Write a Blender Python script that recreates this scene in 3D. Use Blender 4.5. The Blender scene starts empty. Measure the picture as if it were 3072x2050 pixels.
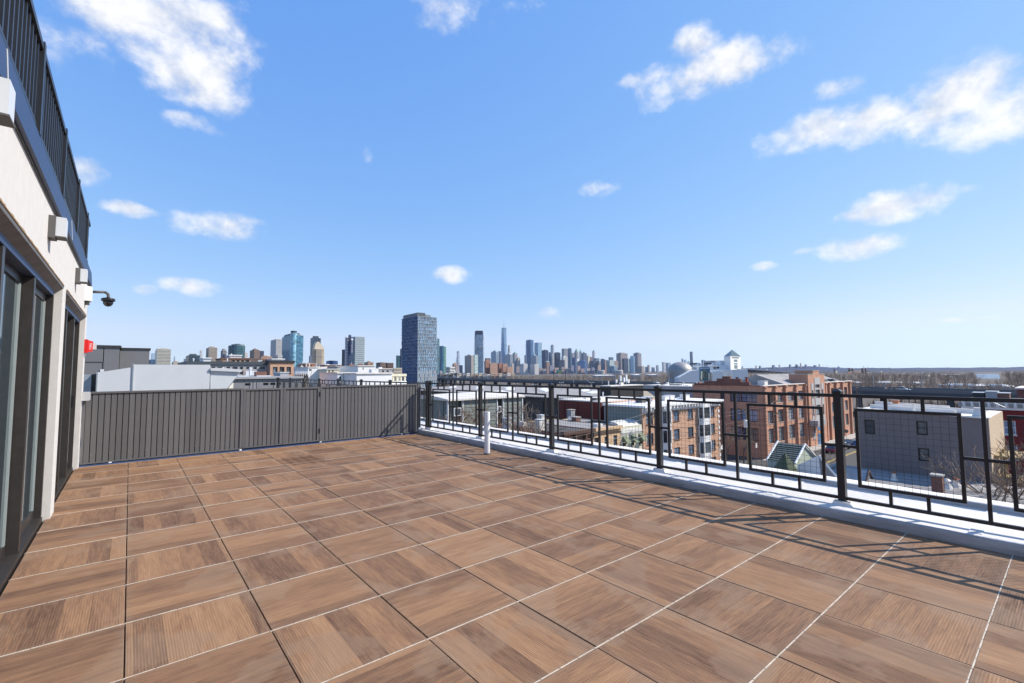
import bpy, math, random
import numpy as np
from mathutils import Matrix, Vector

# ------------------------------------------------------------------ camera
sc = bpy.context.scene
FPX = 1394.9032                       # focal length for a 3072 px wide frame
CAM = np.array([-1.24840949, -2.22176205, 1.37984516])
YAW, PITCH, ROLL = 0.687095112, 0.0650635709, -0.00689411748
GROUND = -15.0


def cam_axes():
    cy, sy, cp, sp = math.cos(YAW), math.sin(YAW), math.cos(PITCH), math.sin(PITCH)
    f = np.array([sy * cp, cy * cp, sp])
    r = np.array([cy, -sy, 0.0])
    u = np.cross(r, f)
    cr, sr = math.cos(ROLL), math.sin(ROLL)
    return f, r * cr + u * sr, -r * sr + u * cr


F_, R_, U_ = cam_axes()
cd = bpy.data.cameras.new('camera')
cd.sensor_width = 36.0
cd.lens = FPX / 3072 * 36
cd.clip_start = 0.05
cd.clip_end = 80000
cam = bpy.data.objects.new('camera', cd)
sc.collection.objects.link(cam)
M = Matrix.Identity(4)
for k in range(3):
    M[k][0], M[k][1], M[k][2], M[k][3] = R_[k], U_[k], -F_[k], CAM[k]
cam.matrix_world = M
sc.camera = cam

# ------------------------------------------------------------------ sun and sky
SUN = np.array([0.98, -0.62, 1.0]); SUN = SUN / np.linalg.norm(SUN)
SUN_EL = math.asin(SUN[2]); SUN_AZ = math.atan2(SUN[0], SUN[1])       # clockwise from +Y
sl = bpy.data.lights.new('sun', 'SUN')
sl.energy = 5.0
sl.angle = math.radians(0.53)
sl.color = (1.0, 0.935, 0.84)
so = bpy.data.objects.new('sun', sl)
so.rotation_euler = Vector(SUN).to_track_quat('Z', 'Y').to_euler()
so.location = (30, -30, 60)
sc.collection.objects.link(so)

sc.view_settings.view_transform = 'Standard'
sc.view_settings.look = 'None'
sc.view_settings.gamma = 1.0
sc.view_settings.exposure = 0.42
sc.view_settings.use_curve_mapping = False
sc.cycles.use_denoising = True
sc.cycles.max_bounces = 6
sc.cycles.diffuse_bounces = 3
sc.cycles.glossy_bounces = 3
sc.cycles.transmission_bounces = 3
sc.cycles.volume_bounces = 0
sc.cycles.transparent_max_bounces = 6
sc.cycles.caustics_reflective = True
sc.cycles.caustics_refractive = False
sc.cycles.blur_glossy = 0.15
sc.cycles.sample_clamp_indirect = 10.0


def ray(px, py):
    return F_ + R_ * (px - 1536) / FPX + U_ * (1025 - py) / FPX


def dir_n(px, py):
    d = ray(px, py)
    return d / np.linalg.norm(d)


w = bpy.data.worlds.new('World')
sc.world = w
w.use_nodes = True
w.cycles.sampling_method = 'MANUAL'
w.cycles.sample_map_resolution = 256
nt = w.node_tree
nt.nodes.clear()
N = nt.nodes.new
L = nt.links.new
wout = N('ShaderNodeOutputWorld'); bg = N('ShaderNodeBackground')
sky = N('ShaderNodeTexSky')
sky.sky_type = 'NISHITA'
sky.sun_disc = False
sky.sun_elevation = SUN_EL
sky.sun_rotation = SUN_AZ
sky.altitude = 50
sky.air_density = 1.0
sky.dust_density = 0.1
sky.ozone_density = 6.0
bg.inputs[1].default_value = 0.12
tc = N('ShaderNodeTexCoord')
def wmath(op, a, b=None, c=None, clamp=False):
    n = N('ShaderNodeMath'); n.operation = op; n.use_clamp = clamp
    for i, v in enumerate((a, b, c)):
        if v is None:
            continue
        if hasattr(v, 'is_linked'):
            L(v, n.inputs[i])
        else:
            n.inputs[i].default_value = v
    return n.outputs[0]


def wdot(vec):
    n = N('ShaderNodeVectorMath'); n.operation = 'DOT_PRODUCT'
    L(warp_out, n.inputs[0]); n.inputs[1].default_value = tuple(vec)
    return n.outputs['Value']


# evened-out clear winter sky: each channel of the sky texture on its own curve
sp = N('ShaderNodeSeparateColor'); cbn = N('ShaderNodeCombineColor')
L(sky.outputs[0], sp.inputs[0])
curve = []
for ch, (pw, sc_) in enumerate(((.85, 1.42), (.55, 2.03), (.20, 4.45))):
    curve.append(wmath('MULTIPLY', wmath('POWER', sp.outputs[ch], pw), sc_))
L(wmath('MINIMUM', curve[0], wmath('MULTIPLY', curve[1], .84)), cbn.inputs[0]); L(curve[1], cbn.inputs[1]); L(curve[2], cbn.inputs[2])


# clouds: lobes fixed in the sky by direction, with noise-torn edges
nz0 = N('ShaderNodeTexNoise'); nz0.inputs['Scale'].default_value = 7.0; nz0.inputs['Detail'].default_value = 4
L(tc.outputs['Generated'], nz0.inputs['Vector'])
vm = N('ShaderNodeVectorMath'); vm.operation = 'MULTIPLY_ADD'
vs_ = N('ShaderNodeVectorMath'); vs_.operation = 'SUBTRACT'
L(nz0.outputs['Color'], vs_.inputs[0]); vs_.inputs[1].default_value = (.5, .5, .5)
L(vs_.outputs[0], vm.inputs[0]); vm.inputs[1].default_value = (.05, .05, .035)
L(tc.outputs['Generated'], vm.inputs[2])
warp_out = vm.outputs[0]
CL = [  # centre and radii in a 2350 px wide view, strength
    (290, 25, 140, 55, 1.0), (400, 60, 120, 80, 1.0), (450, 160, 85, 75, 1.0), (370, 115, 75, 50, .8), (150, 100, 110, 65, .35),
    (480, 215, 65, 45, .95), (450, 290, 60, 22, .6), (1040, 25, 130, 55, .55), (1180, 10, 90, 25, .35),
    (1640, 165, 155, 52, 1.0), (1600, 98, 60, 34, .9), (1570, 200, 90, 38, .8), (1440, 190, 45, 20, .5),
    (1865, 295, 105, 36, .95), (2040, 265, 125, 44, 1.0), (2180, 235, 115, 58, 1.0), (2320, 255, 115, 48, 1.0), (1925, 198, 48, 22, .6),
    (1380, 425, 75, 24, .75), (505, 518, 98, 36, .95), (290, 480, 46, 18, .8), (188, 395, 36, 30, .8), (335, 668, 30, 15, .6),
    (435, 660, 56, 20, .75), (1040, 632, 60, 24, .75), (1260, 722, 46, 18, .65), (2050, 472, 92, 32, 1.0), (1943, 497, 36, 16, .8),
    (1958, 568, 76, 30, .85), (1850, 580, 34, 11, .5), (1752, 612, 30, 13, .6), (2228, 437, 28, 12, .6), (2220, 728, 60, 8, .4),
    (830, 345, 26, 40, .25)]
rng = random.Random(4)
field = None
lobes = []
for cx, cy, rx, ry, st in CL:
    k = 3072 / 2350
    c = dir_n(cx * k, cy * k)
    lobes.append((c, rx * k / FPX * .98, ry * k / FPX * .98, st))
for _ in range(14):       # the same scattered fair-weather clouds all round, beyond the frame
    az = YAW + math.radians(rng.uniform(62, 298)); el = math.radians(rng.uniform(5, 60))
    c = np.array([math.sin(az) * math.cos(el), math.cos(az) * math.cos(el), math.sin(el)])
    lobes.append((c, rng.uniform(.06, .22), rng.uniform(.02, .07), rng.uniform(.6, 1)))
for c, a, b, st in lobes:
    t1 = np.cross(c, [0, 0, 1.0]); t1 /= np.linalg.norm(t1)
    t2 = np.cross(t1, c)
    if t2[2] < 0: t2 = -t2
    Rm = Matrix(((t1[0], t2[0], c[0]), (t1[1], t2[1], c[1]), (t1[2], t2[2], c[2])))
    if Rm.determinant() < 0: Rm = Matrix(((-t1[0], t2[0], c[0]), (-t1[1], t2[1], c[1]), (-t1[2], t2[2], c[2])))
    mpn = N('ShaderNodeMapping'); mpn.vector_type = 'TEXTURE'
    mpn.inputs['Rotation'].default_value = Rm.to_euler('XYZ'); mpn.inputs['Scale'].default_value = (a, b, 1e6)
    L(warp_out, mpn.inputs['Vector'])
    d2 = N('ShaderNodeVectorMath'); d2.operation = 'DOT_PRODUCT'
    L(mpn.outputs[0], d2.inputs[0]); L(mpn.outputs[0], d2.inputs[1])
    fi = wmath('SUBTRACT', st, d2.outputs['Value'])
    field = fi if field is None else wmath('SMOOTH_MAX', field, fi, .22)
nz1 = N('ShaderNodeTexNoise'); nz1.inputs['Scale'].default_value = 15; nz1.inputs['Detail'].default_value = 10; nz1.inputs['Roughness'].default_value = .6
mp = N('ShaderNodeMapping'); mp.inputs['Scale'].default_value = (1, 1, 1.3)
L(tc.outputs['Generated'], mp.inputs[0]); L(mp.outputs[0], nz1.inputs['Vector'])
dens = wmath('ADD', field, wmath('MULTIPLY', wmath('SUBTRACT', nz1.outputs[0], .53), 2.9))
mr = N('ShaderNodeMapRange'); mr.interpolation_type = 'SMOOTHSTEP'
mr.inputs['From Min'].default_value = -.15; mr.inputs['From Max'].default_value = 1.15
mr.inputs['To Max'].default_value = .93
L(dens, mr.inputs['Value'])
ccol = N('ShaderNodeMix'); ccol.data_type = 'RGBA'
mp2 = N('ShaderNodeMapping'); mp2.inputs['Location'].default_value = tuple(.022 * v for v in (SUN[0], SUN[1], SUN[2] + .9)); mp2.inputs['Scale'].default_value = (1, 1, 1.3)
L(tc.outputs['Generated'], mp2.inputs[0])
nz2 = N('ShaderNodeTexNoise'); nz2.inputs['Scale'].default_value = 15; nz2.inputs['Detail'].default_value = 4; nz2.inputs['Roughness'].default_value = .6
L(mp2.outputs[0], nz2.inputs['Vector'])
relief = wmath('ADD', .62, wmath('MULTIPLY', wmath('SUBTRACT', nz1.outputs[0], nz2.outputs[0]), 3.0), clamp=True)
L(relief, ccol.inputs['Factor'])
ccol.inputs['A'].default_value = (4.6, 4.85, 5.4, 1); ccol.inputs['B'].default_value = (6.7, 6.65, 6.6, 1)
cmix = N('ShaderNodeMix'); cmix.data_type = 'RGBA'
L(mr.outputs[0], cmix.inputs['Factor']); L(cbn.outputs[0], cmix.inputs['A']); L(ccol.outputs['Result'], cmix.inputs['B'])
L(cmix.outputs['Result'], bg.inputs[0]); L(bg.outputs[0], wout.inputs[0])

# ------------------------------------------------------------------ pixel -> place helpers
def at_y(px, py, y):
    d = ray(px, py); return CAM + d * ((y - CAM[1]) / d[1])


def at_x(px, py, x):
    d = ray(px, py); return CAM + d * ((x - CAM[0]) / d[0])


def at_z(px, py, z):
    d = ray(px, py); return CAM + d * ((z - CAM[2]) / d[2])


FH = np.array([math.sin(YAW), math.cos(YAW), 0])


def at_d(px, py, D):
    d = ray(px, py); return CAM + d * (D / (d @ FH))


# ------------------------------------------------------------------ materials
MATS = {}


def mat(key, col, rough=.75, metal=0.0, var=.12, scale=6.0, bump=0.0, bscale=60.0, spec=.4, gen=False, stretch=None, coat=0.0):
    if key in MATS:
        return MATS[key]
    m = bpy.data.materials.new(key); m.use_nodes = True
    t = m.node_tree; b = t.nodes['Principled BSDF']
    b.inputs['Roughness'].default_value = rough; b.inputs['Metallic'].default_value = metal
    b.inputs['Specular IOR Level'].default_value = spec
    if coat: b.inputs['Coat Weight'].default_value = coat
    co = t.nodes.new('ShaderNodeTexCoord')
    src = co.outputs['Object']
    if stretch:
        mp = t.nodes.new('ShaderNodeMapping'); mp.inputs['Scale'].default_value = stretch
        t.links.new(src, mp.inputs[0]); src = mp.outputs[0]
    if var:
        n = t.nodes.new('ShaderNodeTexNoise'); n.inputs['Scale'].default_value = scale; n.inputs['Detail'].default_value = 6; n.inputs['Roughness'].default_value = .65
        t.links.new(src, n.inputs['Vector'])
        r = t.nodes.new('ShaderNodeMapRange'); r.inputs['From Min'].default_value = .25; r.inputs['From Max'].default_value = .75
        r.inputs['To Min'].default_value = 1 - var; r.inputs['To Max'].default_value = 1 + var
        t.links.new(n.outputs[0], r.inputs['Value'])
        x = t.nodes.new('ShaderNodeMix'); x.data_type = 'RGBA'; x.blend_type = 'MULTIPLY'; x.inputs['Factor'].default_value = 1
        x.inputs['A'].default_value = (*col, 1); t.links.new(r.outputs[0], x.inputs['B'])
        t.links.new(x.outputs['Result'], b.inputs['Base Color'])
    else:
        b.inputs['Base Color'].default_value = (*col, 1)
    if bump:
        n2 = t.nodes.new('ShaderNodeTexNoise'); n2.inputs['Scale'].default_value = bscale; n2.inputs['Detail'].default_value = 4
        t.links.new(co.outputs['Object'], n2.inputs['Vector'])
        bp = t.nodes.new('ShaderNodeBump'); bp.inputs['Strength'].default_value = bump; bp.inputs['Distance'].default_value = .02
        t.links.new(n2.outputs[0], bp.inputs['Height']); t.links.new(bp.outputs[0], b.inputs['Normal'])
    MATS[key] = m
    return m


def brick_mat(key, c1, c2, mortar, sx=1.0):
    """brick courses by world-ish object coordinates on walls of any heading"""
    if key in MATS: return MATS[key]
    m = mat(key, c1, .85, var=0)
    t = m.node_tree; b = t.nodes['Principled BSDF']
    co = t.nodes.new('ShaderNodeTexCoord'); se = t.nodes.new('ShaderNodeSeparateXYZ'); cb = t.nodes.new('ShaderNodeCombineXYZ')
    ad = t.nodes.new('ShaderNodeMath'); ad.operation = 'ADD'
    t.links.new(co.outputs['Object'], se.inputs[0]); t.links.new(se.outputs[0], ad.inputs[0]); t.links.new(se.outputs[1], ad.inputs[1])
    t.links.new(ad.outputs[0], cb.inputs[0]); t.links.new(se.outputs[2], cb.inputs[1])
    br = t.nodes.new('ShaderNodeTexBrick'); br.inputs['Scale'].default_value = 1.0 / sx
    br.inputs['Color1'].default_value = (*c1, 1); br.inputs['Color2'].default_value = (*c2, 1); br.inputs['Mortar'].default_value = (*mortar, 1)
    br.inputs['Brick Width'].default_value = .24; br.inputs['Row Height'].default_value = .08; br.inputs['Mortar Size'].default_value = .008
    t.links.new(cb.outputs[0], br.inputs['Vector'])
    n = t.nodes.new('ShaderNodeTexNoise'); n.inputs['Scale'].default_value = .6; n.inputs['Detail'].default_value = 7; n.inputs['Roughness'].default_value = .7
    t.links.new(co.outputs['Object'], n.inputs['Vector'])
    r = t.nodes.new('ShaderNodeMapRange'); r.inputs['To Min'].default_value = .62; r.inputs['To Max'].default_value = 1.38
    t.links.new(n.outputs[0], r.inputs['Value'])
    x = t.nodes.new('ShaderNodeMix'); x.data_type = 'RGBA'; x.blend_type = 'MULTIPLY'; x.inputs['Factor'].default_value = 1
    t.links.new(br.outputs[0], x.inputs['A']); t.links.new(r.outputs[0], x.inputs['B']); t.links.new(x.outputs['Result'], b.inputs['Base Color'])
    return m


def glass_mat(key, col, rough=.06, ior=1.6, var=.25, scale=.08, spec=.5, metal=0.0):
    m = mat(key, col, rough, metal, var, scale, spec=spec)
    m.node_tree.nodes['Principled BSDF'].inputs['IOR'].default_value = ior
    return m


def wood_tile_mat():
    m = bpy.data.materials.new('wood_look_porcelain'); m.use_nodes = True
    t = m.node_tree; nn = t.nodes.new; ln = t.links.new
    b = t.nodes['Principled BSDF']
    co = nn('ShaderNodeTexCoord'); oi = nn('ShaderNodeObjectInfo'); se = nn('ShaderNodeSeparateXYZ')
    ln(co.outputs['Object'], se.inputs[0])

    def ma(op, a, b_=None, c=None, clamp=False):
        n = nn('ShaderNodeMath'); n.operation = op; n.use_clamp = clamp
        for i, v in enumerate((a, b_, c)):
            if v is None: continue
            if hasattr(v, 'is_linked'): ln(v, n.inputs[i])
            else: n.inputs[i].default_value = v
        return n.outputs[0]
    rnd = oi.outputs['Random']
    u = se.outputs[0]; v = se.outputs[1]
    # five printed boards across the tile
    off = ma('MULTIPLY', ma('FRACT', ma('MULTIPLY', rnd, 7.31)), .08)
    ub = ma('MULTIPLY', ma('ADD', ma('ADD', u, .305), off), 1 / .128)
    idx = ma('FLOOR', ub)
    cb = nn('ShaderNodeCombineXYZ'); ln(idx, cb.inputs[0]); ln(ma('MULTIPLY', rnd, 91.0), cb.inputs[1])
    wn = nn('ShaderNodeTexWhiteNoise'); wn.noise_dimensions = '2D'; ln(cb.outputs[0], wn.inputs['Vector'])
    # grain
    gv = nn('ShaderNodeCombineXYZ')
    ln(ma('ADD', ma('MULTIPLY', u, 9.0), ma('MULTIPLY', wn.outputs['Value'], 37.0)), gv.inputs[0]); ln(ma('MULTIPLY', v, 1.35), gv.inputs[1]); ln(ma('MULTIPLY', rnd, 50.), gv.inputs[2])
    g1 = nn('ShaderNodeTexNoise'); g1.inputs['Scale'].default_value = 2.4; g1.inputs['Detail'].default_value = 8; g1.inputs['Roughness'].default_value = .62; g1.inputs['Distortion'].default_value = .6
    ln(gv.outputs[0], g1.inputs['Vector'])
    gv2 = nn('ShaderNodeCombineXYZ')
    ln(ma('MULTIPLY', u, 95.), gv2.inputs[0]); ln(ma('MULTIPLY', v, 5.5), gv2.inputs[1]); ln(ma('MULTIPLY', rnd, 20.), gv2.inputs[2])
    g2 = nn('ShaderNodeTexNoise'); g2.inputs['Scale'].default_value = 1.6; g2.inputs['Detail'].default_value = 4
    ln(gv2.outputs[0], g2.inputs['Vector'])
    ramp = nn('ShaderNodeValToRGB')
    cr = ramp.color_ramp
    cr.elements[0].position = .05; cr.elements[0].color = (.075, .040, .024, 1)
    cr.elements[1].position = 1.0; cr.elements[1].color = (.42, .245, .122, 1)
    e = cr.elements.new(.35); e.color = (.172, .096, .057, 1)
    e = cr.elements.new(.62); e.color = (.268, .149, .080, 1)
    e = cr.elements.new(.8); e.color = (.318, .186, .102, 1)
    val = ma('ADD', ma('MULTIPLY', wn.outputs['Value'], .34), ma('MULTIPLY', ma('SUBTRACT', g1.outputs[0], .12), .75))
    val = ma('ADD', val, ma('MULTIPLY', ma('SUBTRACT', g2.outputs[0], .5), .55))
    val = ma('ADD', val, ma('MULTIPLY', ma('SUBTRACT', rnd, .5), .12))
    sk = nn('ShaderNodeTexNoise'); sk.inputs['Scale'].default_value = 140; sk.inputs['Detail'].default_value = 3
    ln(co.outputs['Object'], sk.inputs['Vector'])
    val = ma('ADD', val, ma('MULTIPLY', ma('SUBTRACT', sk.outputs[0], .5), .30))
    ribs = ma('GREATER_THAN', ma('SINE', ma('MULTIPLY', u, 2 * math.pi / .0125)), .72)
    val = ma('SUBTRACT', val, ma('MULTIPLY', ribs, .06))
    val = ma('ADD', val, .03)
    # thin dark line between boards
    fr = ma('FRACT', ub)
    line = ma('LESS_THAN', fr, .02)
    val = ma('SUBTRACT', val, ma('MULTIPLY', line, .24))
    ln(val, ramp.inputs[0])
    # pale dried film in torn patches near some tile edges, and across the floor
    wv = nn('ShaderNodeTexNoise'); wv.inputs['Scale'].default_value = 2.2; wv.inputs['Detail'].default_value = 8
    ge = nn('ShaderNodeNewGeometry'); ln(ge.outputs['Position'], wv.inputs['Vector'])
    film = nn('ShaderNodeMapRange'); film.inputs['From Min'].default_value = .535; film.inputs['From Max'].default_value = .575; film.inputs['To Max'].default_value = .34
    ln(wv.outputs[0], film.inputs['Value'])
    mx = nn('ShaderNodeMix'); mx.data_type = 'RGBA'; ln(film.outputs[0], mx.inputs['Factor'])
    ln(ramp.outputs[0], mx.inputs['A']); mx.inputs['B'].default_value = (.265, .182, .122, 1)
    # greyer tone at the tile rim
    ru = ma('ABSOLUTE', u); rv = ma('ABSOLUTE', v)
    rim = nn('ShaderNodeMapRange'); rim.inputs['From Min'].default_value = .255; rim.inputs['From Max'].default_value = .305; rim.inputs['To Max'].default_value = .38
    ln(ma('MAXIMUM', ru, rv), rim.inputs['Value'])
    m2 = nn('ShaderNodeMix'); m2.data_type = 'RGBA'; ln(ma('MULTIPLY', rim.outputs[0], g1.outputs[0]), m2.inputs['Factor'])
    ln(mx.outputs['Result'], m2.inputs['A']); m2.inputs['B'].default_value = (.24, .185, .135, 1)
    # damp patches drying above the pedestals at the back of the terrace
    gp_ = nn('ShaderNodeSeparateXYZ'); ln(ge.outputs['Position'], gp_.inputs[0])
    wet = None
    for (xa_, xb_, ya_, yb_) in ((0.68, 1.20, 5.31, 6.18), (0.72, 0.95, 4.97, 5.05)):
        du_ = ma('DIVIDE', ma('ABSOLUTE', ma('SUBTRACT', gp_.outputs[0], (xa_ + xb_) / 2)), (xb_ - xa_) / 2)
        dv_ = ma('DIVIDE', ma('ABSOLUTE', ma('SUBTRACT', gp_.outputs[1], (ya_ + yb_) / 2)), (yb_ - ya_) / 2)
        q_ = ma('SUBTRACT', ma('ADD', 1.0, ma('MULTIPLY', ma('SUBTRACT', wv.outputs[0], .5), 1.2)), ma('MAXIMUM', du_, dv_))
        q_ = ma('MULTIPLY', q_, 9.0, clamp=True)
        wet = q_ if wet is None else ma('MAXIMUM', wet, q_)
    strp = ma('ADD', .6, ma('MULTIPLY', ma('GREATER_THAN', ma('SINE', ma('MULTIPLY', gp_.outputs[0], 46.0)), .1), .4))
    m3 = nn('ShaderNodeMix'); m3.data_type = 'RGBA'; m3.blend_type = 'MULTIPLY'; ln(ma('MULTIPLY', ma('MULTIPLY', wet, strp), .8), m3.inputs['Factor'])
    ln(m2.outputs['Result'], m3.inputs['A']); m3.inputs['B'].default_value = (.48, .42, .36, 1)
    ln(m3.outputs['Result'], b.inputs['Base Color'])
    b.inputs['Roughness'].default_value = .7; b.inputs['Specular IOR Level'].default_value = .18
    # fine ribs along the grain
    wv2 = nn('ShaderNodeMath'); wv2.operation = 'SINE'; ln(ma('MULTIPLY', u, 2 * math.pi / .0125), wv2.inputs[0])
    bp = nn('ShaderNodeBump'); bp.inputs['Strength'].default_value = .3; bp.inputs['Distance'].default_value = .001
    hh = ma('ADD', wv2.outputs[0], ma('MULTIPLY', g2.outputs[0], 1.2))
    ln(hh, bp.inputs['Height']); ln(bp.outputs[0], b.inputs['Normal'])
    return m


def vary_by_object(m, lo, hi, cell=None):
    """each object (or each cell of wall) gets its own tone of the same paint or glass"""
    t = m.node_tree; b = t.nodes['Principled BSDF']; inp = b.inputs['Base Color']
    if cell:
        co = t.nodes.new('ShaderNodeTexCoord'); sn = t.nodes.new('ShaderNodeVectorMath'); sn.operation = 'SNAP'
        ad = t.nodes.new('ShaderNodeVectorMath'); ad.operation = 'ADD'; ad.inputs[1].default_value = (.37, .41, .33)
        t.links.new(co.outputs['Object'], ad.inputs[0]); t.links.new(ad.outputs[0], sn.inputs[0]); sn.inputs[1].default_value = cell
        wn = t.nodes.new('ShaderNodeTexWhiteNoise'); wn.noise_dimensions = '3D'; t.links.new(sn.outputs[0], wn.inputs['Vector']); src = wn.outputs['Value']
    else:
        oi = t.nodes.new('ShaderNodeObjectInfo'); src = oi.outputs['Random']
    r = t.nodes.new('ShaderNodeMapRange'); r.inputs['To Min'].default_value = lo; r.inputs['To Max'].default_value = hi
    t.links.new(src, r.inputs['Value'])
    x = t.nodes.new('ShaderNodeMix'); x.data_type = 'RGBA'; x.blend_type = 'MULTIPLY'; x.inputs['Factor'].default_value = 1
    if inp.is_linked: t.links.new(inp.links[0].from_socket, x.inputs['A'])
    else: x.inputs['A'].default_value = inp.default_value
    t.links.new(r.outputs[0], x.inputs['B']); t.links.new(x.outputs['Result'], inp)
    return m


# ------------------------------------------------------------------ mesh helpers
WL = {}      # world location of an object's origin


class MB:
    def __init__(s): s.v = []; s.f = []; s.m = []; s.cur = 0

    def quad(s, *p):
        n = len(s.v); s.v += [tuple(map(float, q)) for q in p]; s.f.append(tuple(range(n, n + len(p)))); s.m.append(s.cur); return s

    def box(s, x0, x1, y0, y1, z0, z1):
        if x0 > x1: x0, x1 = x1, x0
        if y0 > y1: y0, y1 = y1, y0
        if z0 > z1: z0, z1 = z1, z0
        n = len(s.v)
        s.v += [(x0, y0, z0), (x1, y0, z0), (x1, y1, z0), (x0, y1, z0), (x0, y0, z1), (x1, y0, z1), (x1, y1, z1), (x0, y1, z1)]
        s.f += [(n + 3, n + 2, n + 1, n), (n + 4, n + 5, n + 6, n + 7), (n, n + 1, n + 5, n + 4), (n + 1, n + 2, n + 6, n + 5), (n + 2, n + 3, n + 7, n + 6), (n + 3, n, n + 4, n + 7)]
        s.m += [s.cur] * 6; return s

    def prism(s, lo, hi):
        """two rings of equal length"""
        n = len(s.v); k = len(lo)
        s.v += [tuple(map(float, q)) for q in lo] + [tuple(map(float, q)) for q in hi]
        s.f += [tuple(range(n + k - 1, n - 1, -1)), tuple(range(n + k, n + 2 * k))] + [(n + i, n + (i + 1) % k, n + k + (i + 1) % k, n + k + i) for i in range(k)]
        s.m += [s.cur] * (k + 2); return s

    def poly(s, pts, z0, z1):
        return s.prism([(x, y, z0) for x, y in pts], [(x, y, z1) for x, y in pts])

    def cone(s, pts, z0, apex):
        n = len(s.v); k = len(pts)
        s.v += [(x, y, z0) for x, y in pts] + [tuple(apex)]
        s.f += [(n + i, n + (i + 1) % k, n + k) for i in range(k)] + [tuple(range(n + k - 1, n - 1, -1))]
        s.m += [s.cur] * (k + 1); return s

    def tube(s, a, b, r0, r1=None, k=8, caps=True):
        r1 = r0 if r1 is None else r1
        a = np.array(a, float); b = np.array(b, float); d = b - a; d = d / (np.linalg.norm(d) + 1e-12)
        h = np.array([0, 0, 1.]) if abs(d[2]) < .9 else np.array([1., 0, 0])
        e1 = np.cross(d, h); e1 /= np.linalg.norm(e1); e2 = np.cross(d, e1)
        n = len(s.v)
        for c, r in ((a, r0), (b, r1)):
            for i in range(k):
                t = 2 * math.pi * i / k; s.v.append(tuple(c + (e1 * math.cos(t) + e2 * math.sin(t)) * r))
        s.f += [(n + i, n + k + i, n + k + (i + 1) % k, n + (i + 1) % k) for i in range(k)]; s.m += [s.cur] * k
        if caps:
            s.f += [tuple(range(n, n + k)), tuple(range(n + 2 * k - 1, n + k - 1, -1))]; s.m += [s.cur] * 2
        return s

    def path(s, pts, r, k=6):
        for a, b in zip(pts, pts[1:]): s.tube(a, b, r, r, k)
        return s

    def lathe(s, cx, cy, prof, k=20, sx=1., sy=1.):
        n = len(s.v)
        for r, z in prof:
            for i in range(k):
                t = 2 * math.pi * i / k; s.v.append((cx + r * sx * math.cos(t), cy + r * sy * math.sin(t), z))
        for j in range(len(prof) - 1):
            for i in range(k):
                s.f.append((n + j * k + i, n + j * k + (i + 1) % k, n + (j + 1) * k + (i + 1) % k, n + (j + 1) * k + i)); s.m.append(s.cur)
        s.f += [tuple(range(n + k - 1, n - 1, -1)), tuple(range(n + (len(prof) - 1) * k, n + len(prof) * k))]; s.m += [s.cur] * 2
        return s

    def mesh(s, name, mats, off=(0, 0, 0), smooth=False):
        me = bpy.data.meshes.new(name)
        o = np.array(off, float)
        v = (np.array(s.v, float).reshape(-1, 3) - o).tolist()
        me.from_pydata(v, [], s.f)
        if not isinstance(mats, (list, tuple)): mats = [mats]
        for m in mats: me.materials.append(m)
        if len(mats) > 1: me.polygons.foreach_set('material_index', s.m)
        if smooth: me.polygons.foreach_set('use_smooth', [True] * len(me.polygons))
        me.update()
        return me

    def build(s, name, mats, parent=None, smooth=False, loc=None, kind=None, label=None):
        base = WL.get(parent.name, (0, 0, 0)) if parent else (0, 0, 0)
        org = np.array(loc if loc is not None else base, float)
        me = s.mesh(name, mats, org, smooth)
        return link(name, me, org, parent, kind, label)


COL = sc.collection


def link(name, data, world_loc, parent=None, kind=None, label=None, rotz=0.0):
    o = bpy.data.objects.new(name, data); COL.objects.link(o)
    base = np.array(WL.get(parent.name, (0, 0, 0)), float) if parent else np.zeros(3)
    o.location = tuple(np.array(world_loc, float) - base)
    o.rotation_euler = (0, 0, rotz)
    if parent: o.parent = parent
    WL[o.name] = tuple(world_loc)
    if kind: o['kind'] = kind
    if label: o['label'] = label
    return o


def tag(o, label, cat, group=None, kind=None):
    if label: o['label'] = label
    if cat: o['category'] = cat
    if group: o['group'] = group
    if kind: o['kind'] = kind
    return o


def thing(name, label, cat, loc, group=None):
    o = link(name, None, loc); o.empty_display_size = .2
    return tag(o, label, cat, group)


def struct(name, mb, m, label=None, smooth=False):
    o = mb.build(name, m, smooth=smooth); o['kind'] = 'structure'
    if label: o['label'] = label
    return o


def wall_grid(mb, ax, c, a0, a1, z0, z1, holes, depth, sgn):
    """wall face in the plane x=c (ax 0) or y=c (ax 1), with real openings and reveals going in by depth; sgn = outward direction"""
    us = sorted({a0, a1, *[h[0] for h in holes], *[h[1] for h in holes]}); zs = sorted({z0, z1, *[h[2] for h in holes], *[h[3] for h in holes]})
    us = [u for u in us if a0 <= u <= a1]; zs = [z for z in zs if z0 <= z <= z1]

    def P(u, z, d=0.0):
        return (c - sgn * d, u, z) if ax == 0 else (u, c - sgn * d, z)
    for i in range(len(us) - 1):
        for j in range(len(zs) - 1):
            um, zm = (us[i] + us[i + 1]) / 2, (zs[j] + zs[j + 1]) / 2
            if any(h[0] < um < h[1] and h[2] < zm < h[3] for h in holes): continue
            mb.quad(P(us[i], zs[j]), P(us[i + 1], zs[j]), P(us[i + 1], zs[j + 1]), P(us[i], zs[j + 1]))
    for h in holes:
        u0, u1, b0, b1 = h
        mb.quad(P(u0, b0), P(u1, b0), P(u1, b0, depth), P(u0, b0, depth)); mb.quad(P(u0, b1), P(u1, b1), P(u1, b1, depth), P(u0, b1, depth))
        mb.quad(P(u0, b0), P(u0, b1), P(u0, b1, depth), P(u0, b0, depth)); mb.quad(P(u1, b0), P(u1, b1), P(u1, b1, depth), P(u1, b0, depth))
    return mb


WINC = {}


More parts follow.
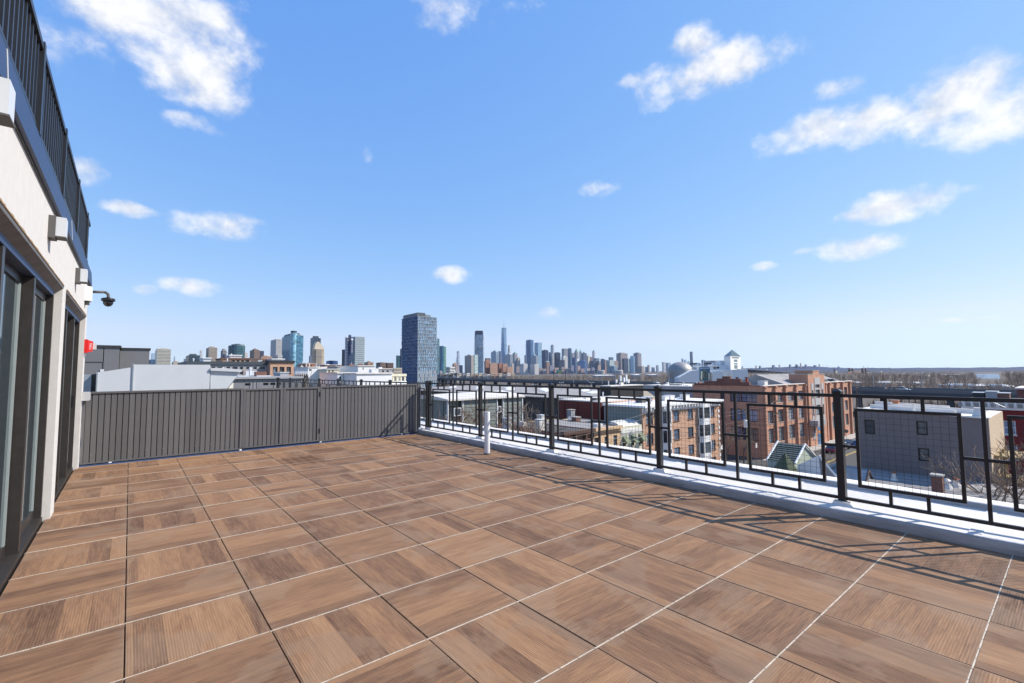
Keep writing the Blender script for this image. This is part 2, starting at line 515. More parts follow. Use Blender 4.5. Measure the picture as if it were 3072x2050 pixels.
def window(parent, ax, c, sgn, h, depth, fm, gm, nx=2, nz=2, fr=.06, sill=None, name='window'):
    """a recessed window: frame with bars (part) and its glass (sub-part), mesh shared between alike windows"""
    u0, u1, z0, z1 = h
    wd, ht = round(u1 - u0, 2), round(z1 - z0, 2)
    key = (ax, sgn, wd, ht, nx, nz, fm.name, gm.name, depth, sill.name if sill else '')
    if key not in WINC:
        A = MB(); G = MB()

        def bx(mb, a, b, zz0, zz1, d0, d1):     # d = distance in from the wall face
            if ax == 0: mb.box(-sgn * d1, -sgn * d0, a, b, zz0, zz1)
            else: mb.box(a, b, -sgn * d1, -sgn * d0, zz0, zz1)
        d0 = depth - .05
        e = .004
        bx(A, e, fr, e, ht - e, d0, depth); bx(A, wd - fr, wd - e, e, ht - e, d0, depth); bx(A, fr, wd - fr, e, fr, d0, depth); bx(A, fr, wd - fr, ht - fr, ht - e, d0, depth)
        for i in range(1, nx): x = wd * i / nx; bx(A, x - fr * .35, x + fr * .35, fr, ht - fr, d0 + .006, depth)
        for i in range(1, nz): z = ht * i / nz; bx(A, fr, wd - fr, z - fr * .35, z + fr * .35, d0 + .01, depth)
        mats = [fm]
        if sill:
            A.cur = 1; bx(A, -.08, wd + .08, -.12, -.004, -.07, depth); mats.append(sill)
        bx(G, fr * .5, wd - fr * .5, fr * .5, ht - fr * .5, depth - .02, depth + .03)
        WINC[key] = (A.mesh(name, mats), G.mesh('pane', [gm]))
    a, g = WINC[key]
    loc = (c, u0, z0) if ax == 0 else (u0, c, z0)
    o = link(name, a, loc, parent)
    link('pane', g, loc, o)
    return o


def text_mesh(name, body, size, m, parent, loc, rot, extrude=.0005):
    fc = bpy.data.curves.new(name, 'FONT'); fc.body = body; fc.size = size; fc.align_x = 'CENTER'; fc.align_y = 'CENTER'; fc.extrude = extrude
    tmp = bpy.data.objects.new('tmp', fc); COL.objects.link(tmp)
    bpy.context.view_layer.update()
    me = bpy.data.meshes.new_from_object(tmp.evaluated_get(bpy.context.evaluated_depsgraph_get()))
    bpy.data.objects.remove(tmp); bpy.data.curves.remove(fc)
    me.materials.clear(); me.materials.append(m)
    o = link(name, me, loc, parent); o.rotation_euler = rot
    return o


# ------------------------------------------------------------------ common materials
M_tile = wood_tile_mat()
M_joint = mat('white_joint', (.52, .45, .37), .85, var=.3, scale=25)
M_base = mat('dark_bedding', (.02, .02, .02), .95)
M_memb = mat('white_roof_membrane', (.71, .665, .61), .6, var=.13, scale=1.3, bump=.25, bscale=25)
M_memb2 = mat('grey_white_roof', (.285, .268, .255), .8, var=.30, scale=.22)
M_steel = mat('black_painted_steel', (.018, .018, .020), .38, var=.3, scale=18, spec=.5, bump=.05, bscale=90)
M_fence = mat('charcoal_sheet_metal', (.112, .108, .110), .5, var=.10, scale=5, spec=.45)
M_fgap = mat('charcoal_groove', (.036, .035, .036), .6, var=.1)
M_blue = mat('blue_flashing', (.055, .085, .19), .5, var=.1, metal=.0, spec=.6)
M_stucco = mat('white_stucco', (.57, .55, .525), .9, var=.06, scale=9, bump=.35, bscale=260)
M_bronze = mat('dark_bronze_frame', (.030, .026, .024), .42, var=.25, scale=14)
M_fascia = mat('sky_tinted_metal_fascia', (.018, .038, .10), .5, metal=.0, var=.12, spec=.6)  # dark metal; the blue sky it reflects is painted in as navy
M_doorglass = glass_mat('door_glass', (.03, .045, .055), .05, 2.8, .1, 1.5)
M_galv = mat('galvanised_duct', (.56, .575, .59), .5, var=.05, scale=3, metal=.1)
M_galvd = mat('galvanised_dull', (.38, .43, .46), .45, metal=.5, var=.15, scale=6)
M_panel = mat('grey_metal_panel', (.145, .145, .150), .55, var=.06, scale=3)
M_white = mat('white_paint', (.76, .755, .74), .6, var=.06, scale=2)
M_plas = mat('white_plastic', (.78, .78, .77), .4, var=.04)
M_blk = mat('black_plastic', (.012, .012, .013), .35, var=.1)
M_red = mat('red_enamel', (.62, .02, .02), .35, var=.05)
M_frost = mat('frosted_diffuser', (.56, .58, .60), .35, var=.03)
M_greybox = mat('grey_cast_metal', (.095, .09, .088), .6, var=.12, scale=12)
M_asph = mat('asphalt', (.065, .064, .063), .9, var=.25, scale=1.2, bump=.3, bscale=8)
M_conc = mat('pale_concrete', (.36, .34, .31), .85, var=.15, scale=.8)
M_yel = mat('yellow_road_paint', (.55, .40, .07), .8, var=.2, scale=3)
M_dglass = glass_mat('dark_window_glass', (.035, .045, .055), .08, 1.7, .4, .4)
M_bglass = glass_mat('blue_window_glass', (.10, .14, .20), .08, 1.7, .3, .3)
M_lglass = glass_mat('light_window_glass', (.30, .33, .35), .12, 1.6, .35, .5)
for m_, lo_, hi_ in ((M_dglass, .5, 2.6), (M_bglass, .45, 2.2), (M_lglass, .35, 1.5), (M_fence, .90, 1.12)): vary_by_object(m_, lo_, hi_)
M_dk = mat('dark_trim', (.03, .03, .032), .6, var=.1)
M_bark = mat('bare_bark', (.115, .088, .070), .95, var=.25, scale=3)
M_twig = mat('bare_twigs', (.27, .205, .155), .95, var=.35, scale=.5)
M_twigr = mat('reddish_twigs', (.19, .115, .075), .95, var=.35, scale=.5)
M_woodpole = mat('weathered_pole', (.13, .095, .07), .9, var=.2, stretch=(8, 8, .6))
M_galvpole = mat('galvanised_pole', (.45, .45, .44), .5, metal=.3, var=.1)

# ================================================================== THE TERRACE
T = .61
floor = MB().box(-1.84, 3.87, -3.66, 7.40, -.09, -.026)
terrace = struct('terrace_floor', floor, M_base)
tile_me = MB()
h_ = .3025
tile_me.prism([(-h_, -h_ + .0, -.024), (h_, -h_, -.024), (h_, h_, -.024), (-h_, h_, -.024)], [(-h_, -h_, -.0025), (h_, -h_, -.0025), (h_, h_, -.0025), (-h_, h_, -.0025)])
hb = h_ - .0025
tile_me.f.pop(1); tile_me.m.pop(1)
n0 = 4
tile_me.v += [(-hb, -hb, 0), (hb, -hb, 0), (hb, hb, 0), (-hb, hb, 0)]
tile_me.f += [(8, 9, 10, 11)] + [(4 + i, 4 + (i + 1) % 4, 8 + (i + 1) % 4, 8 + i) for i in range(4)]
tile_me.m += [0] * 5
tile_mesh = tile_me.mesh('tile', M_tile)
rt = random.Random(11)


def tile_part(x0, x1, y0, y1):
    m = MB().box(x0, x1, y0, y1, -.024, 0)
    return m


for i in range(-3, 7):
    for j in range(-6, 12):
        cx, cy = (i + .5) * T, (j + .5) * T
        x0, x1 = i * T + .0025, (i + 1) * T - .0025
        rot = 0.0 if (i + j) % 2 else math.pi / 2
        if rt.random() < .5: rot += math.pi
        dz = rt.uniform(-.0012, .0012)
        if x1 > 3.86:       # cut tiles along the kerb
            mb = MB().box(x0 - cx, 3.855 - cx, -h_, h_, -.024, 0)
            o = link('tile', mb.mesh('tile', M_tile), (cx, cy, dz), terrace)
        else:
            o = link('tile', tile_mesh, (cx, cy, dz), terrace, rotz=rot)
for j in range(-5, 13):
    y = j * T
    mb = MB()
    for q in range(47):
        xa = -1.83 + q * .121
        mb.box(xa + .003, min(xa + .118, 3.855), y - .0027 + (.0006 if q % 2 else -.0006), y + .0026, -.02, .0010)
    mb.box(-1.832, 3.856, y - .0018, y + .0018, -.021, -.001)
    mb.build('joint_strip', M_joint, terrace)

# parapet kerb, white membrane ledge and outer cap
kb = MB()
prof = [(3.862, -.03), (3.860, .04), (3.861, .074), (3.868, .088), (3.885, .0935), (4.73, .105), (4.742, .108), (4.752, .158), (4.78, .166), (5.03, .150), (5.05, .135), (5.05, -.3)]
ya, yb = -9.0, 20.8
rk = random.Random(3)
ys = np.linspace(ya, yb, 120)
n = len(prof)
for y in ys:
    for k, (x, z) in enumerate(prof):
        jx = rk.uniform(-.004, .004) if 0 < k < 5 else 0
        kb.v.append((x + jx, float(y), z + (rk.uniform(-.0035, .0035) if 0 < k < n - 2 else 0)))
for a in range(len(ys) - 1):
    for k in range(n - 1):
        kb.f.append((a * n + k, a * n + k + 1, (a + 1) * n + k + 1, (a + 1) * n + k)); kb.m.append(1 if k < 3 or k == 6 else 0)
struct('parapet', kb, [M_memb, mat('grime_and_shade_tone', (.40, .375, .35), .6, var=.35, scale=7, stretch=(1, .35, 2))], smooth=True)  # kerb face and outer lip: grime, plus their shade painted in as darker colour
lapm = mat('membrane_lap', (.62, .605, .58), .65, var=.15, scale=4)
parapet_o = bpy.data.objects['parapet']
for k, yl in enumerate(np.arange(-6.2, 20, 1.52)):
    MB().prism([(3.91, yl - .03, .0925), (4.71, yl - .05, .105), (4.71, yl + .02, .105), (3.91, yl + .05, .0925)], [(3.91, yl - .028, .0985), (4.71, yl - .048, .111), (4.71, yl + .018, .111), (3.91, yl + .048, .0985)]).build('lap_seam', lapm, parapet_o)
# own building
ob = MB()
ob.box(-12, 5.02, -14, 20.9, GROUND, -.31); ob.box(-9.0, -1.9, -9, 7.3, -.31, -.005); ob.box(-12, 5.045, -14, 20.8, -.31, -.10)
tag(ob.build('apartment_building', mat('own_facade', (.33, .31, .29), .85, scale=1)), 'building that carries the tiled terrace in the foreground', 'building')
struct('roof_surface', MB().box(-9, 3.9, 7.46, 20.75, -.098, -.06), M_memb2)

# pipe standing on the deck by the kerb
pp = thing('vent_pipe', 'white plastic vent pipe standing on the tiles near the kerb', 'pipe', (3.44, 4.17, 0))
pm = MB().lathe(3.44, 4.17, [(.047, .022), (.047, 0.704), (.045, 0.709), (.038, 0.709), (.038, 0.559)], 20)
pm.build('pipe_body', M_plas, pp, smooth=False)
MB().lathe(3.44, 4.17, [(.058, .001), (.058, .012), (.047, .022), (.047, .03)], 20).build('pipe_collar', M_greybox, pp)

# ------------------------------------------------------------------ railings
RX = 4.05


def railing(name, label, ys0, n_bays, ax=1, c=RX, full=True, zoff=0.0, end=None, group=None):
    """ax 1: runs along y at x=c.  ax 0: runs along x at y=c (ys0 is then the first x, going to -x)"""
    sp = 1.98
    base = (c, ys0, .1) if ax == 1 else (ys0, c, .1)
    t = thing(name, label, 'railing', base, group)

    def bx(mb, a0, a1, d0, d1, z0, z1):
        if ax == 1: mb.box(c + d0, c + d1, a0, a1, z0, z1)
        else: mb.box(a0, a1, c + d0, c + d1, z0, z1)
    sgn = 1 if ax == 1 else -1
    posts = [ys0 + sgn * sp * k for k in range(n_bays + 1)]
    for p in posts:
        mb = MB(); bx(mb, p - .031, p + .031, -.031, .031, .098, 1.155); po = mb.build('post', M_steel, t)
        mb = MB()
        lo = [(p - .04, -.04), (p + .04, -.04), (p + .04, .04), (p - .04, .04)]
        mk = lambda a, d, z: (c + d, a, z) if ax == 1 else (a, c + d, z)
        mb.prism([mk(a, d, 1.153) for a, d in lo], [mk(a, d, 1.172) for a, d in lo])
        mb.prism([mk(a, d, 1.172) for a, d in lo], [mk(p + (a - p) * .2, d * .2, 1.196) for a, d in lo])
        mb.build('post_cap', M_steel, po)
        if full:
            mb = MB(); bx(mb, p - .062, p + .062, -.062, .062, .08, .134); mb.prism([mk(p + q[0], q[1], .08) for q in ((-.115, -.10), (.115, -.10), (.13, .10), (-.12, .10))], [mk(p + q[0], q[1], .118) for q in ((-.06, -.062), (.06, -.062), (.06, .062), (-.06, .062))])
            mb.build('post_base', M_memb, po)
    a, b = posts[0], posts[-1]
    for k in range(n_bays):
        p, q = sorted((posts[k], posts[k + 1]))
        mb = MB(); bx(mb, p + .0315, q - .0315, -.016, .016, 1.114, 1.146); mb.build('top_rail', M_steel, t)
        mb = MB(); bx(mb, p + .0315, q - .0315, -.014, .014, .146, .174); mb.build('bottom_rail', M_steel, t)
        m = (p + q) / 2
        mb = MB(); bx(mb, m - .013, m + .013, -.013, .013, .1745, 1.1135); mb.build('mid_post', M_steel, t)
        for f0 in ((p + m) / 2, (m + q) / 2):
            u0, u1 = f0 - .365, f0 + .365
            mb = MB()
            bx(mb, u0, u0 + .026, -.0125, .0125, .285, 1.015); bx(mb, u1 - .026, u1, -.0125, .0125, .285, 1.015)
            bx(mb, u0 + .0262, u1 - .0262, -.0125, .0125, .285, .311); bx(mb, u0 + .0262, u1 - .0262, -.0125, .0125, .989, 1.015)
            fo = mb.build('panel_frame', M_steel, t)
            for du in (-.128, .128):
                mb = MB(); bx(mb, f0 + du - .0125, f0 + du + .0125, -.0115, .0115, 1.0155, 1.1135); mb.build('short_baluster', M_steel, t)
                mb = MB(); bx(mb, f0 + du - .0125, f0 + du + .0125, -.0115, .0115, .1745, .2845); mb.build('short_baluster', M_steel, t)
            e0 = (p + .0313) if f0 < m else m + .0133
            mb = MB(); bx(mb, e0, u0 - .0005, -.011, .011, .638, .664); mb.build('connector_bar', M_steel, t)
            e1 = (m - .0133) if f0 < m else q - .0313
            mb = MB(); bx(mb, u1 + .0005, e1, -.011, .011, .638, .664); mb.build('connector_bar', M_steel, t)
            mb = MB(); g = .0022 if full else .004
            for i in range(1, 13): x = u0 + .026 + (.678) * i / 13; bx(mb, x - g / 2, x + g / 2, -g, 0, .306, .994)
            for i in range(1, 13): z = .311 + .678 * i / 13; bx(mb, u0 + .021, u1 - .021, 0, g, z - g / 2, z + g / 2)
            mb.build('wire_mesh', M_steel, fo, kind='stuff')
    return t


P0 = 7.20
railing('terrace_railing', 'black steel railing with square mesh panels on the white parapet beside the tiles', P0 - 1.98 * 6, 6)
railing('roof_railing', 'black railing receding above the charcoal fence along the roof edge', P0 + .12, 7, full=False)
railing('roof_railing', 'black railing with mesh frames across the far roof end beside the ducts', 4.02, 5, ax=0, c=21.3, full=False)

# ------------------------------------------------------------------ charcoal metal fence with two gates
FY = 7.42


def fence_panel(t, x0, x1, name, cap_split=True, z0=.055, z1=1.115):
    pitch = .0735
    n_r = max(1, round((x1 - x0) / pitch)); pt = (x1 - x0) / n_r
    back = MB().box(x0, x1, FY + .012, FY + .018, z0, z1)
    p = back.build(name, M_fgap, t)
    rb = MB()
    w_ = pt * .88
    lo = [(0, FY + .0115), (.002, FY + .001), (w_ - .002, FY + .001), (w_, FY + .0115)]
    rb.prism([(a, b - FY, z0) for a, b in lo], [(a, b - FY, z1) for a, b in lo])
    s_ = pt * .19
    lo = [(w_ + .004, .011), (w_ + .004, .004), (w_ + s_, .004), (w_ + s_, .011)]
    me = rb.mesh('rib', M_fence)
    for k in range(n_r):
        link('rib', me, (x0 + k * pt + .003, FY, 0), p)
    return p


def screws(t, xs, zs):
    for x in xs:
        for z in zs:
            MB().lathe(0, 0, [(.006, 0), (.006, .004), (.002, .005)], 6)
            mb = MB().tube((x, FY - .007, z), (x, FY - .013, z), .0055, .004, 6); mb.build('screw', M_galvd, t)


XF = [-1.79, .35, 1.02, 1.70, 3.84]
fxa = XF
lab = ['charcoal ribbed metal fence section beside the white stucco wall', 'charcoal ribbed metal gate leaf next to the left fence section', 'charcoal ribbed metal gate leaf hinged on the right fence section', 'charcoal ribbed metal fence section with the railing shadow at its right end']
for k in range(4):
    x0, x1 = XF[k] + .004, XF[k + 1] - .004
    gate = k in (1, 2)
    t = thing('metal_gate' if gate else 'metal_fence', lab[k], 'gate' if gate else 'fence', ((x0 + x1) / 2, FY, 0))
    fr = .045 if gate else .03
    z1 = 1.105 if gate else 1.118
    zb = .058 if gate else .045
    fence_panel(t, x0 + fr, x1 - fr, 'panel', z0=zb, z1=z1 - .03)
    MB().box(x0, x1, FY - .016, FY + .03, z1 - .029, z1).build('top_cap', M_fence, t)
    MB().box(x0, x0 + fr - .001, FY - .014, FY + .028, zb, z1 - .03).build('stile', M_fence, t)
    MB().box(x1 - fr + .001, x1, FY - .014, FY + .028, zb, z1 - .03).build('stile', M_fence, t)
    MB().box(x0, x1, FY - .013, FY + .028, zb - .02, zb - .001).build('bottom_channel', M_fence, t)
    if not gate:
        xs = np.linspace(x0 + .12, x1 - .25, 9)
        screws(t, xs, (1.04, .16))
        for xx in ((x0 + .35,) if k == 0 else (x1 - .36, x0 + .02)):
            MB().box(xx - .018, xx + .018, FY - .02, FY + .02, .001, .028).build('foot', M_plas, t)
    if k == 2:
        for zz in (.24, .97): MB().tube((x1, FY - .02, zz - .045), (x1, FY - .02, zz + .045), .009, .009, 8).build('hinge', M_blk, t)
    if k == 0:
        MB().box(x1 - .03, x1 + .005, FY - .03, FY - .0145, .001, .027).build('foot', M_plas, t)
# blue membrane flashing seen in the gap under the fence
struct('flashing_strip', MB().box(-1.79, 3.86, 7.395, 7.40, -.03, .012).box(-1.79, 3.86, 7.4505, 7.47, -.03, .05), M_blue)
# end post return of the fence against the kerb
tag(MB().box(3.846, 3.875, FY - .02, FY + .06, .1, 1.125).box(3.875, 3.95, FY + .02, FY + .06, .12, 1.12).build('fence_end_plate', M_fence), 'narrow charcoal end plate closing the fence against the railing', 'fence plate')

# ------------------------------------------------------------------ penthouse on the left
WX = -1.795
pent = thing('penthouse', 'white stucco penthouse with dark framed sliding doors along the terrace', 'building', (-1.9, 3.0, 0))
holes = [(-4.6, 4.14, -.03, 2.25), (4.44, 7.20, -.03, 2.25)]
mb = MB()
wall_grid(mb, 0, WX, -8.0, 7.50, -.03, 2.80, holes, .0001, 1)
# jambs straight, heads splayed
for (u0, u1, b0, b1) in holes:
    mb.quad((WX, u0, b0), (WX, u0, b1), (WX - .06, u0, b1), (WX - .06, u0, b0)); mb.quad((WX, u1, b0), (WX, u1, b1), (WX - .06, u1, b1), (WX - .06, u1, b0))
mb.quad((WX, 7.50, -.03), (WX - 6, 7.50, -.03), (WX - 6, 7.50, 2.8), (WX, 7.50, 2.8))
mb.quad((WX, -8, -.03), (WX - 6, -8, -.03), (WX - 6, -8, 2.8), (WX, -8, 2.8))
mb.quad((WX - 6, 7.5, -.03), (WX - 6, -8, -.03), (WX - 6, -8, 2.8), (WX - 6, 7.5, 2.8))
mb.build('wall', M_stucco, pent)
# splayed head flashing over each opening
for (u0, u1, b0, b1) in holes:
    m2 = MB()
    m2.prism([(WX + .004, u0 - .01, 2.235), (WX + .004, u1 + .01, 2.235), (WX - .056, u1 - .001, 2.20), (WX - .056, u0 + .001, 2.20)],
             [(WX + .008, u0 - .01, 2.256), (WX + .008, u1 + .01, 2.256), (WX - .12, u1 - .001, 2.235), (WX - .12, u0 + .001, 2.235)])
    m2.build('head_flashing', mat('weathered_flashing', (.15, .145, .14), .6, var=.3, scale=7, metal=.2), pent)
    m2 = MB()
    rr = random.Random(5)
    yy = u0
    while yy < u1:
        st_ = rr.uniform(.02, .09); m2.box(WX + .0035, WX + .012, yy, min(u1, yy + st_), 2.257, 2.264 + rr.uniform(0, .008)); yy += st_
    m2.build('sealant_bead', mat('tan_sealant', (.26, .17, .09), .9, var=.3, scale=30), pent, kind='stuff')
FX = -1.853        # door frame front


def door_unit(u0, u1, mull, zt=2.225):
    MB().box(FX - .12, FX, u0, u0 + .05, 0, zt).build('door_jamb', M_bronze, pent); MB().box(FX - .12, FX, u1 - .05, u1, 0, zt).build('door_jamb', M_bronze, pent)
    MB().box(FX - .12, FX + .002, u0 + .0505, u1 - .0505, zt - .075, zt).build('door_head', M_fascia, pent)
    MB().box(FX - .12, FX + .012, u0 + .0505, u1 - .0505, -.02, .035).build('door_sill', M_bronze, pent)
    edges = [u0 + .05] + mull + [u1 - .05]
    for mu in mull: MB().box(FX - .12, FX - .001, mu - .035, mu + .035, .0355, zt - .0755).build('mullion', M_bronze, pent)
    for k in range(len(edges) - 1):
        a, b = edges[k] + (.0355 if k else .0005), edges[k + 1] - (.0355 if k < len(edges) - 2 else .0005)
        back = -.02 if k % 2 else 0.0
        fr = MB(); x0, x1 = FX - .086 + back, FX - .050 + back
        wS = .036
        fr.box(x0, x1, a, a + wS, .036, zt - .0765); fr.box(x0, x1, b - wS, b, .036, zt - .0765)
        fr.box(x0, x1, a + wS + .0005, b - wS - .0005, .036, .12); fr.box(x0, x1, a + wS + .0005, b - wS - .0005, zt - .14, zt - .0765)
        s = fr.build('sliding_door', M_bronze, pent)
        g = MB().box(x0 + .016, x0 + .026, a + wS - .008, b - wS + .008, .115, zt - .135); g.build('pane', M_doorglass, s)
        gx = x0 + .0265; gb = mat('grey_green_bead', (.25, .29, .29), .4, var=.1)
        MB().box(gx, gx + .012, b - wS - .045, b - wS - .001, .121, zt - .141).build('glazing_bead', gb, s); MB().box(gx, gx + .012, a + wS + .001, a + wS + .03, .121, zt - .141).build('glazing_bead', gb, s)
        if k == len(edges) - 2 and u1 > 6:
            MB().box(x1, x1 + .03, b - .05, b - .02, .9, 1.08).build('handle', M_blk, s)


door_unit(-4.6, 4.14, [-2.92, -1.74, -.56, .62, 1.80, 2.98])
door_unit(4.44, 7.20, [5.42, 6.38])
# fascia and roof
fa = MB()
fa.prism([(WX - .02, -8.05, 2.765), (WX + .035, -8.05, 2.765), (WX + .035, 7.60, 2.765), (WX - .02, 7.60, 2.765)], [(WX - .02, -8.05, 2.98), (WX + .022, -8.05, 2.98), (WX + .022, 7.60, 2.98), (WX - .02, 7.60, 2.98)])
fa.box(WX - 6.05, WX - .02, 7.50, 7.60, 2.765, 2.98)
fo = fa.build('fascia', M_fascia, pent)
MB().box(WX + .001, WX + .012, -8, 7.5, 2.752, 2.764).build('drip_edge', M_bronze, pent)
MB().box(WX - 6, WX - .021, -8, 7.5, 2.801, 2.95).build('roof', M_memb2, pent)
MB().box(WX - 6, WX - .7, -8, 7.4, -.02, .0).build('inner_floor', M_conc, pent)
for yj in (1.02, 4.3):
    MB().prism([(WX + .036, yj, 2.77), (WX + .039, yj, 2.77), (WX + .039, yj + .012, 2.77), (WX + .036, yj + .012, 2.77)], [(WX + .023, yj, 2.975), (WX + .026, yj, 2.975), (WX + .026, yj + .012, 2.975), (WX + .023, yj + .012, 2.975)]).build('fascia_seam', M_galv, pent)

# upper picket railing on the penthouse roof
ur = thing('picket_railing', 'dark picket railing on the penthouse roof edge above the lamps', 'railing', (WX - .01, 3, 2.98))
ux = WX - .005
yy = -7.9; k = 0
MB().box(ux - .02, ux + .025, -7.95, 6.95, 3.56, 3.60).build('top_rail', M_steel, ur)
MB().box(ux - .015, ux + .015, -7.95, 6.95, 3.02, 3.045).build('bottom_rail', M_steel, ur)
pk = MB().box(-.0125, .0125, -.0125, .0125, 0, .5145).mesh('picket', M_steel)
while yy < 6.9:
    if k % 13 == 0: MB().box(ux - .031, ux + .031, yy - .031, yy + .031, 2.985, 3.62).build('post', M_steel, ur)
    else: link('picket', pk, (ux, yy, 3.0455), ur)
    yy += .11; k += 1

# wall lamps
lamp_l = ['square wall lamp at the left edge above the near sliding doors', 'middle square wall lamp on the stucco above the sliding doors', 'farthest square wall lamp on the stucco beside the white box']
for q, y0 in enumerate((.62, 2.92, 5.30)):
    t = thing('wall_lamp', lamp_l[q], 'lamp', (WX, y0, 2.57), 'wall lamps on the stucco')
    MB().box(WX + .001, WX + .043, y0, y0 + .14, 2.475, 2.655).build('back_box', M_greybox, t)
    MB().prism([(WX + .0435, y0 + .008, 2.495), (WX + .103, y0 + .008, 2.495), (WX + .103, y0 + .132, 2.495), (WX + .0435, y0 + .132, 2.495)], [(WX + .0435, y0 + .008, 2.65), (WX + .103, y0 + .008, 2.65), (WX + .103, y0 + .132, 2.65), (WX + .0435, y0 + .132, 2.65)]).build('diffuser', M_frost, t)
    MB().box(WX + .0435, WX + .108, y0 + .004, y0 + .136, 2.486, 2.4945).build('trim', M_greybox, t)

jb = thing('junction_box', 'white junction box at the wall corner beside the dome camera', 'box', (WX, 6.85, 2.6))
MB().box(WX + .001, WX + .075, 6.82, 7.0, 2.45, 2.66).build('box_body', M_plas, jb)
MB().box(WX + .001, WX + .05, 6.86, 6.98, 2.40, 2.449).build('box_foot', M_greybox, jb)
# dome camera on a bent arm
cyy, cz0 = 7.42, 2.66
dcam = thing('dome_camera', 'black dome security camera on a bent arm at the wall corner', 'camera', (WX, cyy, cz0))
mb = MB(); mb.tube((WX + .0, cyy, cz0), (WX + .025, cyy, cz0), .055, .05, 14); mb.build('mount_plate', M_greybox, dcam)
arm = [(WX + .025, cyy, cz0), (WX + .19, cyy, cz0 + .012), (WX + .225, cyy, cz0), (WX + .24, cyy, cz0 - .035), (WX + .24, cyy, cz0 - .075)]
MB().path(arm, .021, 10).build('arm', M_greybox, dcam, smooth=True)
MB().lathe(WX + .24, cyy, [(.03, cz0 - .07), (.08, cz0 - .085), (.088, cz0 - .10), (.086, cz0 - .125), (.072, cz0 - .13)][::-1], 20).build('housing', M_blk, dcam)
dm = MB().lathe(WX + .24, cyy, [(.004, cz0 - .215), (.03, cz0 - .208), (.05, cz0 - .19), (.062, cz0 - .165), (.068, cz0 - .131)], 20)
dm.build('dome', mat('smoked_dome', (.008, .008, .01), .05, var=0, spec=.8), dcam, smooth=True)
# fire strobe
al = thing('fire_strobe', 'red fire alarm strobe on the end of the stucco wall', 'alarm', (WX, 7.3, 1.860))
MB().box(WX + .001, WX + .04, 7.22, 7.40, 1.710, 1.910).build('back_plate', M_red, al)
MB().prism([(WX + .0405, 7.235, 1.720), (WX + .095, 7.25, 1.735), (WX + .095, 7.37, 1.735), (WX + .0405, 7.385, 1.720)], [(WX + .0405, 7.235, 1.900), (WX + .095, 7.25, 1.885), (WX + .095, 7.37, 1.885), (WX + .0405, 7.385, 1.900)]).build('horn_cover', M_red, al)
MB().box(WX + .0955, WX + .135, 7.28, 7.34, 1.765, 1.855).build('strobe_lens', M_frost, al)
text_mesh('lettering', 'FIRE', .055, M_plas, al, (WX + .068, 7.2405, 1.810), (math.radians(90), math.radians(-90), 0))
ob_ = thing('outlet_cover', 'small grey outlet cover where the fence meets the stucco wall', 'outlet', (WX, 7.3, 1.0))
MB().box(WX + .001, WX + .085, 7.28, 7.38, .99, 1.12).build('cover', mat('pale_grey_plastic', (.45, .45, .46), .5), ob_)
MB().box(WX + .0855, WX + .095, 7.295, 7.365, 1.0, 1.11).build('lid', mat('pale_grey_plastic', (.45, .45, .46), .5), ob_)

# ------------------------------------------------------------------ roof equipment beyond the fence
def yb_box(mb, pxl, pxr, pyt, Y, depth, zb=-.06):
    a = at_y(pxl, pyt, Y); b = at_y(pxr, pyt, Y)
    mb.box(a[0], b[0], Y, Y + depth, zb, (a[2] + b[2]) / 2); return a, b


bk = thing('roof_bulkhead', 'dark grey panelled roof bulkhead behind the duct', 'bulkhead', at_y(330, 1120, 17.0) * np.array([1, 1, 0]))
YB = 17.0
a = at_y(160, 1040, YB); b = at_y(360, 1040, YB)
edges = [a[0], at_y(312, 1040, YB)[0], b[0]]
for e0, e1 in zip(edges, edges[1:]): MB().box(e0 + .01, e1 - .01, YB, YB + 4, -.06, b[2] - .05).build('panel', M_panel, bk)
MB().box(edges[0] - .03, b[0] + .03, YB - .03, YB + 4.03, b[2] - .049, b[2] + .03).build('coping', M_dk, bk)
b2 = at_y(449, 1048, YB + .4)
MB().box(b[0] + .002, b2[0], YB + .4, YB + 4, -.06, b2[2] - .03).build('panel', M_panel, bk)
MB().box(b[0] + .035, b2[0] + .03, YB + .37, YB + 4.03, b2[2] - .029, b2[2] + .03).build('coping', M_dk, bk)
dl = at_y(255, 1089, YB)[0]; dr = at_y(307, 1089, YB)[0]; dz = at_y(307, 1089, YB)[2]
MB().box(dl, dr, YB - .03, YB - .001, -.05, dz).build('door', M_panel, bk)
MB().box(dr, dr + .03, YB - .035, YB - .001, -.05, dz + .03).box(dl, dr, YB - .035, YB - .001, dz + .001, dz + .03).build('door_frame', M_dk, bk)
MB().box(dr - .04, dr + .05, YB - .06, YB - .036, dz - .35, dz - .2).build('hinge', M_galv, bk)

du = thing('roof_duct', 'large pale galvanised duct run behind the charcoal fence', 'duct', at_y(500, 1170, 10.2) * np.array([1, 1, 0]))
YD = 10.2
p = lambda px, py: at_y(px, py, YD)
A, B = p(402, 1094), p(631, 1094)
MB().box(A[0], B[0], YD, YD + 1.0, .45, A[2]).build('duct_section', M_galv, du)
MB().box(A[0] - .02, A[0] - .002, YD - .02, YD + 1.02, .43, A[2] + .02).build('flange', M_galvd, du)
c0, c1 = p(294, 1118), p(398, 1102)
mb = MB(); mb.prism([(c0[0], YD, .45), (c1[0], YD, .45), (c1[0], YD + 1, .45), (c0[0], YD + 1, .45)], [(c0[0], YD, c0[2]), (c1[0], YD, c1[2]), (c1[0], YD + 1, c1[2]), (c0[0], YD + 1, c0[2])]); mb.build('transition', M_galv, du)
MB().box(c0[0] - .02, c0[0] - .002, YD - .015, YD + 1.0, .45, c0[2] + .01).build('flange', M_galvd, du)
d0 = p(250, 1121)
MB().box(d0[0] - .6, c0[0] - .1, YD + .15, YD + .85, .5, d0[2] - .02).build('duct_stub', M_galvd, du)
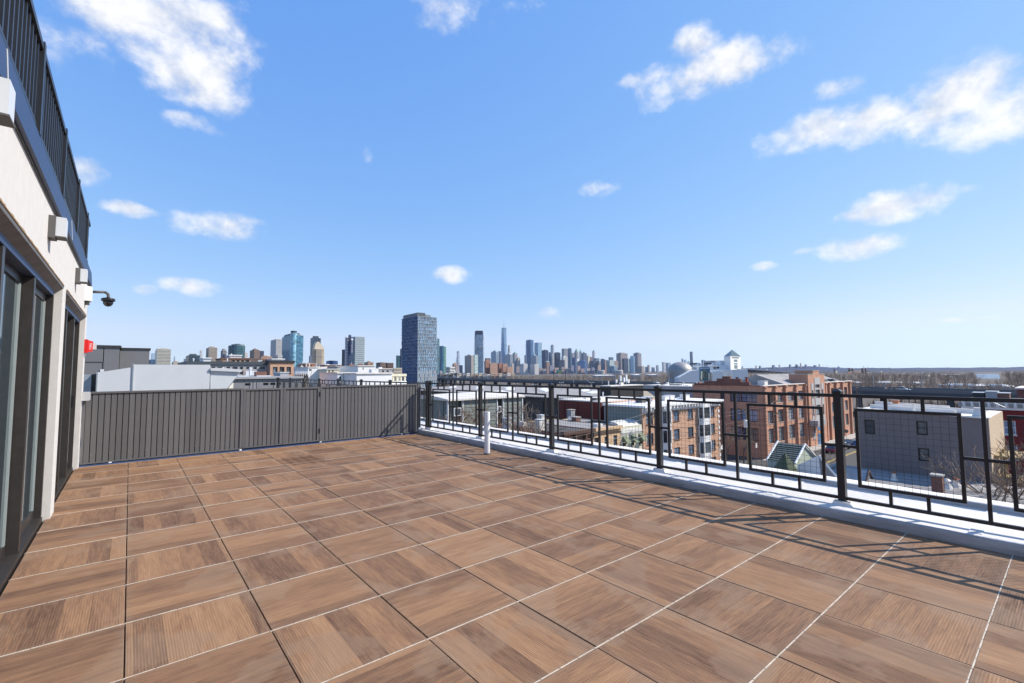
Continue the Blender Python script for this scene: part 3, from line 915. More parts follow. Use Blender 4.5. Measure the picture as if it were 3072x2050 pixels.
MB().prism([(c0[0] - .1, YD + .15, .5), (c0[0] - .021, YD + .02, .46), (c0[0] - .021, YD + .95, .46), (c0[0] - .1, YD + .85, .5)], [(c0[0] - .1, YD + .15, d0[2] - .02), (c0[0] - .021, YD + .02, c0[2] - .02), (c0[0] - .021, YD + .95, c0[2] - .02), (c0[0] - .1, YD + .85, d0[2] - .02)]).build('collar', M_blk, du)
h0, h1, h2, h3 = p(632, 1110), p(720, 1118), p(682, 1166), p(632, 1172)
mb = MB(); ring = [(h3[0], h3[2] - .25), (h2[0] - .1, h2[2] - .25), (h2[0], h2[2]), (h1[0], h1[2]), (h0[0], h0[2])]
mb.prism([(x, YD + .02, z) for x, z in ring], [(x, YD + .98, z) for x, z in ring]); mb.build('exhaust_hood', M_galv, du)
e0, e1 = p(631, 1105), p(723, 1114)
mb = MB(); ring = [(e0[0], e0[2] - .055), (e1[0], e1[2] - .02), (e1[0], e1[2] + .035), (e1[0] - .35, e1[2] + .075), (e0[0], e0[2])]
mb.prism([(x, YD - .04, z) for x, z in ring], [(x, YD + 1.05, z) for x, z in ring]); mb.build('hood_lid', M_galv, du)
e2 = p(704, 1168)
mb = MB(); ring = [(h2[0] - .05, .2), (e2[0], .2), (e2[0], p(704, 1148)[2]), (h2[0] + .06, h2[2] + .02)]
mb.prism([(x, YD + .2, z) for x, z in ring], [(x, YD + .8, z) for x, z in ring]); mb.build('lower_vane', mat('cream_sheet', (.68, .66, .60), .6), du)
for sx in (A[0] + .5, B[0] - .5): MB().box(sx, sx + .06, YD + .1, YD + .9, -.06, .449).build('leg', M_galvd, du)

# ================================================================== THE NEIGHBOURHOOD
M_ground = mat('winter_ground', (.105, .085, .070), .95, var=.35, scale=.03, bump=0)
struct('ground', MB().quad((-9000, -9000, GROUND), (14000, -9000, GROUND), (14000, 14000, GROUND), (-9000, 14000, GROUND)), M_ground)
gz = GROUND


def slab(name, m, x0, x1, y0, y1, z):
    return struct(name, MB().quad((x0, y0, z), (x1, y0, z), (x1, y1, z), (x0, y1, z)), m)


slab('street', M_asph, 6, 240, 21.5, 32.6, gz + .004)
slab('cross_street', M_asph, 79.8, 87.5, 32.6, 120, gz + .008)
slab('parking_lot', mat('old_asphalt', (.12, .115, .11), .9, var=.2, scale=.3), 96, 150, -20, 21.4, gz + .008)
for nm, x0, x1, y0, y1 in (('pavement', 6, 79.6, 32.7, 37.3), ('pavement', 87.6, 240, 32.7, 35.3), ('pavement', 63, 240, 18.5, 21.4)):
    struct(nm, MB().box(x0, x1, y0, y1, gz, gz + .13), M_conc)
for y in (26.9, 27.2):
    struct('road_marking', MB().quad((30, y, gz + .012), (220, y, gz + .012), (220, y + .12, gz + .012), (30, y + .12, gz + .012)), M_yel)

M_brickO = brick_mat('orange_brick', (.48, .245, .145), (.56, .315, .20), (.52, .42, .33))
M_brickR = brick_mat('red_brick', (.34, .115, .065), (.42, .16, .09), (.38, .28, .22))
M_brickL = brick_mat('loft_brick', (.44, .185, .105), (.54, .26, .16), (.48, .35, .27))
M_brickD = brick_mat('dark_brick', (.16, .07, .05), (.20, .085, .06), (.18, .12, .10))
M_shingle = mat('grey_green_siding', (.22, .245, .225), .8, var=.1, scale=1.5, stretch=(1, 1, 7))
M_cream = mat('cream_stucco', (.66, .62, .47), .85, var=.08, scale=1)
M_peach = mat('peach_stucco', (.62, .42, .25), .85, var=.08, scale=1)
M_maroon = mat('maroon_paint', (.13, .022, .018), .8, var=.12, scale=.7)
M_redp = mat('dark_red_paint', (.20, .022, .022), .8, var=.1, scale=.7)
M_grstuc = mat('mauve_grey_stucco', (.200, .163, .155), .9, var=.08, scale=.9, bump=.2, bscale=20)
M_troof = mat('dark_flat_roof', (.075, .072, .070), .9, var=.25, scale=.6)
M_tan = mat('tan_wall', (.50, .45, .37), .85, var=.08, scale=.5)
M_gry = mat('light_grey_wall', (.34, .34, .35), .85, var=.1, scale=.5)
M_greenr = mat('green_slate_roof', (.075, .095, .090), .75, var=.25, scale=1.2, stretch=(1, 1, 6))
M_copper = mat('brown_cornice', (.10, .055, .04), .7, var=.15)


def body(t, x0, x1, y0, y1, z0, z1, wm, yh=(), xh=(), dep=.12, par=.0, roofm=None, z1b=None, clutter=True):
    """walls with real openings on the -y and -x faces, plus a roof; z1b = roof height at the +y end"""
    zb = z1 if z1b is None else z1b
    mb = MB()
    wall_grid(mb, 1, y0, x0, x1, z0, z1, yh, dep, -1)
    if z1b is None: wall_grid(mb, 0, x0, y0, y1, z0, z1, xh, dep, -1)
    else:
        lo = min(z1, zb)
        wall_grid(mb, 0, x0, y0, y1, z0, lo, xh, dep, -1); mb.quad((x0, y0, lo), (x0, y1, lo), (x0, y1, zb), (x0, y0, z1))
    mb.quad((x1, y0, z0), (x1, y1, z0), (x1, y1, zb), (x1, y0, z1)); mb.quad((x0, y1, z0), (x1, y1, z0), (x1, y1, zb), (x0, y1, zb))
    o = mb.build('wall', wm, t)
    rm = roofm or M_memb2
    r = MB(); e = .0
    r.prism([(x0 + .02, y0 + .02, z1 - par - .12), (x1 - .02, y0 + .02, z1 - par - .12), (x1 - .02, y1 - .02, zb - par - .12), (x0 + .02, y1 - .02, zb - par - .12)],
            [(x0 + .02, y0 + .02, z1 - par), (x1 - .02, y0 + .02, z1 - par), (x1 - .02, y1 - .02, zb - par), (x0 + .02, y1 - .02, zb - par)])
    ro = r.build('roof', rm, t)
    area = (x1 - x0) * (y1 - y0)
    if clutter and z1b is None and area > 30:
        rc = random.Random(int(abs(x0 * 37 + y0 * 11)))
        for _ in range(int(min(9, 2 + area / 45))):
            bx_, by_ = rc.uniform(x0 + .8, x1 - 2), rc.uniform(y0 + 1.0, y1 - 1.6); zr0 = z1 - par - .01
            kind = rc.random()
            if kind < .4:
                w1, w2, hh = rc.uniform(.5, 1.5), rc.uniform(.5, 1.2), rc.uniform(.3, .9)
                MB().box(bx_, bx_ + w1, by_, by_ + w2, zr0, zr0 + hh).build('roof_box', rc.choice((M_memb, M_greybox, M_galv, M_brickD)), ro)
            elif kind < .8:
                MB().lathe(bx_, by_, [(.1, zr0), (.1, zr0 + rc.uniform(.5, 1.1)), (.15, zr0 + 1.1), (.03, zr0 + 1.2)], 8).build('vent_pipe', rc.choice((M_galv, M_memb)), ro)
            else:
                MB().box(bx_, bx_ + min(4, x1 - bx_ - .3), by_, by_ + .12, zr0, zr0 + .14).build('conduit', M_galvd, ro)
    return o


def pyrects(cols, rows, Y):
    """holes on a y=Y face from pixel columns and rows (rows read at the first column)"""
    out = []
    zr = []
    for (a, b) in rows:
        m = (cols[0][0] + cols[0][1]) / 2
        zr.append((at_y(m, b, Y)[2], at_y(m, a, Y)[2]))
    for (a, b) in cols:
        u0, u1 = at_y(a, rows[0][0], Y)[0], at_y(b, rows[0][0], Y)[0]
        for z0, z1 in zr: out.append((round(u0, 3), round(u1, 3), round(z0, 3), round(z1, 3)))
    return out


def pxrects(cols, rows, X):
    out = []
    zr = []
    for (a, b) in rows:
        m = (cols[0][0] + cols[0][1]) / 2
        zr.append((at_x(m, b, X)[2], at_x(m, a, X)[2]))
    for (a, b) in cols:
        u0, u1 = sorted((at_x(a, rows[0][0], X)[1], at_x(b, rows[0][0], X)[1]))
        for z0, z1 in zr: out.append((round(u0, 3), round(u1, 3), round(z0, 3), round(z1, 3)))
    return out


def chimney(label, x, y, z, w, h, m, capm=None):
    t = thing('chimney', label, 'chimney', (x, y, z))
    MB().box(x - w / 2, x + w / 2, y - w / 2, y + w / 2, z - .1, z + h).build('stack', m, t)
    MB().box(x - w / 2 - .07, x + w / 2 + .07, y - w / 2 - .07, y + w / 2 + .07, z + h + .001, z + h + .14).build('cap', capm or M_conc, t)
    return t


def roofbox(label, x0, x1, y0, y1, z, h, m, name='roof_unit', cat='roof unit', lid=None):
    t = thing(name, label, cat, ((x0 + x1) / 2, (y0 + y1) / 2, z))
    MB().box(x0, x1, y0, y1, z, z + h).build('casing', m, t)
    MB().box(x0 - .06, x1 + .06, y0 - .06, y1 + .06, z + h + .001, z + h + .09).build('lid', lid or M_galv, t)
    return t


# --- loft -----------------------------------------------------------------
LX, LY = 89.83, 35.45
loft = thing('loft_building', 'long red brick loft building with a stair tower and white roof', 'building', (LX, LY, GROUND))
gp = lambda x, y: (2150 + x / 4.9, 1080 + y / 4.9)
zt = -1.62
rows = [(478, 622), (728, 915), (985, 1200)]
rowz = []
for a, b in rows:
    px = gp(935, 0)[0]
    rowz.append((at_y(px, gp(0, b)[1], LY)[2], at_y(px, gp(0, a)[1], LY)[2]))
bays = [(722, 832), (880, 985), (1035, 1143), (1185, 1283), (1602, 1640), (1665, 1738), (1768, 1832), (1872, 1932)]
yh = []
for a, b in bays:
    u0, u1 = at_y(gp(a, 0)[0], gp(0, 700)[1], LY)[0], at_y(gp(b, 0)[0], gp(0, 700)[1], LY)[0]
    for z0, z1 in rowz: yh.append((round(u0, 2), round(u1, 2), round(z0, 2), round(z1, 2)))
xcols = [(50, 118), (195, 345), (347, 592)]
xh = []
xz = [(at_x(gp(400, 0)[0], gp(0, b)[1], LX)[2], at_x(gp(400, 0)[0], gp(0, a)[1], LX)[2]) for a, b in ((492, 622), (722, 902), (990, 1180))]
for a, b in xcols:
    u0, u1 = sorted((at_x(gp(a, 0)[0], gp(0, 550)[1], LX)[1], at_x(gp(b, 0)[0], gp(0, 550)[1], LX)[1]))
    for z0, z1 in xz: xh.append((round(u0, 2), round(u1, 2), round(z0, 2), round(z1, 2)))
body(loft, LX, 142.6, LY, 49.4, GROUND, zt, M_brickL, yh, xh, dep=.3, par=.25, roofm=M_memb2, clutter=False)
for h in yh: window(loft, 1, LY, -1, h, .3, M_dk, M_lglass, 4, 3, .1, sill=M_conc)
for h in xh: window(loft, 0, LX, -1, h, .3, M_dk, M_bglass, 3 if h[1] - h[0] > 2 else 2, 2, .12)
for px in (688, 842, 995, 1152, 1290, 1590, 1648, 1748, 1842, 1955):
    u = at_y(gp(px, 0)[0], gp(0, 700)[1], LY)[0]
    MB().box(u, u + .75, LY - .42, LY - .002, GROUND + .02, zt - .35).build('pilaster', M_brickL, loft)
    MB().box(u - .05, u + .8, LY - .55, LY - .002, zt - .349, zt - .05).build('pilaster_head', M_brickL, loft)
MB().box(LX - .1, 142.7, LY - .25, LY + .3, zt + .001, zt + .16).build('coping', M_memb, loft)
MB().box(LX - .12, LX + .3, LY + .31, 49.4, zt + .001, zt + .14).build('coping', M_brickD, loft)
# stepped parapet on the shaded gable
for k, (a, b, py) in enumerate(((2082, 2112, 1150), (2112, 2150, 1143), (2150, 2166, 1136), (2166, 2190, 1129.5), (2190, 2222, 1137), (2222, 2248, 1147))):
    u1, u0 = at_x(a, py, LX)[1], at_x(b, py, LX)[1]
    MB().box(LX - .02, LX + .6, u0 + .01, u1 - .01, zt + .141, max(zt + .2, at_x(a, py, LX)[2])).build('parapet_step', M_brickD, loft)
for px in (2212, 2240):
    q = at_x(px, 1140, LX + 1.5)
    chimney('slim rusty flue on the loft parapet ' + ('nearer the white roof' if px > 2220 else 'beside the middle step'), q[0], q[1], zt, .35, 1.5, mat('rusty_flue', (.30, .06, .03), .8), M_dk)
# stair tower
TY = 34.75
tx0, tx1 = at_y(2423, 1123, TY)[0], at_y(2473, 1123, TY)[0]
tzt = at_y(2440, 1124, TY)[2]
tw_h = []
cxa, cxb = at_y(*gp(1432, 330), TY)[0], at_y(*gp(1514, 330), TY)[0]
sxa, sxb = at_y(*gp(1386, 400), TY)[0], at_y(*gp(1420, 400), TY)[0]
rxa, rxb = at_y(*gp(1534, 400), TY)[0], at_y(*gp(1566, 400), TY)[0]
zz = lambda px, py: at_y(*gp(px, py), TY)[2]
cw_z = [(zz(1475, 412), zz(1475, 362)), (zz(1485, 562), zz(1485, 438)), (zz(1495, 815), zz(1495, 662))]
sw_z = [(zz(1408, 570), zz(1408, 445)), (zz(1415, 830), zz(1415, 675)), (zz(1430, 1070), zz(1430, 915))]
R2 = lambda *v: tuple(round(float(q_), 2) for q_ in v)
stone = []
for (a0, a1, m_, zl_, ztop_) in ((cxa, cxb, .35, cw_z, zz(1470, 262)), (sxa, sxb, .28, sw_z, zz(1400, 345)), (rxa, rxb, .28, sw_z[:2], zz(1550, 340))):
    zlow = min(z_[0] for z_ in zl_) - 1.4
    stone += [(a0, a0 + m_, zlow, ztop_), (a1 - m_, a1, zlow, ztop_)]
    top_ = ztop_
    for (z0_, z1_) in zl_:
        tw_h.append(R2(a0 + m_, a1 - m_, z0_, z1_)); stone.append((a0 + m_ + .002, a1 - m_ - .002, z1_ + .01, top_)); top_ = z0_ - .01
    stone.append((a0 + m_ + .002, a1 - m_ - .002, zlow, top_))
mb = MB(); wall_grid(mb, 1, TY, tx0, tx1, GROUND, tzt, tw_h, .25, -1)
mb.quad((tx0, TY, GROUND), (tx0, LY + 3, GROUND), (tx0, LY + 3, tzt), (tx0, TY, tzt)); mb.quad((tx1, TY, GROUND), (tx1, LY + 3, GROUND), (tx1, LY + 3, tzt), (tx1, TY, tzt))
mb.quad((tx0, LY + 3, zt - .3), (tx1, LY + 3, zt - .3), (tx1, LY + 3, tzt), (tx0, LY + 3, tzt)); mb.quad((tx0, TY, tzt), (tx1, TY, tzt), (tx1, LY + 3, tzt), (tx0, LY + 3, tzt))
mb.build('stair_tower', M_brickL, loft)
for h in tw_h: window(loft, 1, TY, -1, h, .25, M_dk, M_lglass, 3 if h[1] - h[0] > 1.2 else 1, 2, .08)
q0, q1 = at_y(2438, 1113, TY), at_y(2457, 1113, TY)
MB().box(q0[0], q1[0], TY + .02, LY + 2.9, tzt + .001, q0[2]).build('tower_crest', M_brickL, loft)
MB().box(q0[0] - .1, q1[0] + .1, TY - .05, LY + 3, q0[2] + .001, q0[2] + .14).build('coping', M_conc, loft)
MB().box(tx0 - .08, q0[0] - .11, TY - .06, LY + 3, tzt + .001, tzt + .14).build('coping', M_conc, loft)
MB().box(q1[0] + .11, tx1 + .08, TY - .06, LY + 3, tzt + .001, tzt + .14).build('coping', M_conc, loft)
gp_m = mat('pale_terracotta_panel', (.42, .41, .40), .8, var=.06)
for (a0, a1, z0_, z1_) in stone: MB().box(a0, a1, TY - .08, TY - .002, z0_, z1_).build('stone_panel', gp_m, loft)
p0, p1 = at_y(*gp(1455, 895), TY - 1.2), at_y(*gp(1580, 950), TY - 1.2)
MB().box(p0[0], p1[0], TY - 1.6, TY - .081, p1[2], p0[2]).build('entrance_canopy', M_gry, loft)
p0, p1 = at_y(*gp(1482, 985), TY), at_y(*gp(1548, 1190), TY)
mm = mat('blue_mural', (.06, .16, .30), .7, var=.9, scale=1.4)
MB().box(p0[0], p1[0], TY - .05, TY - .002, GROUND + .14, p0[2]).build('door_mural', mm, loft)
p0, p1 = at_y(*gp(1488, 1040), TY), at_y(*gp(1540, 1068), TY)
MB().box(p0[0], p1[0], TY - .07, TY - .0505, p1[2], p0[2]).build('door_mural', mat('orange_mural', (.55, .20, .05), .7, var=.4, scale=2), loft)
# white sawtooth roof behind the parapet
xa, xb = at_y(2268, 1128, 43.0)[0], 141.5
zr_ = at_y(2340, 1122.5, 43.0)[2]
for k in range(14):
    a = xa + (xb - xa) * k / 14; b = xa + (xb - xa) * (k + 1) / 14 - .22
    m1 = MB(); m1.prism([(a, 36.6, zt - .4), (b, 36.6, zt - .4), (b, 48.8, zt - .4), (a, 48.8, zt - .4)], [(a, 36.6, zt - .22), (b, 36.6, zt - .22), (b, 43, zr_), (a, 43, zr_)]); m1.build('roof_panel', M_memb2, loft)
for k, (x, y) in enumerate(((94, 43), (98, 46), (102, 40), (128, 36.8), (134, 36.8))):
    roofbox(['small white fan box on the loft roof near the corner', 'second white fan box on the loft roof by the sawtooth', 'white fan box on the loft roof beside the stair tower', 'dark air unit on the loft roof right of the tower', 'dark air unit at the far end of the loft roof'][k], x, x + 1.6, y, y + 1.4, zt - .25, .9, M_memb if k < 3 else M_greybox)

# --- orange brick corner apartment block ------------------------------------
AY = 37.4
aq = lambda x, y: (1900 + x / 6.03, 1140 + y / 6.03)
ax0 = at_y(*aq(165, 500), AY)[0]; ax1 = at_y(*aq(1545, 400), AY)[0]
azt = -3.85
apt = thing('brick_apartment_house', 'orange brick corner house with white cornice and two white bay window columns', 'building', (ax0, AY, GROUND))
rowz = [(at_y(aq(780, 0)[0], aq(0, b)[1], AY)[2], at_y(aq(780, 0)[0], aq(0, a)[1], AY)[2]) for a, b in ((555, 745), (890, 1085), (1225, 1415), (1560, 1750))]
yh = []
for a, b in ((232, 355), (728, 830), (980, 1080), (1378, 1470)):
    u0, u1 = at_y(aq(a, 0)[0], aq(0, 650)[1], AY)[0], at_y(aq(b, 0)[0], aq(0, 650)[1], AY)[0]
    for z0, z1 in rowz: yh.append((round(u0, 2), round(u1, 2), round(z0, 2), round(z1, 2)))
body(apt, ax0, ax1, AY, 44.3, GROUND, azt, M_brickO, yh, (), dep=.18, par=.1, roofm=M_memb)
for h in yh: window(apt, 1, AY, -1, h, .18, M_dk, M_bglass, 2, 2, .1, sill=M_copper)
# gable wall of grey-green siding on the shaded side
nb = 12
for k in range(nb):
    z0 = GROUND + (azt - GROUND) * k / nb; z1 = GROUND + (azt - GROUND) * (k + 1) / nb
    MB().box(ax0 - .05, ax0 - .002, AY + .3, 44.3, z0 + .015, z1 - .015).build('siding_panel', M_shingle, apt)
MB().box(ax0 - .35, ax1 + .45, AY - .7, 44.4, azt + .001, azt + .28).build('cornice', M_white, apt)
MB().box(ax0 - .1, ax1 + .12, AY - .16, AY - .002, azt - .75, azt - .002).build('frieze', M_white, apt)
nbk = 26
bme = MB().box(-.1, .1, -.5, 0, -.42, 0).mesh('bracket', M_white)
for k in range(nbk):
    link('bracket', bme, (ax0 + .3 + (ax1 - ax0 - .6) * k / (nbk - 1), AY - .162, azt - .003), apt)
nq = 22
for k in range(nq):
    z = GROUND + (azt - 1 - GROUND) * k / nq
    if k % 2 == 0: MB().box(ax1 - .42, ax1 + .04, AY - .05, AY - .002, z, z + .44).build('quoin', M_white, apt)
for a, b in ((505, 632), (1165, 1335)):
    u0, u1 = at_y(aq(a, 0)[0], aq(0, 650)[1], AY)[0], at_y(aq(b, 0)[0], aq(0, 650)[1], AY)[0]
    pr = .75
    ring = [(u0, AY - .17), (u0 + .45, AY - pr), (u1 - .45, AY - pr), (u1, AY - .17)]
    zlast = azt + .35
    seq = []
    for z0, z1 in rowz: seq.append((z1 + .12, zlast)); zlast = z0 - .05
    seq.append((GROUND, zlast))
    for z0, z1 in seq: MB().poly(ring, z0, z1).build('bay_panel', M_white, apt)
    for z0, z1 in rowz:
        ri = [(u0 + .03, AY - .18), (u0 + .46, AY - pr + .06), (u1 - .46, AY - pr + .06), (u1 - .03, AY - .18)]
        bw = MB(); bw.poly(ri, z0 - .049, z1 + .119); g = bw.build('bay_window', M_dglass, apt)
        for (x, y) in ring: MB().box(x - .09, x + .09, y - .06, y + .09, z0 - .049, z1 + .119).build('bay_post', M_white, g)
for k in range(5):
    u = ax0 + 5 + k * 3.2
    t_ = roofbox(['dark condenser at the left edge of the corner house roof', 'second dark condenser from the left on the corner house roof', 'pale roof hatch in the middle of the corner house roof', 'pale skylight box right of the hatch on the corner house roof', 'small pale box at the right end of the corner house roof'][k], u, u + 1.1, 41.0 + (k % 2), 42.2 + (k % 2), azt + .28, .7, M_greybox if k < 2 else M_memb)

# --- row houses left of it --------------------------------------------------
cq = lambda x, y: (1650 + x / 6.03, 1140 + y / 6.03)


def row_house(label, xl, xr, ztop, m, wins, y0=37.5, y1=50, roofm=None, fm=None, name='row_house', xh=(), z1b=None):
    t = thing(name, label, 'house', (xl, y0, GROUND))
    yh = []
    for (a, b, c, d) in wins:
        p0, p1 = at_y(*cq(a, c), y0), at_y(*cq(b, d), y0); yh.append((round(p0[0], 2), round(p1[0], 2), round(p1[2], 2), round(p0[2], 2)))
    for h in list(yh):                 # the storey below repeats, hidden by the parapet
        if h[2] - 3.2 > GROUND + .5: yh.append((h[0], h[1], round(h[2] - 3.1, 2), round(h[3] - 3.1, 2)))
    body(t, xl, xr, y0, y1, GROUND, ztop, m, yh, xh, dep=.15, par=.12, roofm=roofm, z1b=z1b)
    for h in yh: window(t, 1, y0, -1, h, .15, fm or M_dk, M_dglass, 1, 2, .08, sill=M_conc)
    return t


xs_ = [24.5, 33.5, 38.9, 44.4, 50.25, ax0 - .12]
rh0 = row_house('row house with a dark flat roof and white flues left of the brown cornice', 24.5, 38.85, -6.3, M_brickD, [], roofm=M_troof)
rh1 = row_house('narrow red brick row house with a heavy brown bracketed cornice', 38.9, 44.35, -5.95, M_brickR, [(630, 700, 1070, 1120)], roofm=M_troof, fm=M_white)
MB().box(38.7, 44.4, 36.85, 37.49, -6.22, -5.8).build('cornice', M_copper, rh1)
for x in (39.0, 40.8, 42.6, 44.1): MB().box(x, x + .28, 36.95, 37.495, -6.9, -6.221).build('bracket', M_copper, rh1)
MB().box(38.85, 44.37, 37.2, 37.495, -7.25, -6.95).build('frieze', M_copper, rh1)
rh2 = row_house('peach stucco row house with tall dark windows', 44.4, 50.2, -5.95, M_peach, [(800, 878, 1050, 1150), (985, 1040, 1030, 1180), (1148, 1218, 1005, 1200)], roofm=M_memb2)
MB().box(44.38, 50.22, 37.2, 37.498, -6.25, -5.9).build('cornice', M_peach, rh2)
MB().box(44.38, 50.22, 37.38, 37.497, -6.75, -6.62).build('band', M_copper, rh2)
rh3 = row_house('cream stucco row house with three green window awnings', 50.25, ax0 - .15, -6.15, M_cream, [(1315, 1380, 1120, 1200), (1465, 1528, 1100, 1190), (1610, 1672, 1075, 1160)], roofm=M_memb2)
# curved false mansard in pale sheet
mb = MB(); n_ = 7
for k in range(n_):
    z0 = -6.1 + .9 * math.sin(k / n_ * math.pi / 2) * .9; 
pts = [(37.49, -7.35), (37.40, -7.0), (37.45, -6.6), (37.62, -6.2), (37.95, -5.85), (38.5, -5.62), (39.3, -5.5), (39.3, -7.35)]
mb.prism([(50.26, y, z) for y, z in pts], [(ax0 - .16, y, z) for y, z in pts]); mb.build('false_mansard', mat('pale_sheet_roof', (.60, .60, .55), .6, var=.1, scale=2), rh3)
awm = mat('green_awning', (.16, .19, .12), .8, var=.12)
for (a, b, c, d) in ((1310, 1385, 1015, 1130), (1460, 1535, 990, 1110), (1605, 1680, 965, 1085)):
    p0, p1 = at_y(*cq(a, c), 37.5), at_y(*cq(b, d), 37.5)
    m1 = MB(); m1.prism([(p0[0], 37.48, p0[2]), (p0[0], 37.48, p1[2]), (p0[0], 36.6, p1[2])], [(p1[0], 37.48, p0[2]), (p1[0], 37.48, p1[2]), (p1[0], 36.6, p1[2])]); m1.build('awning', awm, rh3)
# flues on the dark roof, chimneys
for lb, px0, px1, pt, yy in (('white flue box on the dark flat roof nearest the vent pipe', 1521, 1539, 1258, 43.5), ('tall bluish white flue on the dark flat roof', 1625, 1638, 1248, 42.5), ('lower wide white flue beside the tall one', 1619, 1634, 1262, 41.0)):
    a, b = at_y(px0, pt, yy), at_y(px1, pt, yy)
    roofbox(lb, a[0], b[0], yy, yy + .9, -6.42, a[2] + 6.42, M_memb, name='roof_flue', cat='flue')
for lb, px, pt, yy, m in (('dark brick chimney with a lit side on the peach house roof line', 1728, 1253, 46.0, M_brickD), ('pale grey chimney in front of the maroon wall', 1713, 1231, 51.0, M_gry)):
    a = at_y(px, pt, yy); chimney(lb, a[0], yy, -6.2, .95, a[2] + 6.2, m, M_conc)
# maroon building behind the row
MX = 57.2
my0, my1 = at_x(*cq(915, 400), MX)[1], at_x(*cq(165, 350), MX)[1]
t = thing('maroon_house', 'plain dark maroon wall of the building behind the row houses', 'building', (MX, my0, GROUND))
body(t, MX, MX + 14, my0, my1, GROUND, -3.62, M_maroon, par=.0)
MB().box(MX - .1, MX + 14.1, my0 - .1, my1 + .1, -3.619, -3.45).build('coping', M_memb, t)
for k in range(3): MB().box(MX - .12, MX - .002, my0 + 2 + k * 3, my0 + 2.1 + k * 3, GROUND, -3.7).build('downpipe', M_maroon, t)
t = thing('narrow_red_house', 'narrow red sliver of a house between the maroon wall and the corner house', 'building', (58, 45, GROUND))
body(t, 58.2, 72, 44.6, my0 - .15, GROUND, -3.75, M_redp); MB().box(58.1, 72, 44.6, my0 - .15, -3.749, -3.6).build('coping', M_brickO, t)

# --- warehouses beyond ----------------------------------------------------------
dq = lambda x, y: (1260 + x / 7.833, 1140 + y / 7.833)
eq = lambda x, y: (1520 + x / 7.833, 1140 + y / 7.833)
wx0, wx1 = at_y(*dq(655, 490), 60)[0], at_y(*eq(360, 440), 60)[0]
t = thing('clapboard_warehouse', 'long grey-green clapboard shed with white corner trim and low white roof', 'building', (wx0, 60, GROUND))
zl, zr = -3.05, -2.55
segs = [dq(655, 0)[0], dq(1000, 0)[0], dq(1805, 0)[0], dq(1950, 0)[0], eq(360, 0)[0]]
sx = [at_y(p_, 1190, 60)[0] for p_ in segs]
for k in range(4):
    a, b = sx[k], sx[k + 1]
    hgt = 20
    for i in range(hgt):
        z0 = GROUND + (zl - GROUND) * i / hgt; z1 = GROUND + (zl - GROUND) * (i + 1) / hgt - .01
        y_ = 60 + (.9 if k in (0, 2) else 0)
        MB().prism([(a + .09, y_ - .07, z0), (b - .09, y_ - .07, z0), (b - .09, y_ + .4, z0), (a + .09, y_ + .4, z0)], [(a + .09, y_ - .02, z1), (b - .09, y_ - .02, z1), (b - .09, y_ + .4, z1), (a + .09, y_ + .4, z1)]).build('clapboard', M_shingle if k != 2 else M_dk, t)
for x in sx: MB().box(x - .085, x + .085, 59.85, 60.2, GROUND, zl).build('corner_trim', M_white, t)
MB().box(sx[0], sx[-1], 61.4, 74, GROUND, zl).build('wall', M_shingle, t)
mb = MB(); mb.prism([(sx[0] - .3, 59.5, zl + .002), (sx[-1] + .3, 59.5, zl + .002), (sx[-1] + .3, 74.5, zl + .002), (sx[0] - .3, 74.5, zl + .002)], [(sx[0] - .3, 59.5, zl + .25), (sx[-1] + .3, 59.5, zl + .3), (sx[-1] + .3, 66, zl + 1.0), (sx[0] - .3, 66, zl + .8)]); mb.build('roof', M_memb, t)
for (a, b, c, d) in ((790, 960, 660, 840), (1830, 1900, 620, 760)):
    p0, p1 = at_y(*dq(a, c), 60), at_y(*dq(b, d), 60)
    MB().box(p0[0], p1[0], 59.88, 59.925, p1[2], p0[2]).build('window_frame', M_white, t)
    MB().box(p0[0] + .12, p1[0] - .12, 59.86, 59.879, p1[2] + .12, p0[2] - .12).build('pane', M_dglass, t)
# big white-roofed warehouse
t = thing('big_warehouse', 'huge low warehouse with a pale lavender metal roof and skylights', 'building', (105, 118, GROUND))
c1 = at_z(*eq(2085, 385), -7.0); c2 = at_z(*eq(950, 392), -7.0); c3 = at_z(*dq(250, 200), -7.0)
fx0, fx1, fy0, fy1 = 104.0, 165.0, c1[1] - 1, 225.0
for k in range(18):
    y = fy0 + (fy1 - fy0) * k / 18
    y2 = fy0 + (fy1 - fy0) * (k + 1) / 18 - .45
    MB().prism([(fx0, y, -7.2), (fx1, y, -6.6), (fx1, y2, -6.6), (fx0, y2, -7.2)], [(fx0, y, -6.95), (fx1, y, -6.3), (fx1, y2, -6.3), (fx0, y2, -6.95)]).build('roof_panel', M_memb2, t)
whm = mat('dark_warehouse_wall', (.07, .065, .065), .85, var=.3, scale=.2)
yh = [(fy0 + 4 + k * 9.5, fy0 + 11 + k * 9.5, -12.4, -8.6) for k in range(11)]
mb = MB(); wall_grid(mb, 0, fx0 + 1, fy0 + .5, fy1 - .5, GROUND, -7.15, yh, .4, -1); wall_grid(mb, 1, fy0 + .5, fx0 + 1, fx1, GROUND, -7.15, [], .2, -1); mb.build('wall', whm, t)
for h in yh: window(t, 0, fx0 + 1, -1, h, .4, M_dk, M_dglass, 4, 3, .12)
for k in range(9):
    y = fy0 + 10 + k * 12; x = 128 + (k % 2) * 9; z = -6.95 + (x - fx0) / (fx1 - fx0) * .65
    m1 = MB(); m1.prism([(x, y, z - .3), (x + 4, y, z - .1), (x + 4, y + 2.4, z - .1), (x, y + 2.4, z - .3)], [(x, y, z + .2), (x + 4, y, z + .9), (x + 4, y + 2.4, z + .9), (x, y + 2.4, z + .2)]); m1.build('skylight', M_white, t)
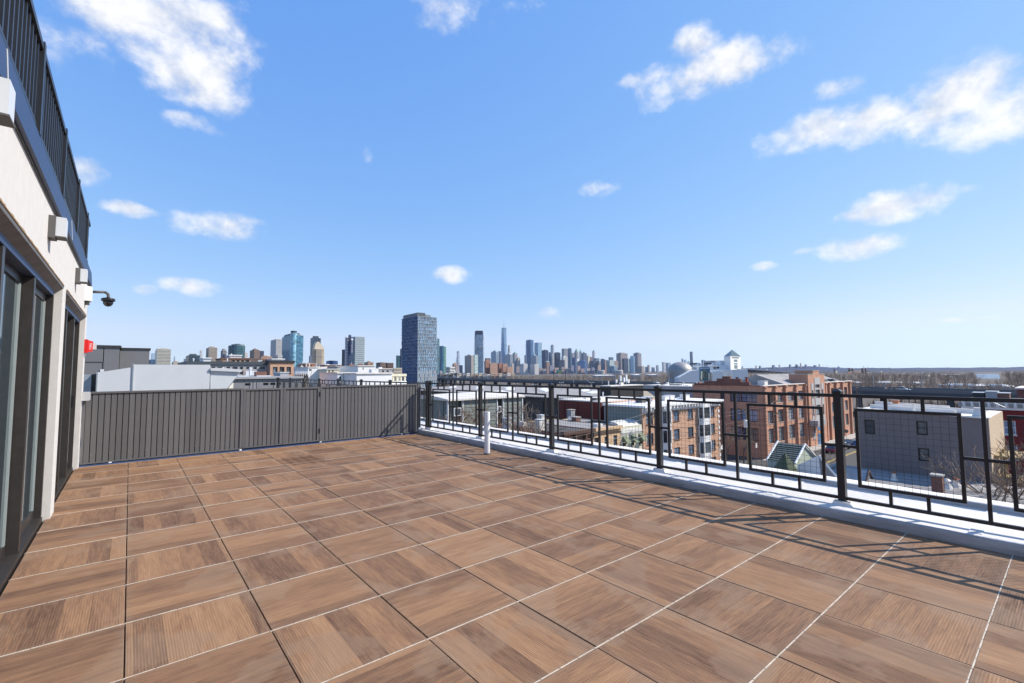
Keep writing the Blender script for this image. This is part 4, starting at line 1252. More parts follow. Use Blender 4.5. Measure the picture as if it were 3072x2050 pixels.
# beige gabled building with antennas
gq = lambda x, y: (1780 + x / 7.833, 1140 + y / 7.833)
t = thing('beige_gabled_building', 'beige building with a sloping parapet and phone antennas on its roof', 'building', (94.5, 67, GROUND))
bx0 = 94.5; by0 = at_x(*gq(945, 300), bx0)[1]; by1 = at_x(*gq(590, 300), bx0)[1]
bzt = at_x(*gq(940, 165), bx0)[2]
bx1 = at_y(*gq(1450, 400), by0)[0]; bzr = at_y(*gq(1450, 395), by0)[2]
mb = MB(); xm = at_y(*gq(1110, 175), by0)[0]
mb.prism([(bx0, by0, GROUND), (bx1, by0, GROUND), (bx1, by0, bzr), (xm, by0, bzt), (bx0, by0, bzt)], [(bx0, by1, GROUND), (bx1, by1, GROUND), (bx1, by1, bzr), (xm, by1, bzt), (bx0, by1, bzt)]); mb.build('wall', M_tan, t)
p0, p1 = at_x(*gq(680, 240), bx0), at_x(*gq(800, 520), bx0)
MB().box(bx0 - .1, bx0 - .002, p1[1], p0[1], GROUND, p0[2]).build('pale_panel', M_memb2, t)
MB().box(bx0 - .15, xm, by0 - .1, by1 + .1, bzt + .001, bzt + .15).build('coping', M_memb, t)
for k, (x, y, h) in enumerate(((2, 540, 1.6), (5, 640, 2.6), (4, 720, 2.1), (1.5, 775, 2.9), (3, 825, 1.7))):
    q = at_x(*gq(y, 100), bx0 + x)
    tt = thing('antenna_mast', ['short white antenna at the left end of the beige roof', 'tall white antenna second from the left on the beige roof', 'white antenna in the middle of the beige roof', 'tallest white antenna on the beige roof', 'short white antenna at the right end of the beige roof'][k], 'antenna', (q[0], q[1], bzt + .15))
    MB().tube((q[0], q[1], bzt + .15), (q[0], q[1], bzt + .15 + h), .09, .09, 6).build('mast', M_galvpole, tt)
    MB().box(q[0] - .22, q[0] + .22, q[1] - .2, q[1] + .2, bzt + .4 + h * .3, bzt + .1 + h).build('panel', M_white, tt)
# grey roofs round it
for lb, X, pl, pr, pt, dep, m, rm in (
        ('white gabled shed left of the beige building', 80, 1800, 1832, 1163, 12, M_dk, M_memb2),
        ('low pale roof with air units right of the beige building', 112, 1930, 2000, 1161, 18, M_gry, M_memb2),
        ('low pale roof in front of the brick loft gable', 108, 1990, 2078, 1164, 22, M_gry, M_memb2)):
    u1, u0 = at_x(pl, pt, X)[1], at_x(pr, pt, X)[1]; z = at_x(pr, pt, X)[2] + .2
    tt = thing('low_building', lb, 'building', (X, u0, GROUND))
    body(tt, X, X + dep, u0, u1, GROUND, z, m, roofm=rm)
    MB().box(X - .1, X + dep, u0 - .1, u1, z + .001, z + .2).build('coping', M_memb, tt)
for k, px in enumerate((2012, 2020, 2028, 2036)):
    q = at_x(px, 1166, 112); tt = roofbox(['leftmost', 'second', 'third', 'rightmost'][k] + ' of four dark condensers on the pale roof before the loft', q[0], q[0] + 1.2, q[1] - .35, q[1] + .35, q[2], 1.1, M_greybox)

# --- the neighbours on the right ----------------------------------------------
NZ = -9.45
t = thing('neighbour_building', 'low neighbouring building with a pale grey roof just below the parapet', 'building', (30, 4, GROUND))
body(t, 16, 61.9, -12, 15.9, GROUND, NZ, M_brickR, par=0.0, roofm=M_memb2, clutter=False)
MB().box(15.9, 61.9, 15.55, 16.0, NZ + .001, NZ + .22).build('coping', M_memb2, t)
seam_m = mat('roof_seam', (.19, .185, .185), .85, var=.3, scale=2)
for k in range(24):
    x = 17.5 + k * 1.85; MB().box(x, x + .16, -11.9, 15.5, NZ + .001, NZ + .018).build('roof_seam', seam_m, t)
for px, pt, pb, x in ((2811, 1423, 1466, 52.0),):
    q = at_x(px, pt, x); chimney('dark brick chimney on the pale roof in front of the mauve wall', x, q[1], NZ, .72, q[2] - NZ - .14, M_brickD, M_conc)
q = at_z(2433, 1425, NZ); chimney('short brick chimney beside the green spire', q[0], q[1], NZ, .9, .95, M_brickR, M_brickD)
for lb, px, py, w_ in (('small red capped vent on the pale roof', 2683, 1442, .3), ('white vent cone beside the dark chimney', 2841, 1466, .45), ('small brown box at the edge of the pale roof', 2868, 1462, .45)):
    q = at_z(px, py, NZ); tt = thing('roof_vent', lb, 'vent', (q[0], q[1], NZ))
    mm_ = M_memb if 'white' in lb else mat('rust_metal', (.28, .10, .05), .8)
    MB().lathe(q[0], q[1], [(w_, NZ), (w_ * .5, NZ + .45), (w_ * .5, NZ + .7)], 10).build('stack', mm_ if 'white' in lb else M_memb, tt); MB().lathe(q[0], q[1], [(w_ * .75, NZ + .701), (w_ * .3, NZ + .9)], 10).build('cap', mm_, tt)
q = at_z(2560, 1440, NZ)
tt = thing('roof_hatch', 'small tent-shaped skylight frame on the pale roof behind the tall post', 'skylight', (q[0], q[1], NZ))
mb = MB(); mb.prism([(q[0], q[1] - 1, NZ), (q[0] + 2, q[1] - 1, NZ), (q[0] + 1, q[1] - 1, NZ + .9)], [(q[0], q[1] + .9, NZ), (q[0] + 2, q[1] + .9, NZ), (q[0] + 1, q[1] + .9, NZ + .9)]); mb.build('glazing', M_lglass, tt)
MB().tube((q[0] - .05, q[1] - 1.05, NZ), (q[0] + 1, q[1] - 1.05, NZ + .95), .09, .09, 5).build('rafter', M_copper, tt); MB().tube((q[0] + 2.05, q[1] - 1.05, NZ), (q[0] + 1, q[1] - 1.05, NZ + .95), .09, .09, 5).build('rafter', M_copper, tt)

# mauve house
HX = 62.0
gh = thing('mauve_house', 'tall mauve-grey stucco house with white flat roof and few windows', 'house', (HX, 3.6, GROUND))
h5 = lambda x, y: (2500 + x / 2.904, 1080 + y / 2.904)
hy1 = at_x(*h5(205, 430), HX)[1]; hy0 = at_x(*h5(1345, 515), HX)[1]
xw = pxrects([h5(268, 0)[:1] + h5(358, 0)[:1]], [(h5(0, 522)[1], h5(0, 645)[1])], HX) + pxrects([(h5(720, 0)[0], h5(818, 0)[0])], [(h5(0, 535)[1], h5(0, 655)[1]), (h5(0, 768)[1], h5(0, 882)[1])], HX)
z_near = at_x(*h5(1345, 515), HX)[2]; z_far = at_x(*h5(205, 428), HX)[2]
hx1 = at_y(*h5(1470, 470), hy0)[0]
body(gh, HX, hx1, hy0, hy1, GROUND, z_near, M_grstuc, (), xw, dep=.2, z1b=z_far, roofm=M_memb)
# lit end wall in cream
for k in range(7):
    z0 = GROUND + (z_near - GROUND) * k / 7; z1 = GROUND + (z_near - GROUND) * (k + 1) / 7
    MB().box(HX + .12, hx1, hy0 - .05, hy0 - .002, z0 + .01, z1 - .01).build('end_panel', mat('cream_siding', (.55, .42, .29), .85, var=.12, scale=1.5), gh)
for h in xw: window(gh, 0, HX, -1, h, .2, M_blk, M_dglass, 1, 2, .13)
MB().prism([(HX - .12, hy0 - .15, z_near + .001), (HX + .25, hy0 - .15, z_near + .001), (HX + .25, hy1, z_far + .001), (HX - .12, hy1, z_far + .001)], [(HX - .12, hy0 - .15, z_near + .13), (HX + .25, hy0 - .15, z_near + .13), (HX + .25, hy1, z_far + .13), (HX - .12, hy1, z_far + .13)]).build('coping', M_memb, gh)
for k in range(6):
    y_ = hy0 + (hy1 - hy0) * (k + .6) / 6.2; z_ = z_near + (z_far - z_near) * (k + .6) / 6.2
    MB().box(HX + .3, hx1 - .1, y_, y_ + .12, z_ - .03, z_ + .035).build('roof_seam', seam_m, gh)
for k, (dx, y0, y1, hh) in enumerate(((3.0, .25, .95, .42), (5.2, .1, .8, .5), (7.2, .35, 1.0, .55))):
    ya_, yb_ = hy0 + (hy1 - hy0) * y0, hy0 + (hy1 - hy0) * y1
    za_, zb_ = z_near + (z_far - z_near) * y0, z_near + (z_far - z_near) * y1
    MB().prism([(HX + dx, ya_, za_ - .1), (HX + dx + .25, ya_, za_ - .1), (HX + dx + .25, yb_, zb_ - .1), (HX + dx, yb_, zb_ - .1)], [(HX + dx, ya_, za_ + hh), (HX + dx + .25, ya_, za_ + hh), (HX + dx + .25, yb_, zb_ + hh), (HX + dx, yb_, zb_ + hh)]).build('party_wall', M_memb, gh)
q = at_x(2687, 1205, HX + 6); chimney('small clay chimney on the mauve house roof', q[0], q[1], z_far - .2, .5, .9, mat('clay', (.42, .18, .09), .85), M_brickR)
q = at_x(2741, 1230, HX + 2)
tt = thing('vent_stack', 'white vent stack on the mauve house roof', 'vent', (q[0], q[1], z_near)); MB().lathe(q[0], q[1], [(.14, z_near), (.14, z_near + 1.0)], 8).build('pipe', M_memb, tt); MB().lathe(q[0], q[1], [(.18, z_near + 1.001), (.18, z_near + 1.1)], 8).build('cap', M_memb, tt)
q = at_x(2936, 1240, HX + .8)
tt = thing('roof_funnel', 'white tapered flashing box at the near corner of the mauve roof', 'vent', (q[0], q[1], z_near)); MB().prism([(q[0] - .5, q[1] - .5, z_near), (q[0] + .5, q[1] - .5, z_near), (q[0] + .5, q[1] + .5, z_near), (q[0] - .5, q[1] + .5, z_near)], [(q[0] - .25, q[1] - .25, z_near + .9), (q[0] + .25, q[1] - .25, z_near + .9), (q[0] + .25, q[1] + .25, z_near + .9), (q[0] - .25, q[1] + .25, z_near + .9)]).build('box', M_memb, tt); MB().box(q[0] - .3, q[0] + .3, q[1] - .3, q[1] + .3, z_near + .901, z_near + .98).build('cap', M_memb, tt)
# wooden stair / porch frame at its lit end
ps = thing('wooden_porch', 'weathered wooden back porch and stairs behind the mauve house', 'porch', (HX + 4, hy0 - 2, GROUND))
pwm = mat('weathered_timber', (.30, .23, .12), .9, var=.3, scale=3)
for x in (HX + 2, HX + 4.3, HX + 6.6):
    for y in (hy0 - .6, hy0 - 2.4): MB().box(x, x + .16, y, y + .16, GROUND, z_near - 3.2).build('post', pwm, ps)
for z in (-7.2, -9.6, -12.0):
    MB().box(HX + 1.9, HX + 6.9, hy0 - 2.5, hy0 - .07, z, z + .16).build('landing', pwm, ps)
    for k in range(9): MB().box(HX + 2.1 + k * .55, HX + 2.18 + k * .55, hy0 - 2.48, hy0 - 2.4, z + .165, z + 1.05).build('baluster', pwm, ps)
    MB().box(HX + 1.9, HX + 6.9, hy0 - 2.5, hy0 - 2.38, z + 1.051, z + 1.13).build('handrail', pwm, ps)
# red house with white cornice at the right edge
RXX = 92.0
ry1, ry0 = at_x(2883, 1215, RXX)[1], at_x(3330, 1235, RXX)[1]
rz = at_x(2885, 1201, RXX)[2]
t = thing('dark_red_house', 'dark red house with ornate white cornice at the right edge', 'house', (RXX, ry0, GROUND))
xw = [(ry0 + 2 + k * 3.0, ry0 + 3.2 + k * 3.0, rz - z_ - 1.9, rz - z_) for k in range(6) for z_ in (2.6, 5.9) if ry0 + 3.2 + k * 3.0 < ry1 - .5]
xw = [tuple(round(v, 2) for v in h) for h in xw]
body(t, RXX, RXX + 12, ry0, ry1, GROUND, rz, M_redp, (), xw, dep=.2, roofm=M_troof)
for h in xw: window(t, 0, RXX, -1, h, .2, M_white, M_bglass, 1, 2, .14, sill=M_white)
MB().box(RXX - .55, RXX + .2, ry0 - .3, ry1 + .45, rz + .001, rz + .2).build('cornice', M_white, t)
MB().box(RXX - .2, RXX - .002, ry0, ry1, rz - 1.15, rz - .002).build('frieze', M_white, t)
kk = 0; y = ry0 + .3; bm2 = MB().box(-.5, 0, -.1, .1, -.7, 0).mesh('bracket', M_white); pm2 = MB().box(-.05, 0, -.22, .22, -.75, -.25).mesh('frieze_panel', M_gry)
while y < ry1:
    link('bracket', bm2, (RXX - .202, y, rz - .003), t); link('frieze_panel', pm2, (RXX - .203, y + .42, rz - .1), t); y += .84
for k, px in enumerate((2935, 2975, 3010)):
    q = at_x(px, 1190, RXX + 4); roofbox(['dark', 'pale', 'reddish'][k] + ' bulkhead box on the dark red house roof', q[0], q[0] + 2, q[1] - .6, q[1] + .6, rz - .15, 1.1 + .2 * (k == 1), (M_dk, M_gry, M_brickD)[k])
t = thing('brown_house', 'brown brick house end with white roof edge at the far right', 'house', (115, 3, GROUND))
q0 = at_x(3050, 1168, 112); body(t, 112, 124, q0[1] - 12, q0[1], GROUND, q0[2], M_brickD, roofm=M_memb); MB().box(111.8, 124, q0[1] - 12, q0[1] + .2, q0[2] + .001, q0[2] + .25).build('coping', M_memb, t)
tt = thing('roof_aerial', 'metal aerial on the ledge in front of the dark red house', 'antenna', (80, 5, -5))
q = at_x(2985, 1237, 80); MB().tube((80, q[1], GROUND), (80, q[1], q[2] + 1.4), .05, .05, 5).build('mast', M_galvpole, tt); MB().tube((80, q[1] - .9, q[2] + .6), (80, q[1] + .7, q[2] + 1.5), .05, .05, 5).build('boom', M_galvpole, tt)

# church spire and green roof
sx_ = 50.0
q = at_x(2355, 1357, sx_)
t = thing('church_spire', 'small green-brown shingled pyramid spire rising behind the parapet', 'spire', (sx_, q[1], NZ))
hexa = [(sx_ + 2.1 * math.cos(a), q[1] + 2.1 * math.sin(a)) for a in [math.pi / 6 + k * math.pi / 3 for k in range(6)]]
zb = -10.0
sm = [mat('spire_shingle_green', (.085, .10, .055), .85, var=.3, scale=4), mat('spire_shingle_brown', (.20, .155, .115), .85, var=.2, scale=4)]
for k in range(6):
    a, b = hexa[k], hexa[(k + 1) % 6]
    for i in range(6):
        f0, f1 = i / 6, (i + 1) / 6 - .006
        L3 = lambda p_, f, o=0: (p_[0] + (sx_ - p_[0]) * f + (p_[0] - sx_) * o, p_[1] + (q[1] - p_[1]) * f + (p_[1] - q[1]) * o, zb + (q[2] - zb) * f)
        m1 = MB(); m1.quad(L3(a, f0, .015), L3(b, f0, .015), L3(b, f1), L3(a, f1)); m1.build('shingle_course', sm[1] if k in (4,) else sm[0], t)
MB().poly([(sx_ + (x - sx_) * .9, q[1] + (y - q[1]) * .9) for x, y in hexa], GROUND, zb).build('wall', M_brickR, t)
gx = 55.0
g0, g1, g2 = at_x(2350, 1330, gx + 3), at_x(2412, 1334, gx + 3), at_x(2432, 1384, gx)
t = thing('church_hall', 'dark green shingled gable roof of the hall behind the spire', 'hall', (gx, g1[1], GROUND))
ry_a, ry_b = g0[1] + .6, g1[1]
zrg, ze = g0[2], at_x(2400, 1392, gx)[2]
for i in range(9):
    f0, f1 = i / 9, (i + 1) / 9
    xA, xB = gx + 3 * f0, gx + 3 * f1; zA, zB = ze + (zrg - ze) * f0, ze + (zrg - ze) * f1
    MB().prism([(xA, ry_b, zA), (xB, ry_b, zB), (xB, ry_a, zB), (xA, ry_a, zA)], [(xA - .06, ry_b, zA + .10), (xB, ry_b, zB + .04), (xB, ry_a, zB + .04), (xA - .06, ry_a, zA + .10)]).build('shingle_course', M_greenr, t)
mb = MB(); mb.prism([(gx, ry_b, ze), (gx + 6, ry_b, ze), (gx + 3, ry_b, zrg)], [(gx, ry_a, ze), (gx + 6, ry_a, ze), (gx + 3, ry_a, zrg)]); mb.box(gx, gx + 6, ry_b, ry_a, GROUND, ze); mb.build('wall', mat('pale_green_clapboard', (.42, .47, .38), .8, var=.08), t)
for e in (ry_b - .12, ry_a + .01):
    mb = MB(); mb.tube((gx - .1, e, ze), (gx + 3, e, zrg + .15), .11, .11, 5); mb.build('barge_board', M_white, t); mb = MB(); mb.tube((gx + 6.1, e, ze), (gx + 3, e, zrg + .15), .11, .11, 5); mb.build('barge_board', M_white, t)
wq0, wq1, wq2 = at_x(2392, 1402, 52.5), at_x(2455, 1367, 52.5), at_x(2512, 1394, 52.5)
t = thing('white_lean_to', 'white painted gable wall beside the green hall roof', 'shed', (52.5, wq1[1], NZ))
mb = MB(); mb.prism([(52.5, wq0[1], NZ - 1), (52.5, wq1[1] - .2, NZ - 1), (52.5, wq1[1], wq1[2]), (52.5, wq0[1], wq0[2] + .2)], [(53.1, wq0[1], NZ - 1), (53.1, wq1[1] - .2, NZ - 1), (53.1, wq1[1], wq1[2]), (53.1, wq0[1], wq0[2] + .2)]); mb.build('gable', M_white, t)
mb = MB(); mb.prism([(52.6, wq1[1] - .21, NZ - 1), (52.6, wq2[1], NZ - 1), (52.6, wq2[1], NZ + .1), (52.6, wq1[1], wq1[2] - .1)], [(53, wq1[1] - .21, NZ - 1), (53, wq2[1], NZ - 1), (53, wq2[1], NZ + .1), (53, wq1[1], wq1[2] - .1)]); mb.build('side_wall', M_memb2, t)
MB().tube((52.55, wq1[1], wq1[2]), (52.55, wq2[1], NZ + .2), .1, .1, 5).build('barge_board', M_white, t)

# --- left middle distance ----------------------------------------------------------
def bld(label, pxl, pxr, pyt, Y, dep, wm, cols=(), rows=(), fm=None, gm=None, nx=2, nz=1, name='building', cat='building', roofm=None, cop=None, coph=.3, extra=None):
    x0, x1 = at_y(pxl, pyt, Y)[0], at_y(pxr, pyt, Y)[0]; z = (at_y(pxl, pyt, Y)[2] + at_y(pxr, pyt, Y)[2]) / 2
    t = thing(name, label, cat, (x0, Y, GROUND))
    yh = [h for h in pyrects(list(cols), list(rows), Y) if h[0] > x0 + .05 and h[1] < x1 - .05] if cols else []
    body(t, x0, x1, Y, Y + dep, GROUND, z, wm, yh, (), dep=.25, roofm=roofm)
    for h in yh: window(t, 1, Y, -1, h, .25, fm or M_dk, gm or M_lglass, nx, nz, .12)
    if cop: MB().box(x0 - .15, x1 + .15, Y - .2, Y + dep + .15, z + .001, z + coph).build('coping', cop, t)
    return t, x0, x1, z


n4 = lambda x: 600 + x / 7.833
m4 = lambda y: 1060 + y / 7.833
# long grey and brick block
t, bx0_, bx1_, bz_ = bld('long grey brick apartment block with dark cornice behind the ducts', 560, 811, 1095, 88, 16, M_gry,
    cols=[(n4(a), n4(b)) for a, b in ((275, 355), (415, 540), (625, 705), (765, 880), (940, 1010), (1090, 1200), (1255, 1335), (1405, 1525), (1570, 1645))], rows=[(m4(322), m4(378)), (m4(440), m4(500)), (m4(570), m4(630))], cop=mat('slate_cornice', (.06, .075, .09), .6), coph=.55)
for a, b in ((1020, 1085), (1165, 1170), (1360, 1400), (1530, 1565)):
    p0, p1 = at_y(n4(a), m4(398), 88), at_y(n4(b), m4(560), 88); MB().box(p0[0], p1[0], 87.9, 87.998, p1[2], p0[2]).build('brick_panel', M_brickO, t)
p0, p1 = at_y(n4(1205), m4(410), 88), at_y(n4(1355), m4(600), 88); MB().box(p0[0], p1[0], 87.2, 87.998, GROUND, p0[2]).build('grey_bay', M_memb2, t)
t, _, _, _ = bld('orange brick end pavilion of the long block with tall windows', 811, 882, 1088.5, 86, 18, M_brickO,
    cols=[(n4(a), n4(b)) for a, b in ((1712, 1825), (1872, 1985), (2035, 2140))], rows=[(m4(322), m4(500))], nx=3, nz=3, cop=M_dk, coph=.35)
t, x0, x1, z = bld('orange brick penthouse storey on the long grey block', 668, 752, 1077.5, 96, 8, M_brickO, cols=[(n4(a), n4(b)) for a, b in ((750, 820), (862, 925), (970, 1032), (1070, 1160))], rows=[(m4(165), m4(245))], gm=M_bglass, cop=M_brickD, coph=.2)
for lb, a, b, py, Y in (('white bulkhead on top of the orange brick penthouse', 690, 724, 1067.5, 98), ('white bulkhead cube on the left of the long grey block roof', 610, 632, 1076, 94), ('white bulkhead above the orange brick end pavilion', 817, 852, 1079, 92)):
    t, *_ = bld(lb, a, b, py, Y, 5, M_white, name='roof_bulkhead', cat='bulkhead', cop=M_white, coph=.15)
# near grey wall with small windows beyond the far railing
t, x0, x1, z = bld('grey brick building with small windows just beyond the far railing', 640, 905, 1137, 46, 22, mat('grey_brick', (.25, .25, .26), .85, var=.15, scale=2),
    cols=[(n4(a), n4(b)) for a, b in ((1055, 1190), (1485, 1610), (1650, 1775), (1850, 1905))], rows=[(m4(705), m4(762))], gm=M_dglass, roofm=M_memb2, cop=M_gry, coph=.2)
for lb, a, b, py in (('grey and dark lift housing on the grey brick building', 841, 867, 1119), ('low white skylight hump on the grey brick building', 772, 810, 1133), ('low white roof unit near the left of the grey brick building', 716, 740, 1132)):
    p0, p1 = at_y(a, py, 52), at_y(b, py, 52); roofbox(lb, p0[0], p1[0], 52, 55, z - .1, max(.3, p0[2] - z + .1), M_memb2 if 'white' in lb else M_gry)
# gabled dark row with white dormers
t, x0, x1, z = bld('dark mansard row with little white gables right of the brick pavilion', 880, 925, 1124, 110, 14, M_dk, name='terrace_row', cat='building')
ng = 7
for k in range(ng):
    a = x0 + (x1 - x0) * k / ng; b = x0 + (x1 - x0) * (k + 1) / ng
    m1 = MB(); m1.prism([(a + .2, 109.5, z - .3), (b - .2, 109.5, z - .3), ((a + b) / 2, 109.5, z + .75)], [(a + .2, 111, z - .3), (b - .2, 111, z - .3), ((a + b) / 2, 111, z + .75)]); m1.build('gable', M_white, t)
# white and cream houses
wh = [('white rendered house with two pairs of small windows above the bare tree', 924, 980, 1103, 135, [(927, 935), (969, 977)], [(1108, 1113)], M_white),
      ('dark roofed low house left of the white rendered house', 905, 927, 1106, 150, [], [], M_dk),
      ('brown brick block behind the bare tree', 975, 1020, 1096, 210, [(985, 992), (998, 1005)], [(1101, 1106)], M_brickD),
      ('low brown brick block left of the cream stepped tower base', 917, 945, 1091, 260, [(922, 927), (932, 937)], [(1095, 1100)], M_brickR),
      ('cream low house with orange trim right of the bare tree', 980, 1018, 1109, 128, [(985, 990), (996, 1001)], [(1112, 1116)], M_cream),
      ('white low block with pale bands below the dark glass tower', 1012, 1074, 1101, 190, [(1026, 1036), (1044, 1062)], [(1105, 1109), (1112, 1116)], M_gry),
      ('white stair block with a shaded left side in the middle of the white roofs', 1074, 1124, 1099, 120, [(1088, 1091)], [(1103, 1110)], M_white),
      ('grey stepped house right of the white stair block', 1124, 1177, 1108, 130, [(1132, 1138), (1146, 1152), (1160, 1166)], [(1112, 1117)], M_gry),
      ('bright white blank wall in front of the glass tower', 1070, 1176, 1122, 74, [], [], M_white),
      ('white house with tall dark windows left of the blank white wall', 1013, 1070, 1121, 80, [(1019, 1024), (1030, 1034), (1038, 1042), (1046, 1050), (1055, 1059), (1063, 1067)], [(1130, 1143), (1148, 1158)], M_white)]
for lb, a, b, py, Y, cols, rows, m in wh:
    t, x0, x1, z = bld(lb, a, b, py, Y, 10 if Y < 100 else 14, m, cols=cols, rows=rows, gm=M_dglass, nx=2, nz=2, name='house', cat='house', cop=M_memb, coph=.2)
# colonnade right of the blank wall
cx0, cx1 = at_y(1176, 1125, 76)[0], at_y(1220, 1125, 76)[0]; cz = at_y(1198, 1122, 76)[2]; cz2 = at_y(1198, 1144, 76)[2]
t = thing('roof_pergola', 'cream columned loggia at the right end of the blank white wall', 'loggia', (cx0, 76, GROUND))
MB().box(cx0, cx1, 76, 84, cz - .45, cz).build('roof_beam', M_cream, t)
for k in range(4): x = cx0 + .2 + (cx1 - cx0 - .6) * k / 3; MB().box(x, x + .3, 76.1, 76.4, cz2, cz - .451).build('column', M_cream, t)
MB().box(cx0, cx1, 76, 84, GROUND, cz2 - .001).build('wall', M_white, t); MB().box(cx0, cx1, 79, 79.3, cz2, cz - .452).build('back_wall', M_gry, t)
rr = random.Random(9)

# ================================================================== STREET THINGS
M_tyre = mat('tyre', (.02, .02, .02), .9, var=0)
M_rim = mat('alloy_rim', (.5, .5, .5), .3, metal=.8, var=0)
M_hl = mat('head_lamp', (.75, .75, .72), .15, var=0, spec=.8)
M_tl = mat('tail_lamp', (.45, .02, .02), .2, var=0)


def car(label, x, y, z, ang, col, key, tall=1.0, simple=False):
    t = thing('car', label, 'car', (x, y, z)); t.rotation_euler = (0, 0, ang)
    WLk = WL[t.name]; WL[t.name] = (0, 0, 0)          # parts are given in the car's own axes
    pm_ = mat('paint_' + key, col, .28, var=.03, spec=.6, coat=.6)
    W = .88
    low = [(-2.2, .35), (-2.25, .62), (-2.1, .86), (-1.35, .93 * tall), (.75, .93 * tall), (1.75, .80), (2.15, .66), (2.22, .38)]
    mb = MB(); mb.prism([(a, -W, b) for a, b in low], [(a, W, b) for a, b in low]); mb.build('body', pm_, t)
    cab = [(-1.75, .92), (-1.35, 1.40 * tall), (.15, 1.43 * tall), (.95, .93)]
    mb = MB(); mb.prism([(a, -W + .1 + (.12 if b > 1 else 0), b) for a, b in cab], [(a, W - .1 - (.12 if b > 1 else 0), b) for a, b in cab]); mb.build('windows', M_dglass, t)
    mb = MB(); mb.prism([(-1.33, -W + .2, 1.40 * tall), (.16, -W + .2, 1.43 * tall), (.16, W - .2, 1.43 * tall), (-1.33, W - .2, 1.40 * tall)], [(-1.25, -W + .25, 1.45 * tall), (.1, -W + .25, 1.48 * tall), (.1, W - .25, 1.48 * tall), (-1.25, W - .25, 1.45 * tall)]); mb.build('roof', pm_, t)
    if not simple:
        for wx in (-1.35, 1.35):
            for s in (-1, 1):
                mb = MB().tube((wx, s * (W - .16), .33), (wx, s * (W + .02), .33), .33, .33, 14); wo = mb.build('wheel', M_tyre, t)
                MB().tube((wx, s * (W + .021), .33), (wx, s * (W + .03), .33), .2, .2, 10).build('rim', M_rim, wo)
        for s in (-1, 1):
            MB().box(2.12, 2.235, s * .8, s * .5, .55, .68).build('headlight', M_hl, t); MB().box(-2.27, -2.2, s * .84, s * .6, .62, .8).build('tail_light', M_tl, t)
            MB().box(.62, .80, s * (W + .001), s * (W + .12), .93, 1.06).build('mirror', pm_, t)
    WL[t.name] = WLk
    return t


q = at_z(2452, 1352, gz); car('dark red car parked by the loft entrance', q[0], 29.8, gz + .01, .05, (.16, .012, .022), 'maroon')
q = at_z(2487, 1348, gz); car('white car parked behind the dark red car', q[0] + 2, 29.7, gz + .01, .03, (.62, .62, .62), 'white')
q = at_z(2512, 1343, gz); car('black car with bright lamps beside the tall railing post', q[0] + 3, 29.9, gz + .01, math.pi, (.012, .012, .014), 'black')
q = at_z(2545, 1338, gz); car('blue car on the street right of the tall railing post', q[0], q[1] - 2, gz + .01, .0, (.03, .07, .22), 'blue')
q = at_z(2567, 1243, gz); car('dark blue car parked far up the street beside the loft end', 148, 30, gz + .01, math.pi, (.025, .045, .10), 'navy')
q = at_z(2575, 1238, gz); car('grey car at the kerb beyond the loft end', 156, 30.2, gz + .01, math.pi, (.2, .21, .22), 'grey')


def pole(label, px, py_b, py_t, z0=gz, arms=(), transformer=None, m=None, Y=None):
    b = at_z(px, py_b, z0) if Y is None else at_y(px, py_t, Y)
    d = ray(px, py_t); hz = CAM[2] + (np.hypot(b[0] - CAM[0], b[1] - CAM[1]) / np.hypot(d[0], d[1])) * d[2]
    t = thing('utility_pole', label, 'pole', (b[0], b[1], z0))
    MB().tube((b[0], b[1], z0), (b[0] + .05, b[1], hz), .17, .11, 8).build('shaft', m or M_woodpole, t)
    for k, dz in enumerate(arms):
        MB().box(b[0] - 1.15, b[0] + 1.15, b[1] - .07, b[1] + .07, hz - dz - .07, hz - dz + .07).build('crossarm', M_woodpole, t)
        for o in (-1.05, -.55, .55, 1.05): MB().lathe(b[0] + o, b[1], [(.05, hz - dz + .071), (.07, hz - dz + .14), (.04, hz - dz + .2)], 6).build('insulator', M_dk, t)
    if transformer: MB().lathe(b[0] - .45, b[1], [(.3, hz - transformer - 1.3), (.32, hz - transformer - .2), (.2, hz - transformer)], 10).build('transformer', M_white, t)
    return (b[0], b[1], hz)


pA = pole('pale utility pole with white transformer in front of the shaded loft wall', 2245, 1393, 1222, arms=(.8,), transformer=2.2, m=mat('pale_pole', (.36, .31, .18), .9, var=.2))
pB = pole('dark utility pole with two crossarms in front of the lit loft windows', 2333, 1400, 1190, arms=(.9, 3.0))
pC = pole('brown leaning pole in front of the orange brick corner house', 1964, 1400, 1228, arms=(1.2,), Y=35.5)
pD = pole('slim dark pole at the right end of the loft', 2557, 1300, 1246, arms=())
pE = pole('tall dark pole between the loft and the mauve house', 2577, 1290, 1159, arms=(.4,), z0=gz)


def wire(label, a, b, sag=.8, r=.02):
    pts = [tuple(np.array(a) * (1 - f) + np.array(b) * f - np.array([0, 0, sag * 4 * f * (1 - f)])) for f in np.linspace(0, 1, 9)]
    o = MB().path(pts, r, 4).build('power_line', M_blk, loc=tuple(pts[0]))
    return tag(o, label, 'cable')


nW = ['top', 'second', 'third', 'fourth', 'lowest']
for k in range(4):
    z = (0, .9, 3.0, 4.2)[k]
    wire(nW[k] + ' overhead cable between the pale pole and the dark loft pole', (pA[0], pA[1], pA[2] - z * .6 - .1), (pB[0], pB[1], pB[2] - z - .2), .5)
    wire(nW[k] + ' overhead cable from the brick corner house to the pale pole', (pC[0], pC[1], pC[2] - z * .7 - .1), (pA[0], pA[1], pA[2] - z * .6 - .3), .8)
    wire(nW[k] + ' overhead cable running past the awnings to the leaning pole', (20, 35.2, -5.6 - z * .6), (pC[0], pC[1], pC[2] - z * .7 - .2), .8)


